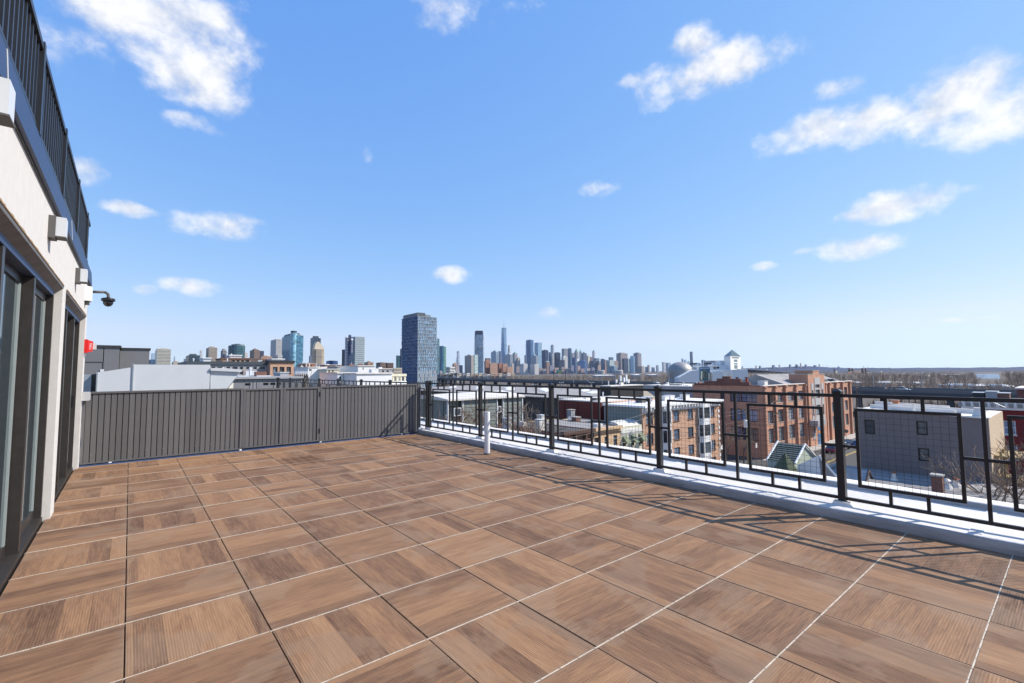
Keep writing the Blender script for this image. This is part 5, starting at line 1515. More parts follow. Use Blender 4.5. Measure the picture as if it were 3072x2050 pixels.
def sign_post(label, px, py, kind):
    q = at_z(px, py, gz); t = thing('street_sign', label, 'sign', (q[0], q[1], gz))
    MB().tube((q[0], q[1], gz), (q[0], q[1], gz + 3.0), .04, .04, 6).build('post', M_galvpole, t)
    if kind == 'oct':
        pts = [(q[0] - .03, q[1] + .42 * math.cos(a + math.pi / 8), gz + 2.7 + .42 * math.sin(a + math.pi / 8)) for a in [k * math.pi / 4 for k in range(8)]]
        MB().prism(pts, [(x + .06 - .03, y, z) for x, y, z in pts]).build('plate', M_greybox, t)
    else: MB().box(q[0] - .32, q[0] + .32, q[1] - .05, q[1] - .041, gz + 2.3, gz + 3.1).build('plate', M_white, t)


sign_post('back of an octagonal road sign near the loft end', 2541, 1331, 'oct')
sign_post('small white parking sign between the corner house and the loft', 2166, 1388, 'sq')
sign_post('thin street sign with a pale plate before the loft corner', 2270, 1382, 'sq')

# ================================================================== TREES
def bare_tree_mesh(seed, H, spread=.55, levels=5, k3=3, trunk=None):
    r = random.Random(seed); tr = MB(); tw = MB()

    def grow(p, d, l, rad, lev):
        p1 = p + d * l
        (tr if lev <= 1 else tw).tube(tuple(p), tuple(p1), rad, rad * .68, 6 if lev == 0 else (4 if lev < 3 else 3), caps=False)
        if lev >= levels: return
        n = 3 if lev < 2 else r.choice((2, 3, 3))
        for i in range(n):
            a = r.uniform(0, 2 * math.pi); s = r.uniform(.35, 1.0) * (spread + .12 * lev)
            h = np.array([math.cos(a), math.sin(a), r.uniform(-.1, .35)])
            nd = d + h * s; nd = nd / np.linalg.norm(nd)
            st = p + d * l * r.uniform(.55, 1.0) if i else p1
            grow(st, nd, l * r.uniform(.62, .86), max(rad * .58, .012), lev + 1)
    grow(np.zeros(3), np.array([0, 0, 1.0]), H * .27, trunk or H * .02, 0)
    return tr, tw


TM = {}


def tree(label, x, y, z, H, seed=1, group=None, m=None, rot=0, lev=5, spread=.55):
    key = (seed, lev, spread, (m or M_twig).name)
    if key not in TM:
        a, b = bare_tree_mesh(seed, 10.0, spread, lev); mz = max(v_[2] for v_ in b.v)
        for q_ in (a, b): q_.v = [(v_[0] * 10 / mz, v_[1] * 10 / mz, v_[2] * 10 / mz) for v_ in q_.v]
        TM[key] = (a.mesh('trunk', M_bark), b.mesh('crown', m or M_twig))
    t = thing('bare_tree', label, 'tree', (x, y, z), group); t.scale = (H / 10,) * 3; t.rotation_euler = (0, 0, rot)
    for n_, me in zip(('trunk', 'crown'), TM[key]):
        o = bpy.data.objects.new(n_, me); COL.objects.link(o); o.parent = t
    return t


def tree_px(label, px, py_top, D, seed, m=None, H=None, lev=5, spread=.55, z=gz, rot=0):
    q = at_d(px, py_top, D); return tree(label, q[0], q[1], z, (q[2] - z) if H is None else H, seed, None, m, rot, lev, spread)


tree_px('bushy bare tree rising above the charcoal fence', 962, 1112, 62, 3, mat('pale_twigs', (.30, .23, .16), .95, var=.3), spread=.75, lev=6)
tree_px('slim bare tree left of the bushy one above the fence', 930, 1122, 66, 5, mat('pale_twigs', (.30, .23, .16), .95), spread=.6)
tree_px('bare tree at the right of the bushy one above the fence', 1000, 1124, 70, 7, mat('pale_twigs', (.30, .23, .16), .95), spread=.6)
tree_px('brown bare tree in front of the clapboard shed', 1425, 1188, 44, 8, M_twigr, spread=.7, lev=6)
tree_px('dark bare tree at the right end of the clapboard shed', 1610, 1205, 58, 9, M_twig, spread=.7, lev=6)
tree_px('bare tree reaching over the low wall by the white flue', 1590, 1240, 52, 4, M_twigr, spread=.8)
tree_px('small bare tree right of the brick corner house', 2176, 1275, 78, 6, M_twig, spread=.5)
tree_px('bare tree beside the pale utility pole', 2228, 1300, 82, 2, M_twig, spread=.75)
tree_px('round bare street tree behind the tall railing post', 2503, 1348, 66, 10, M_twig, spread=.8, z=-15, lev=6)
tree_px('bare tree with reddish twigs at the right edge beside the porch', 3062, 1290, 33, 12, M_twigr, spread=.8, lev=6)
tree_px('low bare tree behind the porch below the dark red house', 3010, 1345, 40, 13, M_twig, spread=.85, lev=6)
for lb, px, py, D, sd in (('tall bare tree beyond the viaduct right of the loft end', 2604, 1108, 330, 2), ('wide bare tree beyond the viaduct in the middle of the woods', 2845, 1112, 300, 3), ('bare tree left of the far water', 2925, 1120, 340, 5),
                          ('wide bare tree at the right edge of the woods', 3040, 1116, 280, 6), ('bare tree between the two tall road lamps', 2722, 1122, 320, 7), ('bare tree in front of the viaduct on the right', 2700, 1160, 190, 8),
                          ('big bare tree before the viaduct near the right edge', 2990, 1150, 200, 9), ('bare tree right of the dome below the sky line', 1998, 1112, 420, 4), ('bare tree before the loft gable and the viaduct', 2072, 1150, 210, 10)):
    tree_px(lb, px, py, D, sd, M_twig, spread=.65)


def thicket(name, label, spots, m, blades=60, seed=5):
    """a mass of bare wood no one could count: thin tapering blades, every trunk standing on the ground"""
    r = np.random.default_rng(seed); V = []; F = []
    for (x, y, z, H, W) in spots:
        n0 = len(V)
        V += [(x - .012 * H, y, z), (x + .012 * H, y, z), (x, y, z + H * .75)]; F.append((n0, n0 + 1, n0 + 2))
        for _ in range(blades):
            zb_ = z + H * r.uniform(.08, .6); a = r.uniform(0, 2 * math.pi); rad = W * math.sqrt(r.uniform(.05, 1))
            tip = np.array([x + rad * math.cos(a), y + rad * math.sin(a), z + H * r.uniform(.4, 1.0) * (1 - .25 * (rad / W) ** 2)])
            bs = np.array([x + .25 * rad * math.cos(a), y + .25 * rad * math.sin(a), zb_])
            wv = np.array([-math.sin(a), math.cos(a), r.uniform(-.4, .4)]) * H * r.uniform(.004, .009)
            n1 = len(V); V += [tuple(bs - wv), tuple(bs + wv), tuple(tip)]; F.append((n1, n1 + 1, n1 + 2))
    me = bpy.data.meshes.new(name); me.from_pydata(V, [], F); me.materials.append(m); me.update()
    o = link(name, me, (0, 0, 0)); return tag(o, label, name.split('_')[-1], kind='stuff')


rw = random.Random(21)
sp_ = []
for _ in range(900):
    px = rw.uniform(2230, 3250); D = rw.uniform(240, 900)
    if 2925 < px < 3005 and D > 330: continue
    q = at_d(px, 1110, D); sp_.append((q[0], q[1], gz, rw.uniform(9, 15.2), rw.uniform(3.5, 6.5)))
for _ in range(650):
    px = rw.uniform(2230, 3300); D = rw.uniform(850, 2100); q = at_d(px, 1110, D)
    if 2915 < px < 3010 and D < 2000: continue
    sp_.append((q[0], q[1], gz, rw.uniform(8, 14.0), rw.uniform(9, 16)))
thicket('woods', 'brown leafless woods beyond the viaduct on the right', sp_, M_twig, 58)
sp_ = []
for _ in range(560):
    px = rw.uniform(1520, 2030); D = rw.uniform(420, 1100); q = at_d(px, 1115, D); sp_.append((q[0], q[1], gz, rw.uniform(9, 14), rw.uniform(5, 9)))
for _ in range(60):
    px = rw.uniform(1330, 1520); D = rw.uniform(560, 900); q = at_d(px, 1115, D); sp_.append((q[0], q[1], gz, rw.uniform(6, 10), rw.uniform(4, 6)))
thicket('woods', 'pale brown leafless wood strip behind the viaduct below the skyline', sp_, mat('pale_wood_twigs', (.24, .19, .145), .95, var=.3), 50, 6)
sp_ = []
for _ in range(210):
    px = rw.uniform(1380, 2080); D = float(np.interp(px, (1330, 1600, 1900, 2060), (495, 372, 280, 230))) * rw.uniform(.80, .93); q = at_d(px, 1115, D); sp_.append((q[0], q[1], gz, rw.uniform(5.5, 8.8), rw.uniform(2.5, 4.5)))
for _ in range(150):
    px = rw.uniform(2565, 3080); D = rw.uniform(140, 186); q = at_d(px, 1115, D); sp_.append((q[0], q[1], gz, rw.uniform(4.5, 8.5), rw.uniform(2, 3.6)))
thicket('scrub', 'brown scrub along the near side of the viaduct', sp_, mat('scrub_twigs', (.17, .12, .085), .95, var=.3), 55, 8)
sp_ = []
for _ in range(110):
    px = rw.uniform(1255, 1352); D = rw.uniform(34, 50); q = at_d(px, 1230, D); sp_.append((q[0], q[1], gz, rw.uniform(11.0, 13.2), rw.uniform(1.5, 2.4)))
for _ in range(70):
    px = rw.uniform(1352, 1640); D = rw.uniform(52, 66); q = at_d(px, 1230, D); sp_.append((q[0], q[1], gz, rw.uniform(7.5, 11), rw.uniform(1.5, 2.6)))
thicket('brush', 'tangled reddish brown brush in the yards below the railing', sp_, mat('brush_twigs', (.25, .155, .095), .95, var=.4, scale=.4), 90, 9)
sp_ = []
for _ in range(40):
    px = rw.uniform(2960, 3100); D = rw.uniform(34, 50); q = at_d(px, 1380, D); sp_.append((q[0], q[1], gz, rw.uniform(4, 6.5), rw.uniform(1.2, 2.2)))
thicket('brush', 'brown yard brush below the wooden porch', sp_, mat('brush_twigs', (.25, .155, .095), .95, var=.4, scale=.4), 70, 10)

# ================================================================== VIADUCT AND ROAD LAMPS
M_vd = mat('weathered_viaduct', (.08, .08, .085), .85, var=.2, scale=.05)
M_vr = mat('viaduct_parapet', (.15, .15, .152), .85, var=.15, scale=.05)
VZ = -6.0
vp = [(330, 640), (285, 500), (250, 277), (235, 170), (216, 120), (203, 50), (196, 20), (192, -30), (190, -90)]
vd = thing('viaduct', 'long elevated highway viaduct crossing behind the neighbourhood', 'bridge', (235, 170, GROUND))
VW = 22.0


def vsec(k):
    a, b = np.array(vp[k], float), np.array(vp[k + 1], float); d = b - a; Ln = np.linalg.norm(d); d /= Ln; nrm = np.array([-d[1], d[0]])
    if nrm[0] < 0: nrm = -nrm
    return a, b, d, nrm, Ln


for k in range(len(vp) - 1):
    a, b, d, nrm, Ln = vsec(k)
    c0, c1, c2, c3 = a, b, b + nrm * VW, a + nrm * VW
    MB().poly([tuple(c0), tuple(c1), tuple(c2), tuple(c3)], VZ - 1.9, VZ - .35).build('deck', M_vd, vd)
    for o in (0, VW - .4):
        e = [a + nrm * o, b + nrm * o, b + nrm * (o + .4), a + nrm * (o + .4)]
        MB().poly([tuple(p_) for p_ in e], VZ - .349, VZ + .55).build('parapet', M_vr, vd)
    s = 0.0
    while s < Ln:
        for o in (2, VW - 4):
            p_ = a + d * s + nrm * o; MB().box(p_[0] - .8, p_[0] + .8, p_[1] - .8, p_[1] + .8, GROUND, VZ - 1.901).build('pier', M_vd, vd)
        s += 26.0
slabr = MB()
vc = [('white car on the viaduct below the twin slabs of the skyline', 3, .30, (.7, .7, .7), 'vwhite'), ('red car on the viaduct left of the dome', 4, .35, (.5, .03, .02), 'vred'), ('dark car on the viaduct near the overhead sign', 2, .55, (.04, .04, .05), 'vdark'),
      ('silver car on the viaduct right of the loft end', 5, .4, (.5, .5, .52), 'vsilver'), ('second dark car on the viaduct left of the brick twin blocks', 1, .6, (.05, .05, .06), 'vdark')]
for lb, k, f, col, key in vc:
    a, b, d, nrm, Ln = vsec(k); p_ = a + d * Ln * f + nrm * 5; car(lb, p_[0], p_[1], VZ - .34, math.atan2(d[1], d[0]), col, key, 1.15)


def lamp(label, px, py_t, D, z0, arm=2.2, double=False, m=None, head=True):
    q = at_d(px, py_t, D); m = m or M_galvpole
    t = thing('street_lamp', label, 'lamp post', (q[0], q[1], z0))
    zt_ = q[2]
    MB().tube((q[0], q[1], z0), (q[0], q[1], zt_ - .5), .17, .10, 6).build('pole', m, t)
    for s in ((1, -1) if double else (-1,)):
        dx = R_ * s
        pts = [(q[0], q[1], zt_ - .5), tuple(np.array([q[0], q[1], zt_ - .12]) + dx * arm * .25), tuple(np.array([q[0], q[1], zt_]) + dx * arm * .6), tuple(np.array([q[0], q[1], zt_ - .1]) + dx * arm)]
        MB().path(pts, .07, 5).build('arm', m, t)
        h = np.array(pts[-1]); MB().lathe(h[0], h[1], [(.12, h[2] - .16), (.3, h[2] - .08), (.1, h[2] + .05)], 8).build('lamp_head', m, t)


for lb, px, py, D, z0 in (('curved road lamp on the viaduct right of the loft', 2619, 1118, 205, VZ), ('tall curved road lamp on the viaduct above the mauve house', 2764, 1119, 198, VZ), ('curved road lamp on the viaduct left of the far water', 2866, 1130, 196, VZ),
                      ('tall pale road lamp left of the dome', 2004, 1109, 215, VZ), ('second pale road lamp just left of the dome', 2007.5, 1113, 235, VZ), ('road lamp below the blue curved tower', 1720, 1107, 300, VZ), ('road lamp below the grey slab towers', 1846, 1108, 262, VZ), ('road lamp below the far domed halls', 1806, 1113, 275, VZ), ('road lamp in front of the brick twin blocks', 1455, 1112, 480, VZ), ('road lamp right of the brick twin blocks', 1585, 1111, 420, VZ)):
    lamp(lb, px, py, D, z0)
for k, (px, py, D) in enumerate(((2579, 1160, 150), (2684, 1166, 150), (2725, 1163, 155), (2744, 1160, 160), (2811, 1172, 150), (2878, 1166, 158))):
    lamp(['first', 'second', 'third', 'fourth', 'fifth', 'sixth'][k] + ' double headed car park lamp from the left before the viaduct', px, py, D, gz, 1.2, True, M_greybox)
for k, (px, py, D) in enumerate(((1547, 1150, 200), (1602, 1153, 195), (1684, 1147, 190), (1774, 1147, 190), (2018, 1149, 175))):
    lamp(['first', 'second', 'third', 'fourth', 'fifth'][k] + ' thin yard lamp from the left above the pale warehouse roofs', px, py, D, gz, .8, True, M_galvpole)
# overhead road sign
a, b, d, nrm, Ln = vsec(2)
s0, s1 = at_d(1662, 1135, 330), at_d(1697, 1135, 330)
t = thing('overhead_sign', 'green and yellow overhead road sign on a gantry above the viaduct', 'road sign', (s0[0], s0[1], VZ))
zt_ = at_d(1675, 1110, 330)[2]
for p_ in (s0, s1): MB().tube((p_[0], p_[1], VZ - .5), (p_[0], p_[1], zt_ + .3), .2, .2, 6).build('post', M_dk, t)
MB().tube((s0[0], s0[1], zt_), (s1[0], s1[1], zt_), .15, .15, 6).build('beam', M_dk, t)


def face_quad(px0, px1, py0, py1, D, m, nm, th=.12):
    c = [at_d(px0, py1, D), at_d(px1, py1, D), at_d(px1, py0, D), at_d(px0, py0, D)]
    return MB().prism(c, [p_ + FH * th for p_ in c]).build(nm, m, t)


face_quad(1669, 1684.5, 1111, 1120, 329, mat('road_sign_green', (.02, .32, .22), .5), 'sign_panel')
face_quad(1677, 1684.3, 1116, 1119.6, 328.7, mat('road_sign_yellow', (.75, .52, .04), .5), 'sign_panel')
for k, (y0, y1) in enumerate(((1112.2, 1113), (1114.4, 1115.2))): face_quad(1670.5, 1682, y0, y1, 328.8, M_white, 'sign_text_line')

# ================================================================== SCIENCE HALL WITH DOME
DL = 430.0
def fbox(t, px0, px1, py0, D, dep, m, nm='wall', py1=None):
    a, b = at_d(px0, py0, D), at_d(px1, py0, D); fw = FH * dep
    z0 = GROUND if py1 is None else at_d(px0, py1, D)[2]
    ring = [(a[0], a[1]), (b[0], b[1]), (b[0] + fw[0], b[1] + fw[1]), (a[0] + fw[0], a[1] + fw[1])]
    return MB().poly(ring, z0, (a[2] + b[2]) / 2).build(nm, m, t)


lsc = thing('science_hall', 'white stepped museum building with a big banner and gabled rooftops', 'building', at_d(2130, 1140, DL) * np.array([1, 1, 0]) + np.array([0, 0, GROUND]))
M_lw = mat('bright_white_render', (.74, .73, .71), .7, var=.06, scale=.1)
c = at_d(2040.5, 1110, DL + 10); dr = 37.2 * DL / FPX * 1.03
dome = thing('dome_theatre', 'large grey metal dome of the museum theatre', 'dome', (c[0], c[1], GROUND))
zc = at_d(2040, 1118, DL + 10)[2]; rv_ = at_d(2040, 1086, DL + 10)[2] - zc
prof = [(dr * .93, GROUND), (dr * .97, zc - 4), (dr, zc)] + [(dr * math.cos(a), zc + rv_ * math.sin(a)) for a in np.linspace(.12, 1.5, 10)]
MB().lathe(c[0], c[1], prof, 40).build('shell', mat('brushed_grey_dome', (.30, .29, .28), .5, metal=.2, var=.06, scale=.1), dome, smooth=True)
q = at_d(2012, 1140, DL - 12)
t = dome
MB().lathe(c[0], c[1], [(dr * 1.02, GROUND), (dr * 1.02, zc - 5.5)], 40).build('plinth', M_gry, dome)
fbox(lsc, 2085, 2196, 1110, DL, 40, M_lw)
fbox(lsc, 2196, 2243, 1109, DL - 4, 30, M_lw, 'wing')
fbox(lsc, 2138, 2172, 1116, DL - 6, 6, M_lw, 'wing')
fbox(lsc, 2158, 2185, 1082, DL + 14, 14, M_lw, 'roof_block')
fbox(lsc, 2129, 2154, 1082.5, DL + 24, 14, M_gry, 'roof_block')
fbox(lsc, 2150, 2192, 1097, DL + 6, 18, M_lw, 'upper_storey')
fbox(lsc, 2090, 2150, 1101, DL + 4, 18, M_lw, 'upper_storey')
fbox(lsc, 2224, 2240, 1107, DL + 2, 12, M_lw, 'wing')
# sloped prow toward the dome
a, b, c_, d_ = at_d(2037, 1133, DL - 10), at_d(2075, 1112, DL - 10), at_d(2098, 1110, DL - 10), at_d(2098, 1148, DL - 10)
e_ = at_d(2037, 1148, DL - 10)
rg = [e_, d_, c_, b, a]
MB().prism([p_ for p_ in rg], [p_ + FH * 18 for p_ in rg]).build('prow', M_lw, lsc)
# gables with diamonds
for px in (2099, 2143):
    g = [at_d(px - 9, 1100, DL + 3), at_d(px + 9, 1100, DL + 3), at_d(px + 9, 1094, DL + 3), at_d(px + 4.5, 1094, DL + 3), at_d(px, 1088.5, DL + 3), at_d(px - 4.5, 1094, DL + 3), at_d(px - 9, 1094, DL + 3)]
    MB().prism(g, [p_ + FH * 8 for p_ in g]).build('gable', M_lw, lsc)
    g = [at_d(px, 1097, DL + 2.9), at_d(px + 2.8, 1093.5, DL + 2.9), at_d(px, 1090.5, DL + 2.9), at_d(px - 2.8, 1093.5, DL + 2.9)]
    MB().prism(g, [p_ + FH * .05 for p_ in g]).build('diamond_window', M_gry, lsc)
    g = [at_d(px - 26, 1094, DL + 12), at_d(px - 5, 1094, DL + 6), at_d(px - 1, 1089.2, DL + 6), at_d(px - 23, 1089.6, DL + 12)]
    MB().prism(g, [p_ + FH * 5 for p_ in g]).build('dark_roof', M_dk, lsc)
# pyramid-topped tower
tc_ = at_d(2192, 1100, DL + 8)
corner = at_d(2192, 1100, DL)
p1_ = at_d(2172, 1069, DL + 12); p2_ = at_d(2222, 1073, DL + 16); 
tw4 = [np.array([corner[0], corner[1]]), np.array([p2_[0], p2_[1]]), np.array([p2_[0], p2_[1]]) + np.array([p1_[0], p1_[1]]) - np.array([corner[0], corner[1]]), np.array([p1_[0], p1_[1]])]
zE = at_d(2192, 1069, DL)[2]
twr = thing('pyramid_tower', 'white museum tower with a dark glass pyramid roof', 'tower', (corner[0], corner[1], GROUND))
MB().poly([tuple(p_) for p_ in tw4], GROUND, zE).build('wall', M_lw, twr)
cen = sum(tw4) / 4
ap = at_d(2192, 1050, DL + 12)[2]
out = [tuple(cen + (p_ - cen) * 1.02) for p_ in tw4]
for k in range(4):
    a, b = np.array(out[k]), np.array(out[(k + 1) % 4])
    for i in range(5):
        f0, f1 = i / 5, (i + 1) / 5 - .02
        P3 = lambda p_, f: (p_[0] + (cen[0] - p_[0]) * f, p_[1] + (cen[1] - p_[1]) * f, zE + .3 + (ap - zE) * f)
        MB().quad(P3(a, f0), P3(b, f0), P3(b, f1), P3(a, f1)).build('glass_course', glass_mat('pyramid_glass', (.06, .10, .11), .12, 1.6, .2, .2), twr)
MB().cone(out, zE + .02, (cen[0], cen[1], ap - .35)).build('pyramid_core', M_gry, twr)
ex = (tw4[1] - tw4[0]) / np.linalg.norm(tw4[1] - tw4[0]); wd = np.linalg.norm(tw4[1] - tw4[0]); nr = np.array([ex[1], -ex[0]])
if nr @ FH[:2] > 0: nr = -nr
for (f0, f1, y0, y1) in ((.15, .82, 1071.5, 1075.5), (.32, .66, 1079, 1086), (.32, .66, 1089.5, 1094), (.32, .66, 1096, 1107)):
    z0, z1 = at_d(2205, y1, DL + 5)[2], at_d(2205, y0, DL + 5)[2]
    a, b = tw4[0] + ex * wd * f0 + nr * .06, tw4[0] + ex * wd * f1 + nr * .06
    MB().poly([tuple(a), tuple(b), tuple(b - nr * .05), tuple(a - nr * .05)], z0, z1).build('window', glass_mat('grey_green_glass', (.12, .16, .16), .15, 1.6, .4, .3), twr)
# banner
t = lsc
ban = mat('blue_banner', (.055, .15, .25), .7, var=.5, scale=.25)
face_quad(2097, 2130, 1101.5, 1142, DL - 1.0, ban, 'banner')
face_quad(2107, 2122, 1110, 1136, DL - 1.25, mat('banner_figure', (.16, .20, .17), .7, var=.9, scale=.35), 'banner_print')
face_quad(2099, 2128, 1104, 1107.5, DL - 1.25, mat('banner_pale', (.35, .42, .50), .7, var=.5, scale=.6), 'banner_print')
for px in (2105.5, 2128): face_quad(px - 1.2, px + 1.2, 1114 if px < 2110 else 1119, 1140, DL - 4, M_cream, 'column', 1.2)
for k in range(4): face_quad(2148 + k * 9, 2152 + k * 9, 1113.5, 1114.5, DL - 6.2, M_dk, 'slot_window')
face_quad(2150, 2158, 1101, 1106, DL + 2.5, M_dk, 'terrace_opening'); face_quad(2141, 2147, 1101.5, 1107, DL + 3.5, M_brickD, 'terrace_opening')

# ================================================================== SKYLINE
CM = {}


def cm(c, rough=.8):
    k = 'wall_%d_%d_%d' % tuple(int(v * 1000) for v in c)
    return mat(k, c, rough, var=.07, scale=.02)


def cg(c):
    k = 'glass_%d_%d_%d' % tuple(int(v * 1000) for v in c)
    if k in MATS: return MATS[k]
    return vary_by_object(glass_mat(k, c, .18, 1.5, .22, .03), .55, 1.55, (3.4, 3.4, 3.6))


def tower(label, xl, xc, xr, yt, D, style, wall, glass, nf=None, nc=None, roof=None, name='tower', cat='tower', mech=None, base_z=GROUND):
    P0 = at_d(xc, yt, D); x0, y0, z1 = P0
    d = ray(xr, yt); x1 = CAM[0] + d[0] * ((y0 - CAM[1]) / d[1])
    if xl < xc - .3: d = ray(xl, yt); y1 = CAM[1] + d[1] * ((x0 - CAM[0]) / d[0])
    else: y1 = y0 + (x1 - x0)
    if x1 - x0 < 1: x1 = x0 + 1
    y1 = min(y1, y0 + 4.5 * max(x1 - x0, 4)); 
    t = thing(name, label, cat, (x0, y0, base_z))
    W_, G_ = cm(wall), cg(glass)
    MB().box(x0, x1, y0, y1, base_z, z1).build('shell', G_ if style != 'plain' else W_, t)
    H = z1 - base_z
    e = max(.25, D * .00022)
    px_h = H / D * FPX
    nf = nf or int(max(3, min(24, px_h / 4.2)))
    if style in ('grid', 'bands', 'glass'):
        mb = MB(); th = H / nf * {'grid': .38, 'bands': .52, 'glass': .14}[style]
        for k in range(nf + 1):
            z = base_z + H * k / nf; mb.box(x0 - e, x1 + e, y0 - e, y1 + e, max(base_z, z - th), min(z1 + .3, z if k == nf else z))
        mb.build('floor_bands', W_, t, kind='stuff')
    if style in ('grid', 'stripes', 'glass'):
        mb = MB()
        for (a, b, ax) in ((x0, x1, 0), (y0, y1, 1)):
            wpx = (xr - xc) if ax == 0 else (xc - xl)
            n_ = nc or int(max(2, min(16, abs(wpx) / 3.2)))
            tw_ = (b - a) / n_ * {'grid': .42, 'stripes': .5, 'glass': .12}[style]
            for k in range(n_ + 1):
                u = a + (b - a - tw_) * k / n_
                if ax == 0: mb.box(u, u + tw_, y0 - e * 1.3, y0 - e * .01, base_z, z1); mb.box(u, u + tw_, y1 + e * .01, y1 + e * 1.3, base_z, z1)
                else: mb.box(x0 - e * 1.3, x0 - e * .01, u, u + tw_, base_z, z1); mb.box(x1 + e * .01, x1 + e * 1.3, u, u + tw_, base_z, z1)
        mb.build('piers', W_, t, kind='stuff')
    cx, cy = (x0 + x1) / 2, (y0 + y1) / 2
    u = lambda px_: px_ * D / FPX
    if roof == 'pyr': MB().cone([(x0, y0), (x1, y0), (x1, y1), (x0, y1)], z1 + .31, (cx, cy, z1 + u(mech or 6))).build('roof', cm((.25, .33, .32)), t)
    elif roof == 'spire':
        MB().cone([(x0, y0), (x1, y0), (x1, y1), (x0, y1)], z1 + .31, (cx, cy, z1 + u(mech or 9))).build('spire', cm((.20, .32, .28)), t)
    elif roof == 'dome':
        r0 = min(x1 - x0, y1 - y0) * .5; MB().lathe(cx, cy, [(r0 * math.cos(a), z1 + .31 + u(mech or 5) * math.sin(a)) for a in np.linspace(0, 1.45, 6)], 16).build('dome', cm((.36, .42, .42)), t, smooth=True)
    elif roof == 'step':
        MB().box(x0 + (x1 - x0) * .2, x1 - (x1 - x0) * .2, y0 + (y1 - y0) * .2, y1 - (y1 - y0) * .2, z1 + .31, z1 + u(mech or 4)).build('setback', W_, t)
        MB().box(x0 + (x1 - x0) * .38, x1 - (x1 - x0) * .38, y0 + (y1 - y0) * .38, y1 - (y1 - y0) * .38, z1 + u(mech or 4) + .01, z1 + u((mech or 4) * 1.8)).build('setback', W_, t)
    elif roof == 'mech':
        MB().box(x0 + (x1 - x0) * .25, x1 - (x1 - x0) * .2, y0 + (y1 - y0) * .25, y1 - (y1 - y0) * .2, z1 + .31, z1 + u(mech or 3)).build('plant_room', cm((.08, .09, .11)), t)
    elif roof == 'pmech':
        MB().box(x0 + (x1 - x0) * .2, x1 - (x1 - x0) * .2, y0 + (y1 - y0) * .2, y1 - (y1 - y0) * .2, z1 + .31, z1 + u(mech or 3)).build('plant_room', W_, t)
    return t, x0, x1, y0, y1, z1


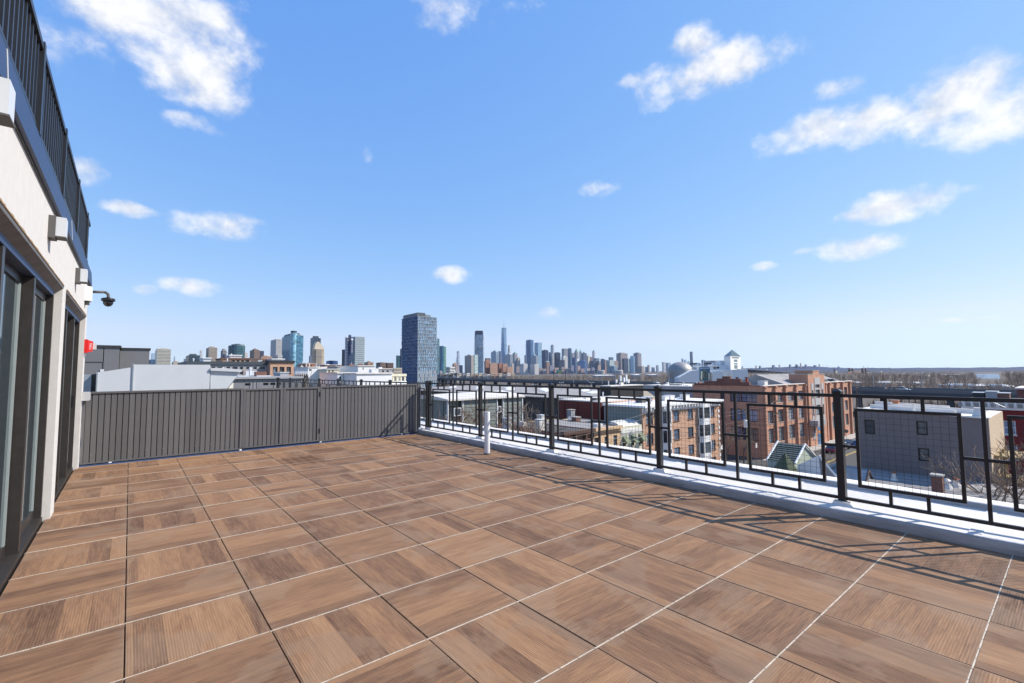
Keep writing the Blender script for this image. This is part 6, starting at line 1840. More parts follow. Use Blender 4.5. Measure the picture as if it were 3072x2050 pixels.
BL, TE, NV, PB = (.08, .17, .28), (.05, .14, .17), (.022, .035, .075), (.25, .36, .46)
CR, WHT, GR, BRK, TAN, BRN, DG = (.52, .47, .38), (.62, .60, .57), (.30, .30, .31), (.38, .20, .145), (.40, .33, .26), (.20, .13, .10), (.10, .11, .13)
ROWS = [
 # left group, Jersey side
 ('cream banded tower at the far left beside the grey bulkhead', 465, 472, 513, 1047, 1500, 'bands', CR, (.14, .17, .17), None, None, 'step', 3),
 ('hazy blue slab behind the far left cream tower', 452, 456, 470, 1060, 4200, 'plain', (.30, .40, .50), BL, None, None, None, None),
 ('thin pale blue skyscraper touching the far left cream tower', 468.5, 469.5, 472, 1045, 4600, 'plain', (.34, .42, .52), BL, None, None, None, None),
 ('low blue glass block under the hazy blue slab', 447, 450, 466, 1079, 1400, 'glass', NV, BL, None, None, None, None),
 ('far dark needle-topped tower in the gap right of the cream tower', 521, 522.2, 525.5, 1074, 5200, 'plain', (.22, .27, .36), BL, None, None, 'spire', 9),
 ('low brown roofs below the far needle tower', 514, 520, 538, 1086, 2500, 'plain', TAN, BL, None, None, 'step', 2),
 ('dark teal glass block with plant room left of the white sliver', 558, 567, 599, 1066, 1300, 'glass', (.05, .08, .10), (.035, .06, .075), None, None, 'mech', 5),
 ('small blue block left of the dark teal glass block', 551, 553, 559, 1077, 1500, 'plain', (.16, .22, .32), BL, None, None, None, None),
 ('white sliver tower right of the dark teal glass block', 599.5, 602, 607.5, 1051, 1500, 'bands', WHT, (.35, .36, .37), None, None, None, None),
 ('beige stepped apartment tower behind the dark grid tower', 619, 627, 652, 1043, 1350, 'stripes', TAN, (.16, .15, .15), None, None, 'step', 3),
 ('dark office tower with pale window grid in front of the beige tower', 636, 669, 679.5, 1051, 1050, 'grid', (.36, .34, .33), (.05, .06, .09), 14, 12, 'pmech', 5),
 ('small dark blue cube attached to the dark grid tower', 668, 669.5, 679, 1064, 1030, 'plain', NV, NV, None, None, None, None),
 ('pale blue low slab between grid tower and teal tower', 680, 682, 690, 1057, 1600, 'bands', (.42, .52, .60), (.35, .45, .55), None, None, None, None),
 ('cream sliver right of the teal round tower', 732, 734, 743, 1059, 1500, 'bands', WHT, TAN, None, None, 'step', 2),
 ('brown brick tower with a stepped crown left of the white tower', 749, 763, 779, 1050, 1000, 'grid', (.30, .21, .17), (.10, .09, .09), None, None, 'step', 3),
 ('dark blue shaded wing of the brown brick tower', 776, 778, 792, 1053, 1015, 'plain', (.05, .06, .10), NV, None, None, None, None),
 ('low orange and cream terraces below the brown brick tower', 778, 785, 816, 1070, 800, 'grid', (.48, .30, .22), (.30, .24, .2), None, None, 'step', 2),
 ('low dark red block below the brown brick tower', 752, 756, 782, 1075, 780, 'bands', BRN, (.12, .09, .09), None, None, None, None),
 ('white ribbed tower left of the blue glass tower', 808, 829, 846, 1018, 1100, 'stripes', WHT, (.22, .22, .22), None, 9, 'pmech', 1.5),
 ('white block with a row of dark slots at the foot of the white tower', 817, 834, 847, 1065, 820, 'bands', WHT, (.14, .15, .17), None, None, None, None),
 ('low teal annex at the foot of the blue glass tower', 893, 900, 916, 1092, 890, 'glass', TE, (.07, .17, .17), None, None, None, None),
 ('dark glass tower with grey cap behind the cream stepped tower', 932, 938, 962, 1014, 1700, 'glass', (.05, .07, .10), (.05, .08, .13), None, None, 'pmech', 6),
 ('dark blue sliver left of the cream stepped tower', 927, 929, 937, 1068, 1500, 'plain', (.12, .16, .22), NV, None, None, None, None),
 ('low blue glass roof between the cream tower and the dark glass pair', 979, 987, 1013, 1083, 900, 'glass', (.10, .16, .30), (.06, .12, .26), None, None, 'pmech', 1),
 ('dark block at the left of the white framed tower', 1026.5, 1029, 1038, 1049, 900, 'glass', NV, (.03, .045, .07), None, None, None, None),
 ('tan brick block right of the tower with vertical lettering', 1093, 1104, 1120, 1087, 700, 'bands', (.42, .28, .2), (.22, .16, .13), None, None, 'step', 2),
 ('brown and white modern block left of the tall glass tower', 1129, 1142, 1160, 1088, 620, 'grid', (.26, .19, .16), (.07, .08, .10), None, None, 'mech', 1),
 ('dark bay-windowed block touching the tall glass tower', 1158, 1163, 1180, 1089, 610, 'stripes', BRN, (.05, .06, .09), None, None, None, None),
 ('cream gridded block at the foot of the tall glass tower', 1178, 1181, 1205, 1104, 430, 'grid', (.50, .44, .36), (.10, .11, .12), 7, 7, None, None),
 ('teal stepped block just left of the tall glass tower', 1189, 1193, 1206, 1067, 900, 'glass', TE, (.05, .12, .14), None, None, None, None),
 ('blue slab peeking out left of the tall glass tower', 1201, 1202.5, 1208, 1047, 800, 'glass', NV, (.06, .10, .17), None, None, None, None),
 ('teal ribbed slab right behind the tall glass tower', 1308, 1311, 1318, 1016, 900, 'glass', (.20, .30, .33), (.12, .22, .25), None, None, None, None),
 ('blue curtain wall tower right of the tall glass tower', 1316, 1327, 1331, 1038, 1000, 'glass', (.07, .19, .30), (.05, .18, .30), None, None, None, None),
 ('green glass edge tower with balconies beside the blue curtain wall', 1328, 1330, 1338, 1040, 1010, 'bands', (.22, .38, .32), (.06, .15, .13), None, None, None, None),
 ('white low office with horizontal windows under the twisted far tower', 1337, 1350, 1365, 1101, 900, 'bands', WHT, (.22, .22, .23), 5, None, None, None),
 ('purple grey block right of the white low office', 1364, 1367, 1378, 1098, 1000, 'plain', (.30, .25, .27), GR, None, None, None, None),
 ('brown stepped block under the twisted far tower', 1357, 1362, 1373, 1092, 1200, 'plain', (.34, .22, .17), BRN, None, None, 'step', 2),
 ('dark low block left of the black and white striped tower', 1374, 1378, 1388, 1096, 1500, 'plain', (.16, .18, .24), NV, None, None, None, None),
 # Hudson side
 ('black and white vertically striped apartment tower', 1386, 1414, 1420.5, 1067, 1500, 'stripes', (.58, .52, .47), (.035, .04, .05), None, 7, 'step', 2),
 ('pale green glass apartment tower right of the striped one', 1420, 1424, 1433.5, 1065, 1550, 'bands', (.50, .60, .57), (.30, .42, .42), None, None, None, None),
 ('left pink brick block of the twin stepped pair', 1453, 1457, 1471, 1083, 1250, 'grid', BRK, (.20, .13, .12), 11, 6, 'pmech', 4),
 ('stepped right wing of the left pink brick block', 1468, 1471, 1492.5, 1091, 1245, 'grid', (.46, .29, .22), (.24, .16, .13), 11, 7, 'pmech', 1.5),
 ('right pink brick block of the twin stepped pair', 1493, 1497, 1509, 1090, 1200, 'grid', BRK, (.20, .13, .12), 10, 6, 'pmech', 1),
 ('tall middle wing of the right pink brick block', 1507, 1509, 1522, 1092, 1195, 'grid', (.46, .29, .22), (.24, .16, .13), 10, 6, None, None),
 ('lowest wing of the right pink brick block', 1520, 1522, 1537, 1101, 1190, 'grid', (.46, .29, .22), (.24, .16, .13), 9, 6, None, None),
 ('dark flat tower behind the left pink brick block', 1455, 1457, 1471.5, 1075, 2200, 'plain', (.07, .08, .12), NV, None, None, None, None),
 ('glass tower with a pyramid roof left of the tallest spire', 1473, 1488, 1497, 1057, 4000, 'glass', (.34, .38, .42), (.22, .30, .38), None, None, 'pyr', 7),
 ('dark slab right of the pyramid roofed tower', 1494, 1500, 1507, 1054, 4050, 'plain', (.10, .13, .22), NV, None, None, None, None),
 ('grey domed tower at the foot of the tallest spire', 1514, 1531, 1538, 1064, 3900, 'glass', (.36, .37, .38), (.26, .30, .34), None, None, 'dome', 6),
 ('beige block under the grey domed tower', 1533, 1536, 1541, 1091, 3000, 'stripes', CR, TAN, None, None, None, None),
 ('stone tower with green spire right of the domed tower', 1538, 1544, 1552, 1061, 4300, 'stripes', (.40, .38, .38), (.20, .22, .27), None, None, 'spire', 6),
 ('tan twin slab with a dark slot', 1552, 1554, 1560.5, 1073, 4100, 'stripes', CR, (.16, .15, .17), None, 2, None, None),
 ('white apartment cluster right of the brick pair', 1560, 1571, 1582.5, 1092, 2600, 'stripes', WHT, (.36, .36, .4), None, 5, 'step', 1),
 ('deep blue stepped glass tower', 1578, 1592, 1600, 1020, 4200, 'glass', (.11, .20, .34), (.07, .15, .28), None, None, 'pmech', 1),
 ('lower left shoulder of the deep blue glass tower', 1577, 1578.5, 1584, 1034, 4190, 'plain', (.09, .16, .28), NV, None, None, None, None),
 ('dark base block left of the deep blue tower', 1573, 1576, 1580, 1066, 4100, 'plain', (.10, .13, .20), NV, None, None, None, None),
 ('pale sky-blue glass tower', 1603, 1614, 1625, 1028, 4300, 'glass', (.36, .48, .58), (.26, .40, .52), None, None, None, None),
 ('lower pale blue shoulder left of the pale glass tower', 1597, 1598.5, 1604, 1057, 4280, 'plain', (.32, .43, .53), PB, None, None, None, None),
 ('grey domed tower below the pale glass tower', 1592, 1608, 1615, 1068, 3900, 'glass', (.36, .37, .39), (.26, .30, .35), None, None, 'dome', 4),
 ('white apartment pair below the grey dome', 1591, 1604, 1616, 1093, 2600, 'stripes', WHT, (.38, .36, .37), None, 5, None, None),
 ('dark obelisk tower left of the navy slab', 1619, 1622, 1626, 1056, 4500, 'plain', (.16, .20, .28), NV, None, None, 'spire', 11),
 ('navy slab tower left of the white needle', 1625.5, 1636, 1645, 1051, 4000, 'glass', (.035, .05, .10), (.03, .045, .10), None, None, 'mech', 1.5),
 ('brown brick block below the navy slab', 1634, 1640, 1650, 1086, 3000, 'plain', (.22, .15, .13), BRN, None, None, 'pyr', 3),
 ('narrow navy sliver left of the white needle', 1646, 1649, 1653, 1057, 4100, 'plain', (.05, .07, .13), NV, None, None, None, None),
 ('slim white needle tower with a black top', 1652, 1659, 1662.5, 1036, 4200, 'stripes', (.56, .57, .58), (.38, .42, .48), None, 3, 'mech', 1.5),
 ('wider white base of the slim needle tower', 1648.5, 1657, 1663, 1061, 4150, 'stripes', (.56, .57, .6), (.35, .38, .45), None, 4, None, None),
 ('dark navy cube tower right of the white needle', 1663, 1669, 1681, 1058, 4100, 'glass', (.05, .06, .09), (.035, .045, .08), None, None, 'mech', 1),
 ('grey slab with pale right face', 1685, 1692.5, 1704.5, 1046, 4200, 'stripes', (.36, .37, .38), (.22, .24, .28), None, 7, None, None),
 ('white classical building with a stepped top in front of the grey slab', 1684, 1690, 1702, 1071, 3700, 'stripes', WHT, (.40, .38, .36), None, 5, 'step', 2),
 ('dark lower block with a white edge left of the blue sliver slab', 1680, 1692, 1695, 1080, 3500, 'stripes', (.25, .23, .23), (.10, .11, .15), None, 5, None, None),
 ('slate blue slanted slab', 1704, 1711, 1714.5, 1045, 4100, 'glass', (.16, .24, .30), (.10, .18, .24), None, None, None, None),
 ('grey block right of the slate blue slab', 1714, 1717, 1723, 1059, 4300, 'plain', (.24, .24, .27), GR, None, None, None, None),
 ('dark blue low glass block below the green spire', 1716, 1724, 1727, 1073, 3600, 'glass', (.08, .12, .24), (.06, .10, .22), None, None, 'dome', 2),
 ('stone tower with a green copper spire', 1723, 1730, 1735.5, 1057, 4400, 'stripes', (.38, .36, .36), (.20, .21, .25), None, None, 'spire', 12),
 ('white slim block in front of the green spire', 1727, 1731, 1737, 1077, 3500, 'plain', WHT, GR, None, None, None, None),
 ('dark slim tower with a pointed lantern', 1738, 1741, 1745, 1056, 4500, 'plain', (.17, .18, .23), NV, None, None, 'spire', 8),
 ('dark mansard-topped tower left of the cream ziggurat', 1744, 1750, 1760, 1060, 4350, 'glass', (.15, .17, .23), (.10, .12, .18), None, None, 'dome', 5),
 ('cream ziggurat stack right of the mansard tower', 1760, 1764, 1770.5, 1069, 4200, 'plain', CR, TAN, None, None, 'step', 2),
 ('dark red block right of the cream ziggurat', 1770, 1773, 1777, 1071, 4300, 'plain', (.24, .16, .15), BRN, None, None, None, None),
 ('slender white tower with a pointed crown', 1777, 1781, 1785.5, 1055, 4600, 'stripes', (.52, .50, .50), (.32, .33, .37), None, None, 'spire', 6),
 ('grey blue block under the slender white tower', 1781, 1788, 1798, 1075, 4200, 'glass', (.20, .25, .32), (.14, .19, .27), None, None, None, None),
 ('dark grey office block right of the round blue tower', 1768, 1781, 1789, 1083, 3700, 'glass', (.14, .15, .20), (.08, .10, .15), None, None, None, None),
 ('brown grey office block with a flat top', 1789, 1797, 1802, 1084, 3700, 'grid', (.30, .27, .25), (.12, .13, .17), None, None, None, None),
 ('steel blue square tower left of the pale green block', 1802, 1810, 1813.5, 1077, 3800, 'glass', (.09, .14, .22), (.06, .11, .19), None, None, None, None),
 ('brown sliver right of the steel blue tower', 1813.5, 1815, 1820, 1080, 3900, 'plain', (.30, .22, .20), BRN, None, None, None, None),
 ('pale green wide office block', 1819, 1829, 1843, 1081, 3800, 'bands', (.46, .52, .50), (.33, .40, .40), None, None, None, None),
 ('dark glass cube behind the pale green block', 1826, 1829, 1839.5, 1072, 4300, 'glass', (.12, .17, .24), (.09, .14, .21), None, None, None, None),
 ('brick coloured block left of the wide grey slab', 1840, 1844, 1854.5, 1083, 4000, 'bands', (.36, .26, .22), (.25, .18, .16), None, None, None, None),
 ('orange brick sliver below the pale green block', 1814, 1816, 1819, 1098, 3000, 'plain', (.42, .24, .17), BRK, None, None, None, None),
 ('wide grey slab tower with a lit right face', 1849, 1862, 1882.5, 1060, 4100, 'stripes', (.40, .34, .32), (.20, .19, .23), None, 9, 'pmech', 2),
 ('black glass tower in front of the wide grey slab', 1866, 1872, 1885, 1076, 3800, 'glass', (.05, .07, .11), (.04, .06, .10), None, None, 'mech', 1),
 ('green glass wedge at the waterfront', 1827, 1842, 1852, 1099, 3500, 'plain', (.16, .24, .30), TE, None, None, 'pyr', 3),
 ('navy sliver left of the pale curved tower', 1887, 1889, 1892, 1076, 4000, 'plain', (.05, .07, .12), NV, None, None, None, None),
 ('grey slab tower at the right end of the skyline', 1900, 1913, 1923.5, 1060, 4000, 'stripes', (.38, .34, .34), (.20, .20, .25), None, 8, 'mech', 2),
 ('low tan block at the right end of the skyline', 1913, 1925, 1933, 1099, 3400, 'bands', (.40, .32, .28), (.28, .24, .24), 6, None, None, None),
 ('purple grey cluster past the end of the skyline', 1935, 1939, 1944, 1101, 5200, 'plain', (.26, .26, .32), GR, None, None, None, None),
 ('tan pointed block past the end of the skyline', 1942, 1946, 1950, 1096, 5200, 'plain', (.38, .34, .34), TAN, None, None, 'pyr', 2),
 ('small dark block before the far bridge houses', 1954, 1958, 1964, 1102, 5300, 'plain', (.26, .28, .33), GR, None, None, None, None),
 ('dark pointed tower between the small far blocks', 1968, 1971, 1976, 1097, 5300, 'plain', (.18, .22, .30), NV, None, None, 'pyr', 3),
 ('grey square tower left of the dome', 1986, 1990, 1997.5, 1087, 5000, 'plain', (.34, .36, .40), GR, None, None, None, None),
 ('blue banded tower touching the dome', 1998, 2003, 2012, 1089, 4900, 'stripes', (.28, .36, .44), (.14, .22, .32), None, 4, None, None),
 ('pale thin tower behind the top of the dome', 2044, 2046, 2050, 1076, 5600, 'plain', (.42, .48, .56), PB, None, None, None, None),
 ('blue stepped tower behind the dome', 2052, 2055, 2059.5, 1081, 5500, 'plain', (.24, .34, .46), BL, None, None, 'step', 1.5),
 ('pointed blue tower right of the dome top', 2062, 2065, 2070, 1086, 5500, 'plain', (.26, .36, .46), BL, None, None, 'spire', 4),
 ('very tall navy needle behind the museum', 2069.5, 2073, 2077.5, 1056, 5600, 'glass', (.06, .09, .17), (.05, .08, .16), None, None, 'mech', 1),
 ('blue striped tower behind the museum gables', 2104, 2109, 2115.5, 1080, 5600, 'stripes', (.40, .45, .52), (.12, .18, .28), None, 4, None, None),
 ('small blue tower right of the pyramid roof', 2225, 2227, 2229.5, 1099, 6000, 'plain', (.20, .27, .38), BL, None, None, None, None)]
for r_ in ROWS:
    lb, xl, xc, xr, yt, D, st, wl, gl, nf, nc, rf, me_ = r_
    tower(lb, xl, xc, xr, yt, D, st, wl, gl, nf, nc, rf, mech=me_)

# --- individual landmarks -----------------------------------------------------
def ngon(cx, cy, r, k, a0=0.0, sy=1.0): return [(cx + r * math.cos(a0 + 2 * math.pi * i / k), cy + r * sy * math.sin(a0 + 2 * math.pi * i / k)) for i in range(k)]


# tall glass tower with the pale lattice
GD = 520.0
t, x0, x1, y0, y1, z1 = tower('tall glass apartment tower with pale lattice facade nearest the railing', 1206, 1253.6, 1310.5, 949, GD, 'plain', (.06, .09, .14), NV, mech=None)
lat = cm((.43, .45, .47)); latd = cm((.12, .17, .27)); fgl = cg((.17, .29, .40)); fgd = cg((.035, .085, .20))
nfl = 21; H = z1 - GROUND; rl = random.Random(2)
fl = MB(); fd = MB(); gl1 = MB(); gl2 = MB()
for k in range(nfl + 1):
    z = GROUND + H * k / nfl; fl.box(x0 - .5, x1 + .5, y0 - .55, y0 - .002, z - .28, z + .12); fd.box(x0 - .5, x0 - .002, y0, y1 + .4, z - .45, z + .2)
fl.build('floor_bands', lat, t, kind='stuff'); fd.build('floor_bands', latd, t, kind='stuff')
pl, pd = MB(), MB()
for k in range(nfl):
    za, zb_ = GROUND + H * k / nfl + .201, GROUND + H * (k + 1) / nfl - .451
    u = x0
    while u < x1 - .5:
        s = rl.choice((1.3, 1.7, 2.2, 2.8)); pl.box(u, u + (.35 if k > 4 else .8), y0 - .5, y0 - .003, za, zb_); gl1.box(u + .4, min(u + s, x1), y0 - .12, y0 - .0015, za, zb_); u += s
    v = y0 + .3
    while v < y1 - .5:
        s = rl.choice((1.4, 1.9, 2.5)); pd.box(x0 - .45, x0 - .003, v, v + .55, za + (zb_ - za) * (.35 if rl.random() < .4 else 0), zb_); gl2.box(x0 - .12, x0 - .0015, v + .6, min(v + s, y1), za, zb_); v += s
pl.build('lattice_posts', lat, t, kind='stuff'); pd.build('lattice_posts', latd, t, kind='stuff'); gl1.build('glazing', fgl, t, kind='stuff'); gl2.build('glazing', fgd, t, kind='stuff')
h1 = z1 + 12 * GD / FPX
MB().box(x0 + 1.0, x0 + (x1 - x0) * .42, y0 + 1.5, y1 - 2, z1 + .01, h1).build('plant_room', cm((.10, .11, .12)), t)
MB().box(x0 + (x1 - x0) * .43, x0 + (x1 - x0) * .7, y0 + 1.5, y1 - 3, z1 + .01, z1 + 7 * GD / FPX).build('plant_room', cm((.22, .24, .26)), t)
mb = MB()
v = y0 + 1
while v < y1 - 1: mb.box(x0 + .3, x0 + .6, v, v + .35, z1 + .01, z1 + 9 * GD / FPX); v += 1.3
mb.box(x0 + .3, x0 + .6, y0 + 1, y1 - 1, z1 + 9 * GD / FPX, z1 + 9.6 * GD / FPX); mb.build('roof_screen', lat, t, kind='stuff')
# blue glass tower with the rounded corner
D = 900.0
t, x0, x1, y0, y1, z1 = tower('broad blue glass tower with rounded corner and dark crown', 847, 876, 910, 1006, D, 'glass', (.13, .27, .36), (.09, .25, .36), 24, 10)
cr_ = (x1 - x0) * .28
prof = [(cr_, GROUND), (cr_, z1 + 8 * D / FPX)]
MB().lathe(x0 + cr_ * .75, y0 + cr_ * .75, prof, 20).build('round_corner', cg((.20, .38, .48)), t, smooth=False)
MB().lathe(x0 + cr_ * .75, y0 + cr_ * .75, [(cr_ * .95, z1 + 8 * D / FPX + .1), (cr_ * .95, z1 + 13.5 * D / FPX)], 20).build('crown', cm((.05, .06, .08)), t)
MB().box(x0 + 2, x1 - 4, y0 + 3, y1 - 3, z1 + .4, z1 + 5 * D / FPX).build('upper_storey', cm((.30, .36, .40)), t); MB().box(x0 + 3, x1 - 6, y0 + 5, y1 - 5, z1 + 5 * D / FPX + .1, z1 + 7.5 * D / FPX).build('plant_room', cm((.05, .055, .07)), t)
# teal round tower
D = 950.0; c = at_d(710.5, 1038, D); r_ = 21.2 * D / FPX
t = thing('tower', 'round teal glass tower with a dark ringed crown', 'tower', (c[0], c[1], GROUND))
MB().lathe(c[0], c[1], [(r_, GROUND), (r_, c[2])], 24).build('shell', cg((.035, .10, .13)), t)
mb = MB(); nb_ = 15
for k in range(nb_): z = GROUND + (c[2] - GROUND) * (k + 1) / nb_; mb.lathe(c[0], c[1], [(r_ * 1.015, z - .8), (r_ * 1.015, z)], 24)
mb.build('floor_bands', cm((.10, .19, .21)), t, kind='stuff')
mb = MB()
for p_ in ngon(c[0], c[1], r_ * 1.01, 22): mb.tube((p_[0], p_[1], GROUND), (p_[0], p_[1], c[2]), .35, .35, 4)
mb.build('piers', cm((.06, .10, .12)), t, kind='stuff')
MB().lathe(c[0] + 2, c[1], [(r_ * .82, c[2] + .05), (r_ * .82, c[2] + 4 * D / FPX)], 20).build('crown', cm((.16, .22, .24)), t); MB().box(c[0] - 3, c[0] + 6, c[1] - 3, c[1] + 4, c[2] + 4 * D / FPX + .1, c[2] + 6 * D / FPX).build('plant_room', cm((.06, .07, .08)), t)
# cream art deco tower
D = 1200.0
t, x0, x1, y0, y1, z1 = tower('cream stepped tower with a rounded sloping crown', 936, 943, 972.5, 1048, D, 'stripes', (.56, .47, .35), (.34, .28, .22), None, 9)
up = D / FPX
cw = x1 - x0
sil = [(x0, z1), (x0 + cw * .12, z1 + 16 * up), (x0 + cw * .30, z1 + 23 * up), (x0 + cw * .48, z1 + 22 * up), (x0 + cw * .72, z1 + 14 * up), (x0 + cw * .93, z1 + 6 * up), (x1, z1)]
MB().prism([(x, y0, z + .31) for x, z in sil], [(x, y1, z + .31) for x, z in sil]).build('crown', cm((.58, .50, .38)), t)
MB().box(x0 + cw * .1, x0 + cw * .72, y0 - 6, y0 - .6, GROUND, z1 + 8 * up * .1).build('front_block', cm((.50, .43, .34)), t)
mb = MB()
for k in range(6): x = x0 + cw * (.12 + .1 * k); mb.box(x, x + cw * .045, y0 - 6.4, y0 - 6.001, GROUND, z1)
mb.build('piers', cm((.25, .22, .19)), t, kind='stuff')
MB().box(x0 + cw * .08, x0 + cw * .74, y0 - 6.5, y0 - .5, z1 - 24 * up, z1 - 21 * up).build('dark_band', cm((.22, .20, .21)), t)
# white framed tower with vertical lettering
D = 860.0; up = D / FPX
t, x0, x1, y0, y1, z1 = tower('tall glass tower with vertical white lettering on a dark blue strip', 1053, 1066, 1094, 1010, D, 'grid', (.42, .47, .49), (.13, .22, .25), 22, 11)
wf, wx0, wx1, wy0, wy1, wz1 = tower('narrow white framed tower face with balconies left of the lettering', 1036, 1037, 1046.5, 1011, D - 4, 'grid', (.66, .64, .66), (.10, .13, .20), 16, 3)
ds, dx0, dx1, dy0, dy1, dz1 = tower('dark blue fin slab between the white frame and the lettered tower', 1045, 1046.5, 1054, 1006, D - 6, 'plain', (.03, .05, .11), NV, roof='mech', mech=2)
fx = at_y(1054.2, 1050, y0 - 1.2)[0]; fx2 = at_y(1058.2, 1050, y0 - 1.2)[0]
zt1, zb1 = at_d(1056, 1022, D)[2], at_d(1056, 1060, D)[2]
MB().box(fx, fx2, y0 - 1.2, y0 - .5, zb1, zt1).build('sign_strip', cm((.02, .035, .12)), t)
MB().box(fx - .3, fx2 + .3, y0 - 1.3, y0 - .5, zt1 + .05, zt1 + 5.5 * up).build('sign_cap', M_white, t)
sgn = '235GRAND'; lh = (zt1 - zb1) / len(sgn)
for i, ch in enumerate(sgn):
    text_mesh('letter', ch, lh * 1.15, M_white, t, ((fx + fx2) / 2, y0 - 1.25, zt1 - lh * (i + .5)), (math.radians(90), 0, 0), .05)
# tapered glass tower across the basin
D = 2600.0; up = D / FPX; zb_ = GROUND
c = at_d(1437, 1020, D); hw = 17.9 * up
t = thing('tower', 'tapered silver blue glass tower with a dark notched crown', 'tower', (c[0], c[1], GROUND))
lv = [(1.0, None, 1117), (.995, None, 1060), (.985, None, 1042), (.93, None, 1019), (.80, None, 993.5)]
zs = [GROUND] + [at_d(1437, y, D)[2] for _, _, y in lv[1:]]


def octo(s, cut=.22):
    h = hw * s * .76
    e1 = np.array([math.cos(.50), -math.sin(.50)]); e2 = np.array([math.sin(.50), math.cos(.50)])
    pts = [(-1 + cut, -1), (1 - cut, -1), (1, -1 + cut), (1, 1 - cut), (1 - cut, 1), (-1 + cut, 1), (-1, 1 - cut), (-1, -1 + cut)]
    return [(c[0] + (e1[0] * a + e2[0] * b) * h, c[1] + (e1[1] * a + e2[1] * b) * h) for a, b in pts]


gsm = cg((.20, .27, .34))
for k in range(4):
    o0, o1 = octo(lv[k][0]), octo(lv[k + 1][0])
    MB().prism([(x, y, zs[k]) for x, y in o0], [(x, y, zs[k + 1] - .01) for x, y in o1]).build('shaft', gsm, t)
o0, o1 = octo(.865), octo(.805); zc_ = at_d(1437, 1005, D)[2]
MB().prism([(x, y, zc_) for x, y in octo(.882)], [(x, y, zs[4] + .3) for x, y in octo(.812)]).build('crown', cm((.035, .045, .08)), t)
mb = MB()
for k in range(34):
    z = GROUND + (zs[3] - GROUND) * (k + 1) / 34; mb.poly(octo(1.006 if z < zs[2] else .99 - .05 * (z - zs[2]) / (zs[3] - zs[2])), z - .7, z)
mb.build('floor_bands', cm((.38, .44, .50)), t, kind='stuff')
for a, b in ((0, 1), (2, 3)):
    p_, q_ = np.array(octo(.93)[a]), np.array(octo(.93)[b]); p2, q2 = np.array(octo(.815)[a]), np.array(octo(.815)[b])
for k in (2, 7):
    o = octo(.945); o2 = octo(.82); a, b = o[k - 1], o[k]; a2, b2 = o2[k - 1], o2[k]
    MB().quad((*a, zs[3] - 3), (*b, zs[3] - 3), (*b2, zs[4]), (*a2, zs[4])).build('dark_chamfer', cm((.06, .07, .11)), t)
ob2 = octo(1.02); MB().box(min(p_[0] for p_ in ob2) + hw * .2, min(p_[0] for p_ in ob2) + hw * .9, c[1] - hw * .98, c[1] - hw * .8, at_d(1437, 1044, D)[2], at_d(1437, 1041, D)[2]).build('louvre_band', cm((.16, .19, .24)), t)
# tallest spire
D = 4700.0; up = D / FPX; c = at_d(1511.8, 1000, D)
t = thing('tower', 'tallest skyscraper with faceted glass sides and a thin mast', 'skyscraper', (c[0], c[1], GROUND))
zr0 = at_d(1511, 1105, D)[2]; zr1 = at_d(1511, 986, D)[2]
hb_, ht_ = 11.6 * up * .82, 6.9 * up
sq = ngon(c[0], c[1], hb_ * 1.3, 4, math.pi / 4 + .55); tq = ngon(c[0], c[1], ht_ * 1.1, 4, .55)
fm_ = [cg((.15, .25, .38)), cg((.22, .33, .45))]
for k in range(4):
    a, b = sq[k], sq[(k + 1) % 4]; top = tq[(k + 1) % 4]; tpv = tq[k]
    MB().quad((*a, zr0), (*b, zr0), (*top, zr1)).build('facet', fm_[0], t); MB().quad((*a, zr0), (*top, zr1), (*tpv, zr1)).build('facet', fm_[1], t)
MB().poly(sq, GROUND, zr0).build('podium', cm((.30, .36, .42)), t)
MB().poly([(c[0] + (x - c[0]) * 1.03, c[1] + (y - c[1]) * 1.03) for x, y in tq], zr1, zr1 + 1.6 * up).build('crown_ring', cm((.10, .14, .20)), t)
MB().tube((c[0], c[1], zr1), (c[0], c[1], at_d(1511, 974, D)[2]), .75 * up, .5 * up, 6).build('mast', cm((.30, .34, .40)), t); MB().tube((c[0], c[1], at_d(1511, 974, D)[2]), (c[0], c[1], at_d(1511, 955, D)[2]), .42 * up, .15 * up, 6).build('mast', cm((.36, .40, .46)), t)
for y in (976, 968): MB().lathe(c[0], c[1], [(.9 * up, at_d(1511, y, D)[2]), (.9 * up, at_d(1511, y - .8, D)[2])], 8).build('mast_ring', cm((.2, .22, .26)), t)
# irregular stacked tower
D = 5000.0; up = D / FPX; c = at_d(1374.5, 1053, D); rj = random.Random(8)
t = thing('tower', 'pale irregular tower of stacked shifted floors left of the striped block', 'tower', (c[0], c[1], GROUND))
n_ = 22; zt_ = c[2]
for k in range(n_):
    z0, z1 = GROUND + (zt_ - GROUND) * k / n_, GROUND + (zt_ - GROUND) * (k + 1) / n_ - .6
    o = (rj.uniform(-.9, .9) * up, rj.uniform(-.9, .9) * up); h = (4.3 if k < 16 else 3.4) * up * .8
    MB().box(c[0] - h + o[0], c[0] + h + o[0], c[1] - h + o[1], c[1] + h + o[1], z0, z1).build('stacked_floors', cm((.40, .45, .52)) if k % 2 else cm((.30, .35, .42)), t)
# rippled steel tower
D = 4600.0; up = D / FPX; c = at_d(1527, 1038, D)
t = thing('tower', 'crinkled pale steel tower right behind the tallest skyscraper', 'tower', (c[0], c[1], GROUND))
prof = []
for k in range(28):
    f = k / 27; prof.append(((4.6 if f < .6 else 3.9 if f < .9 else 3.2) * up * (1 + .10 * math.sin(k * 1.9)), GROUND + (c[2] - GROUND) * f))
MB().lathe(c[0], c[1], prof, 7).build('shell', cm((.42, .40, .39)), t)
MB().box(c[0] - 1.8 * up, c[0] + 1.6 * up, c[1] - 2 * up, c[1] + 2 * up, c[2] + .1, c[2] + 1.2 * up).build('cap', cm((.16, .15, .16)), t)
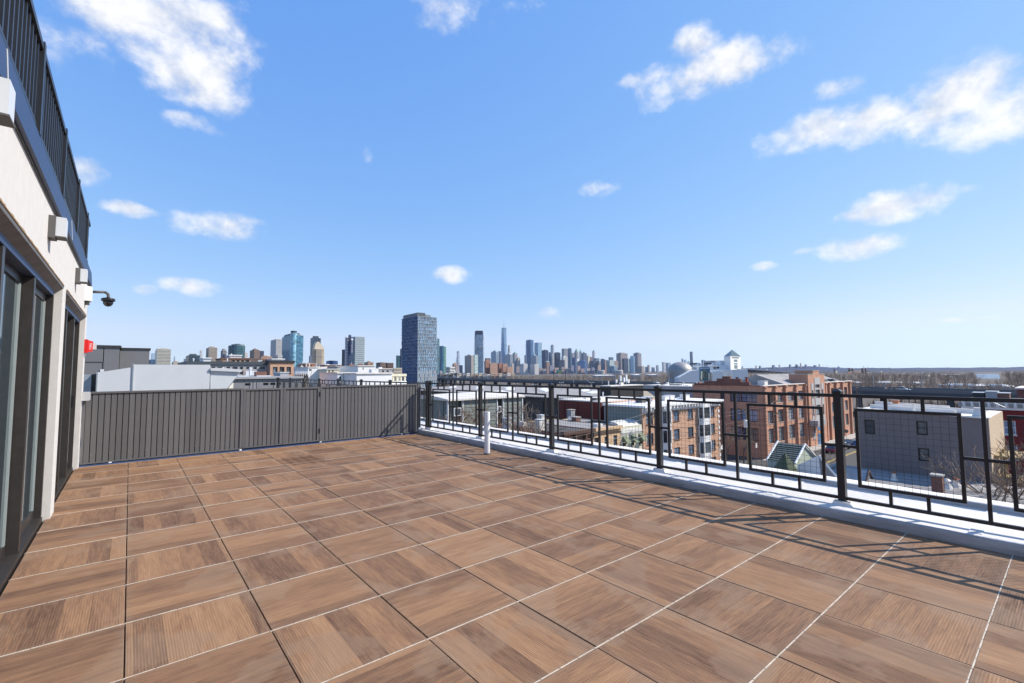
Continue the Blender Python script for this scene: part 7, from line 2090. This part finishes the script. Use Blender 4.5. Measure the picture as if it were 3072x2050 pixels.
# curved blue towers on the right of the skyline
for lb, px0, px1, yt, D, g in (('round-fronted blue glass tower in front of the mansard tower', 1736, 1760, 1083, 3500, (.12, .20, .36)), ('pale blue round-ended slab tower near the right end of the skyline', 1890.5, 1903.5, 1070, 3900, (.34, .46, .56))):
    c = at_d((px0 + px1) / 2, yt, D); r_ = (px1 - px0) / 2 * D / FPX
    t = thing('tower', lb, 'tower', (c[0], c[1], GROUND)); MB().lathe(c[0], c[1], [(r_, GROUND), (r_, c[2])], 18).build('shell', cg(g), t)
    mb = MB()
    for p_ in ngon(c[0], c[1], r_ * 1.01, 16): mb.tube((p_[0], p_[1], GROUND), (p_[0], p_[1], c[2]), .9, .9, 4)
    mb.build('piers', cm(tuple(min(.7, v * 1.5) for v in g)), t, kind='stuff')
    MB().lathe(c[0], c[1], [(r_ * .7, c[2] + .1), (r_ * .6, c[2] + 2 * D / FPX)], 14).build('roof_drum', cm(tuple(v * .7 for v in g)), t)
for lb, a, b, yt, D in (('low grey curved hall at the waterfront', 1791, 1814, 1111, 2400), ('low pale wide hall at the waterfront right of the curved hall', 1838, 1869, 1111, 2200)):
    c = at_d((a + b) / 2, yt, D); r_ = (b - a) / 2 * D / FPX
    t = thing('waterfront_hall', lb, 'hall', (c[0], c[1], GROUND)); MB().lathe(c[0], c[1], [(r_, GROUND), (r_, c[2] - 3)], 16).build('wall', cm((.36, .34, .34)), t); MB().lathe(c[0], c[1], [(r_ * 1.02, c[2] - 2.9), (r_ * .9, c[2])], 16).build('roof', cm((.46, .44, .43)), t)
# low waterfront housing under the skyline
rl = random.Random(31)
lowc = ['cream', 'grey', 'white', 'tan', 'pale brick']; colr = [CR, GR, WHT, TAN, (.44, .30, .24)]
for k in range(14):
    px = 1376 + k * 12.2; w_ = rl.uniform(8, 11.5); i = k % 5
    sd = ['first', 'second', 'third'][k // 5]
    tower(f'{sd} low {lowc[i]} waterfront terrace from the left below the brick twin blocks', px - 1.5, px, px + w_, rl.uniform(1119.5, 1123), 1000, 'grid', colr[i], (.18, .16, .16), 3, 4, None, name='waterfront_terrace', cat='houses')
for k in range(8):
    px = 1312 + k * 8.4; tower(['first', 'second', 'third', 'fourth', 'fifth', 'sixth', 'seventh', 'eighth'][k] + ' small pale house from the left at the foot of the green glass tower', px - 1, px, px + rl.uniform(5, 8), rl.uniform(1112, 1122), 640, 'bands', (WHT, GR, TAN)[k % 3], (.25, .23, .22), 3, 3, 'pyr' if k % 3 == 1 else None, name='distant_house', cat='house', mech=2)
for k in range(16):
    px = 1553 + k * 16 + rl.uniform(-4, 4); i = k % 4
    tower(['first', 'second', 'third', 'fourth', 'fifth', 'sixth', 'seventh', 'eighth', 'ninth', 'tenth', 'eleventh', 'twelfth', 'thirteenth', 'fourteenth', 'fifteenth', 'sixteenth'][k] + ' low block from the left along the foot of the skyline', px - 2, px, px + rl.uniform(7, 12), rl.uniform(1096, 1108), 2900, 'grid', ((.34, .27, .26), (.42, .38, .37), (.24, .25, .32), (.45, .33, .28))[i], (.16, .15, .19), 4, 3, None, name='waterfront_block', cat='building')
# bright strip roofs among the right-hand woods
for k, (px, w_, py, D) in enumerate(((2560, 60, 1146, 430), (2700, 50, 1147, 430), (2772, 40, 1148, 440), (2790, 30, 1128, 900), (2868, 36, 1124, 950), (2950, 40, 1155, 330), (3040, 30, 1157, 320), (1815, 60, 1126, 900), (1912, 18, 1124, 900), (1960, 22, 1124, 950))):
    a, b = at_d(px - w_ / 2, py, D), at_d(px + w_ / 2, py, D); fw = FH * 30
    t = thing('park_shed', ['white', 'white', 'white', 'pale', 'white hipped', 'white', 'white', 'white', 'white', 'white'][k] + ' low roof ' + ['left of the tall road lamps', 'between the tall road lamps', 'right of the tall road lamp', 'far in the woods above the mauve house', 'far in the woods left of the water', 'in the woods before the dark red house', 'at the right edge of the woods', 'on the waterfront below the curved halls', 'below the grey end slab', 'past the end of the skyline'][k], 'shed', (a[0], a[1], GROUND))
    ring = [(a[0], a[1]), (b[0], b[1]), (b[0] + fw[0], b[1] + fw[1]), (a[0] + fw[0], a[1] + fw[1])]
    MB().poly(ring, GROUND, a[2] - .8).build('wall', M_gry, t)
    cen_ = np.mean(np.array(ring), 0); MB().prism([(x, y, a[2] - .79) for x, y in ring], [(cen_[0] + (x - cen_[0]) * .6, cen_[1] + (y - cen_[1]) * .6, a[2] + .4) for x, y in ring]).build('roof', M_white, t)

# ================================================================== WATER, HILLS, INDUSTRY
wp = [at_z(px, py, gz + .02) for px, py in ((2932, 1136), (3002, 1137), (2996, 1122), (2925, 1122))]
struct('water', MB().quad(*[(p_[0], p_[1], gz + .02) for p_ in wp]), mat('bay_water', (.09, .13, .19), .35, var=.1, scale=.01))


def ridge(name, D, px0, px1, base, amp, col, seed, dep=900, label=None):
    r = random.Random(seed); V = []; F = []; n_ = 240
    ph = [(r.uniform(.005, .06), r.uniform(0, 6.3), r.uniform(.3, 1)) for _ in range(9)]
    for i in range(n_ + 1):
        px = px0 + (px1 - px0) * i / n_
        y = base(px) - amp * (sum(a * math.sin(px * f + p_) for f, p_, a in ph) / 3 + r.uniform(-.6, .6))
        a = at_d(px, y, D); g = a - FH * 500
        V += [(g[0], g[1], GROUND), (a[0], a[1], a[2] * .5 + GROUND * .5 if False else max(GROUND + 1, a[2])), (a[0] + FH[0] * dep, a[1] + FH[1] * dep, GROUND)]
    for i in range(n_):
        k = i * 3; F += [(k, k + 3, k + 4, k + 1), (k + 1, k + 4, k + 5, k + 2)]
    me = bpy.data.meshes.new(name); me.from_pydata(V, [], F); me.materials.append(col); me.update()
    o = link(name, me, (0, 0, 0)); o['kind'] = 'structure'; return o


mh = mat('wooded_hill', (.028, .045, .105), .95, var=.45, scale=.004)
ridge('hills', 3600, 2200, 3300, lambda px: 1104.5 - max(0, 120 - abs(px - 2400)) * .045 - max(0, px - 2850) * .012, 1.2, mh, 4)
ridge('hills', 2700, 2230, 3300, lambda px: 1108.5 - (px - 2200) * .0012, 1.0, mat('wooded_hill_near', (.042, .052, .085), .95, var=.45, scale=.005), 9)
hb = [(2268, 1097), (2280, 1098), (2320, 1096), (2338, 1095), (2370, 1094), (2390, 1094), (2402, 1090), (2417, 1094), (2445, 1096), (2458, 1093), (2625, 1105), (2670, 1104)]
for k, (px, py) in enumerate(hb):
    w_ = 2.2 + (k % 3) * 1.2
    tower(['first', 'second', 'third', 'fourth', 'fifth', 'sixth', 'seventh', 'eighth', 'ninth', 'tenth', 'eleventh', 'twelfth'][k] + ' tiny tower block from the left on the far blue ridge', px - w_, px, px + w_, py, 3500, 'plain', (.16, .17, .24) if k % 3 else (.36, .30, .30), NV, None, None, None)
# water tower, chimneys and port cranes in front of the ridge
D = 2600.0; c = at_d(2517, 1106, D); up = D / FPX
t = thing('water_tower', 'white bulbous water tower on the far shore right of the loft', 'water tower', (c[0], c[1], GROUND))
MB().tube((c[0], c[1], GROUND), (c[0], c[1], c[2]), 1.6 * up, 1.3 * up, 8).build('stem', M_white, t); MB().lathe(c[0], c[1], [(1.5 * up, c[2] - 1 * up), (4 * up, c[2] + 1.5 * up), (4.4 * up, c[2] + 3.5 * up), (3.4 * up, c[2] + 6 * up), (.6 * up, c[2] + 7.2 * up)], 16).build('tank', M_white, t, smooth=True)
for k, (px, w_) in enumerate(((2548, 2.2), (2557, 2.2), (2587, 2.4), (2597, 2.0), (2503, 1.5))):
    p_ = at_d(px, 1106.5 if k != 4 else 1108, 1700); t = thing('brick_stack', ['left dark turret of the old brick terminal', 'second dark turret of the old brick terminal', 'third turret of the old brick terminal', 'rightmost turret of the old brick terminal', 'thin brick stack left of the white water tower'][k], 'turret', (p_[0], p_[1], GROUND))
    r_ = w_ * 1700 / FPX; MB().box(p_[0] - r_, p_[0] + r_, p_[1] - r_, p_[1] + r_, GROUND, p_[2]).build('shaft', M_brickD, t); MB().cone([(p_[0] - r_ * 1.1, p_[1] - r_ * 1.1), (p_[0] + r_ * 1.1, p_[1] - r_ * 1.1), (p_[0] + r_ * 1.1, p_[1] + r_ * 1.1), (p_[0] - r_ * 1.1, p_[1] + r_ * 1.1)], p_[2] + .05, (p_[0], p_[1], p_[2] + 2.4)).build('roof', M_dk, t)
for lb, a, b, py, D in (('long red-roofed brick terminal on the far shore', 2542, 2590, 1117, 1650), ('low brown brick terminal hall beside the turrets', 2560, 2586, 1112, 1680), ('small white far building left of the water tower', 2505, 2512, 1114, 2000), ('pale slab on the shore left of the water tower', 2297, 2303, 1108, 2600), ('dark pointed house in the woods right of the terminal', 2640, 2648, 1117, 900)):
    tower(lb, a, a + 2, b, py, D, 'plain', (.40, .16, .10) if 'red' in lb else (.58, .56, .5) if ('white' in lb or 'pale' in lb) else (.20, .14, .12), NV, None, None, 'pyr' if 'pointed' in lb or 'red' in lb else None, name='shore_building', cat='building', mech=3)
for k, (px, py) in enumerate(((2308, 1104), (2470, 1098), (2483, 1097), (2592, 1097), (2604, 1099))):
    D = 4200; p_ = at_d(px, 1108, D); q_ = at_d(px - 3.5, py, D); t = thing('port_crane', ['faint far crane left of the loft tower', 'left crane of the pair behind the stair tower', 'right crane of the pair behind the stair tower', 'tall port crane right of the water tower', 'second port crane right of the water tower'][k], 'crane', (p_[0], p_[1], GROUND))
    MB().tube((p_[0], p_[1], GROUND), (p_[0], p_[1], at_d(px, 1102, D)[2]), 1.8, 1.4, 4).build('mast', M_dk, t); MB().tube((p_[0], p_[1], at_d(px, 1104, D)[2]), tuple(q_), 1.3, .8, 4).build('jib', M_dk, t)

# ================================================================== AIR
hz_ = MB().box(-9200, 14200, -9200, 14200, GROUND - 1.2, 620)
hm = bpy.data.materials.new('haze'); hm.use_nodes = True
ht = hm.node_tree; ht.nodes.clear()
ho = ht.nodes.new('ShaderNodeOutputMaterial'); pv = ht.nodes.new('ShaderNodeVolumePrincipled')
pv.inputs['Color'].default_value = (.62, .76, 1.0, 1); pv.inputs['Density'].default_value = 2.6e-5; pv.inputs['Anisotropy'].default_value = .2
ht.links.new(pv.outputs[0], ho.inputs['Volume'])
HAZE = True
if HAZE:
    hz_o = hz_.build('haze', hm); hz_o['kind'] = 'stuff'; hz_o['label'] = 'thin pale blue haze over the far city'; hz_o['category'] = 'haze'
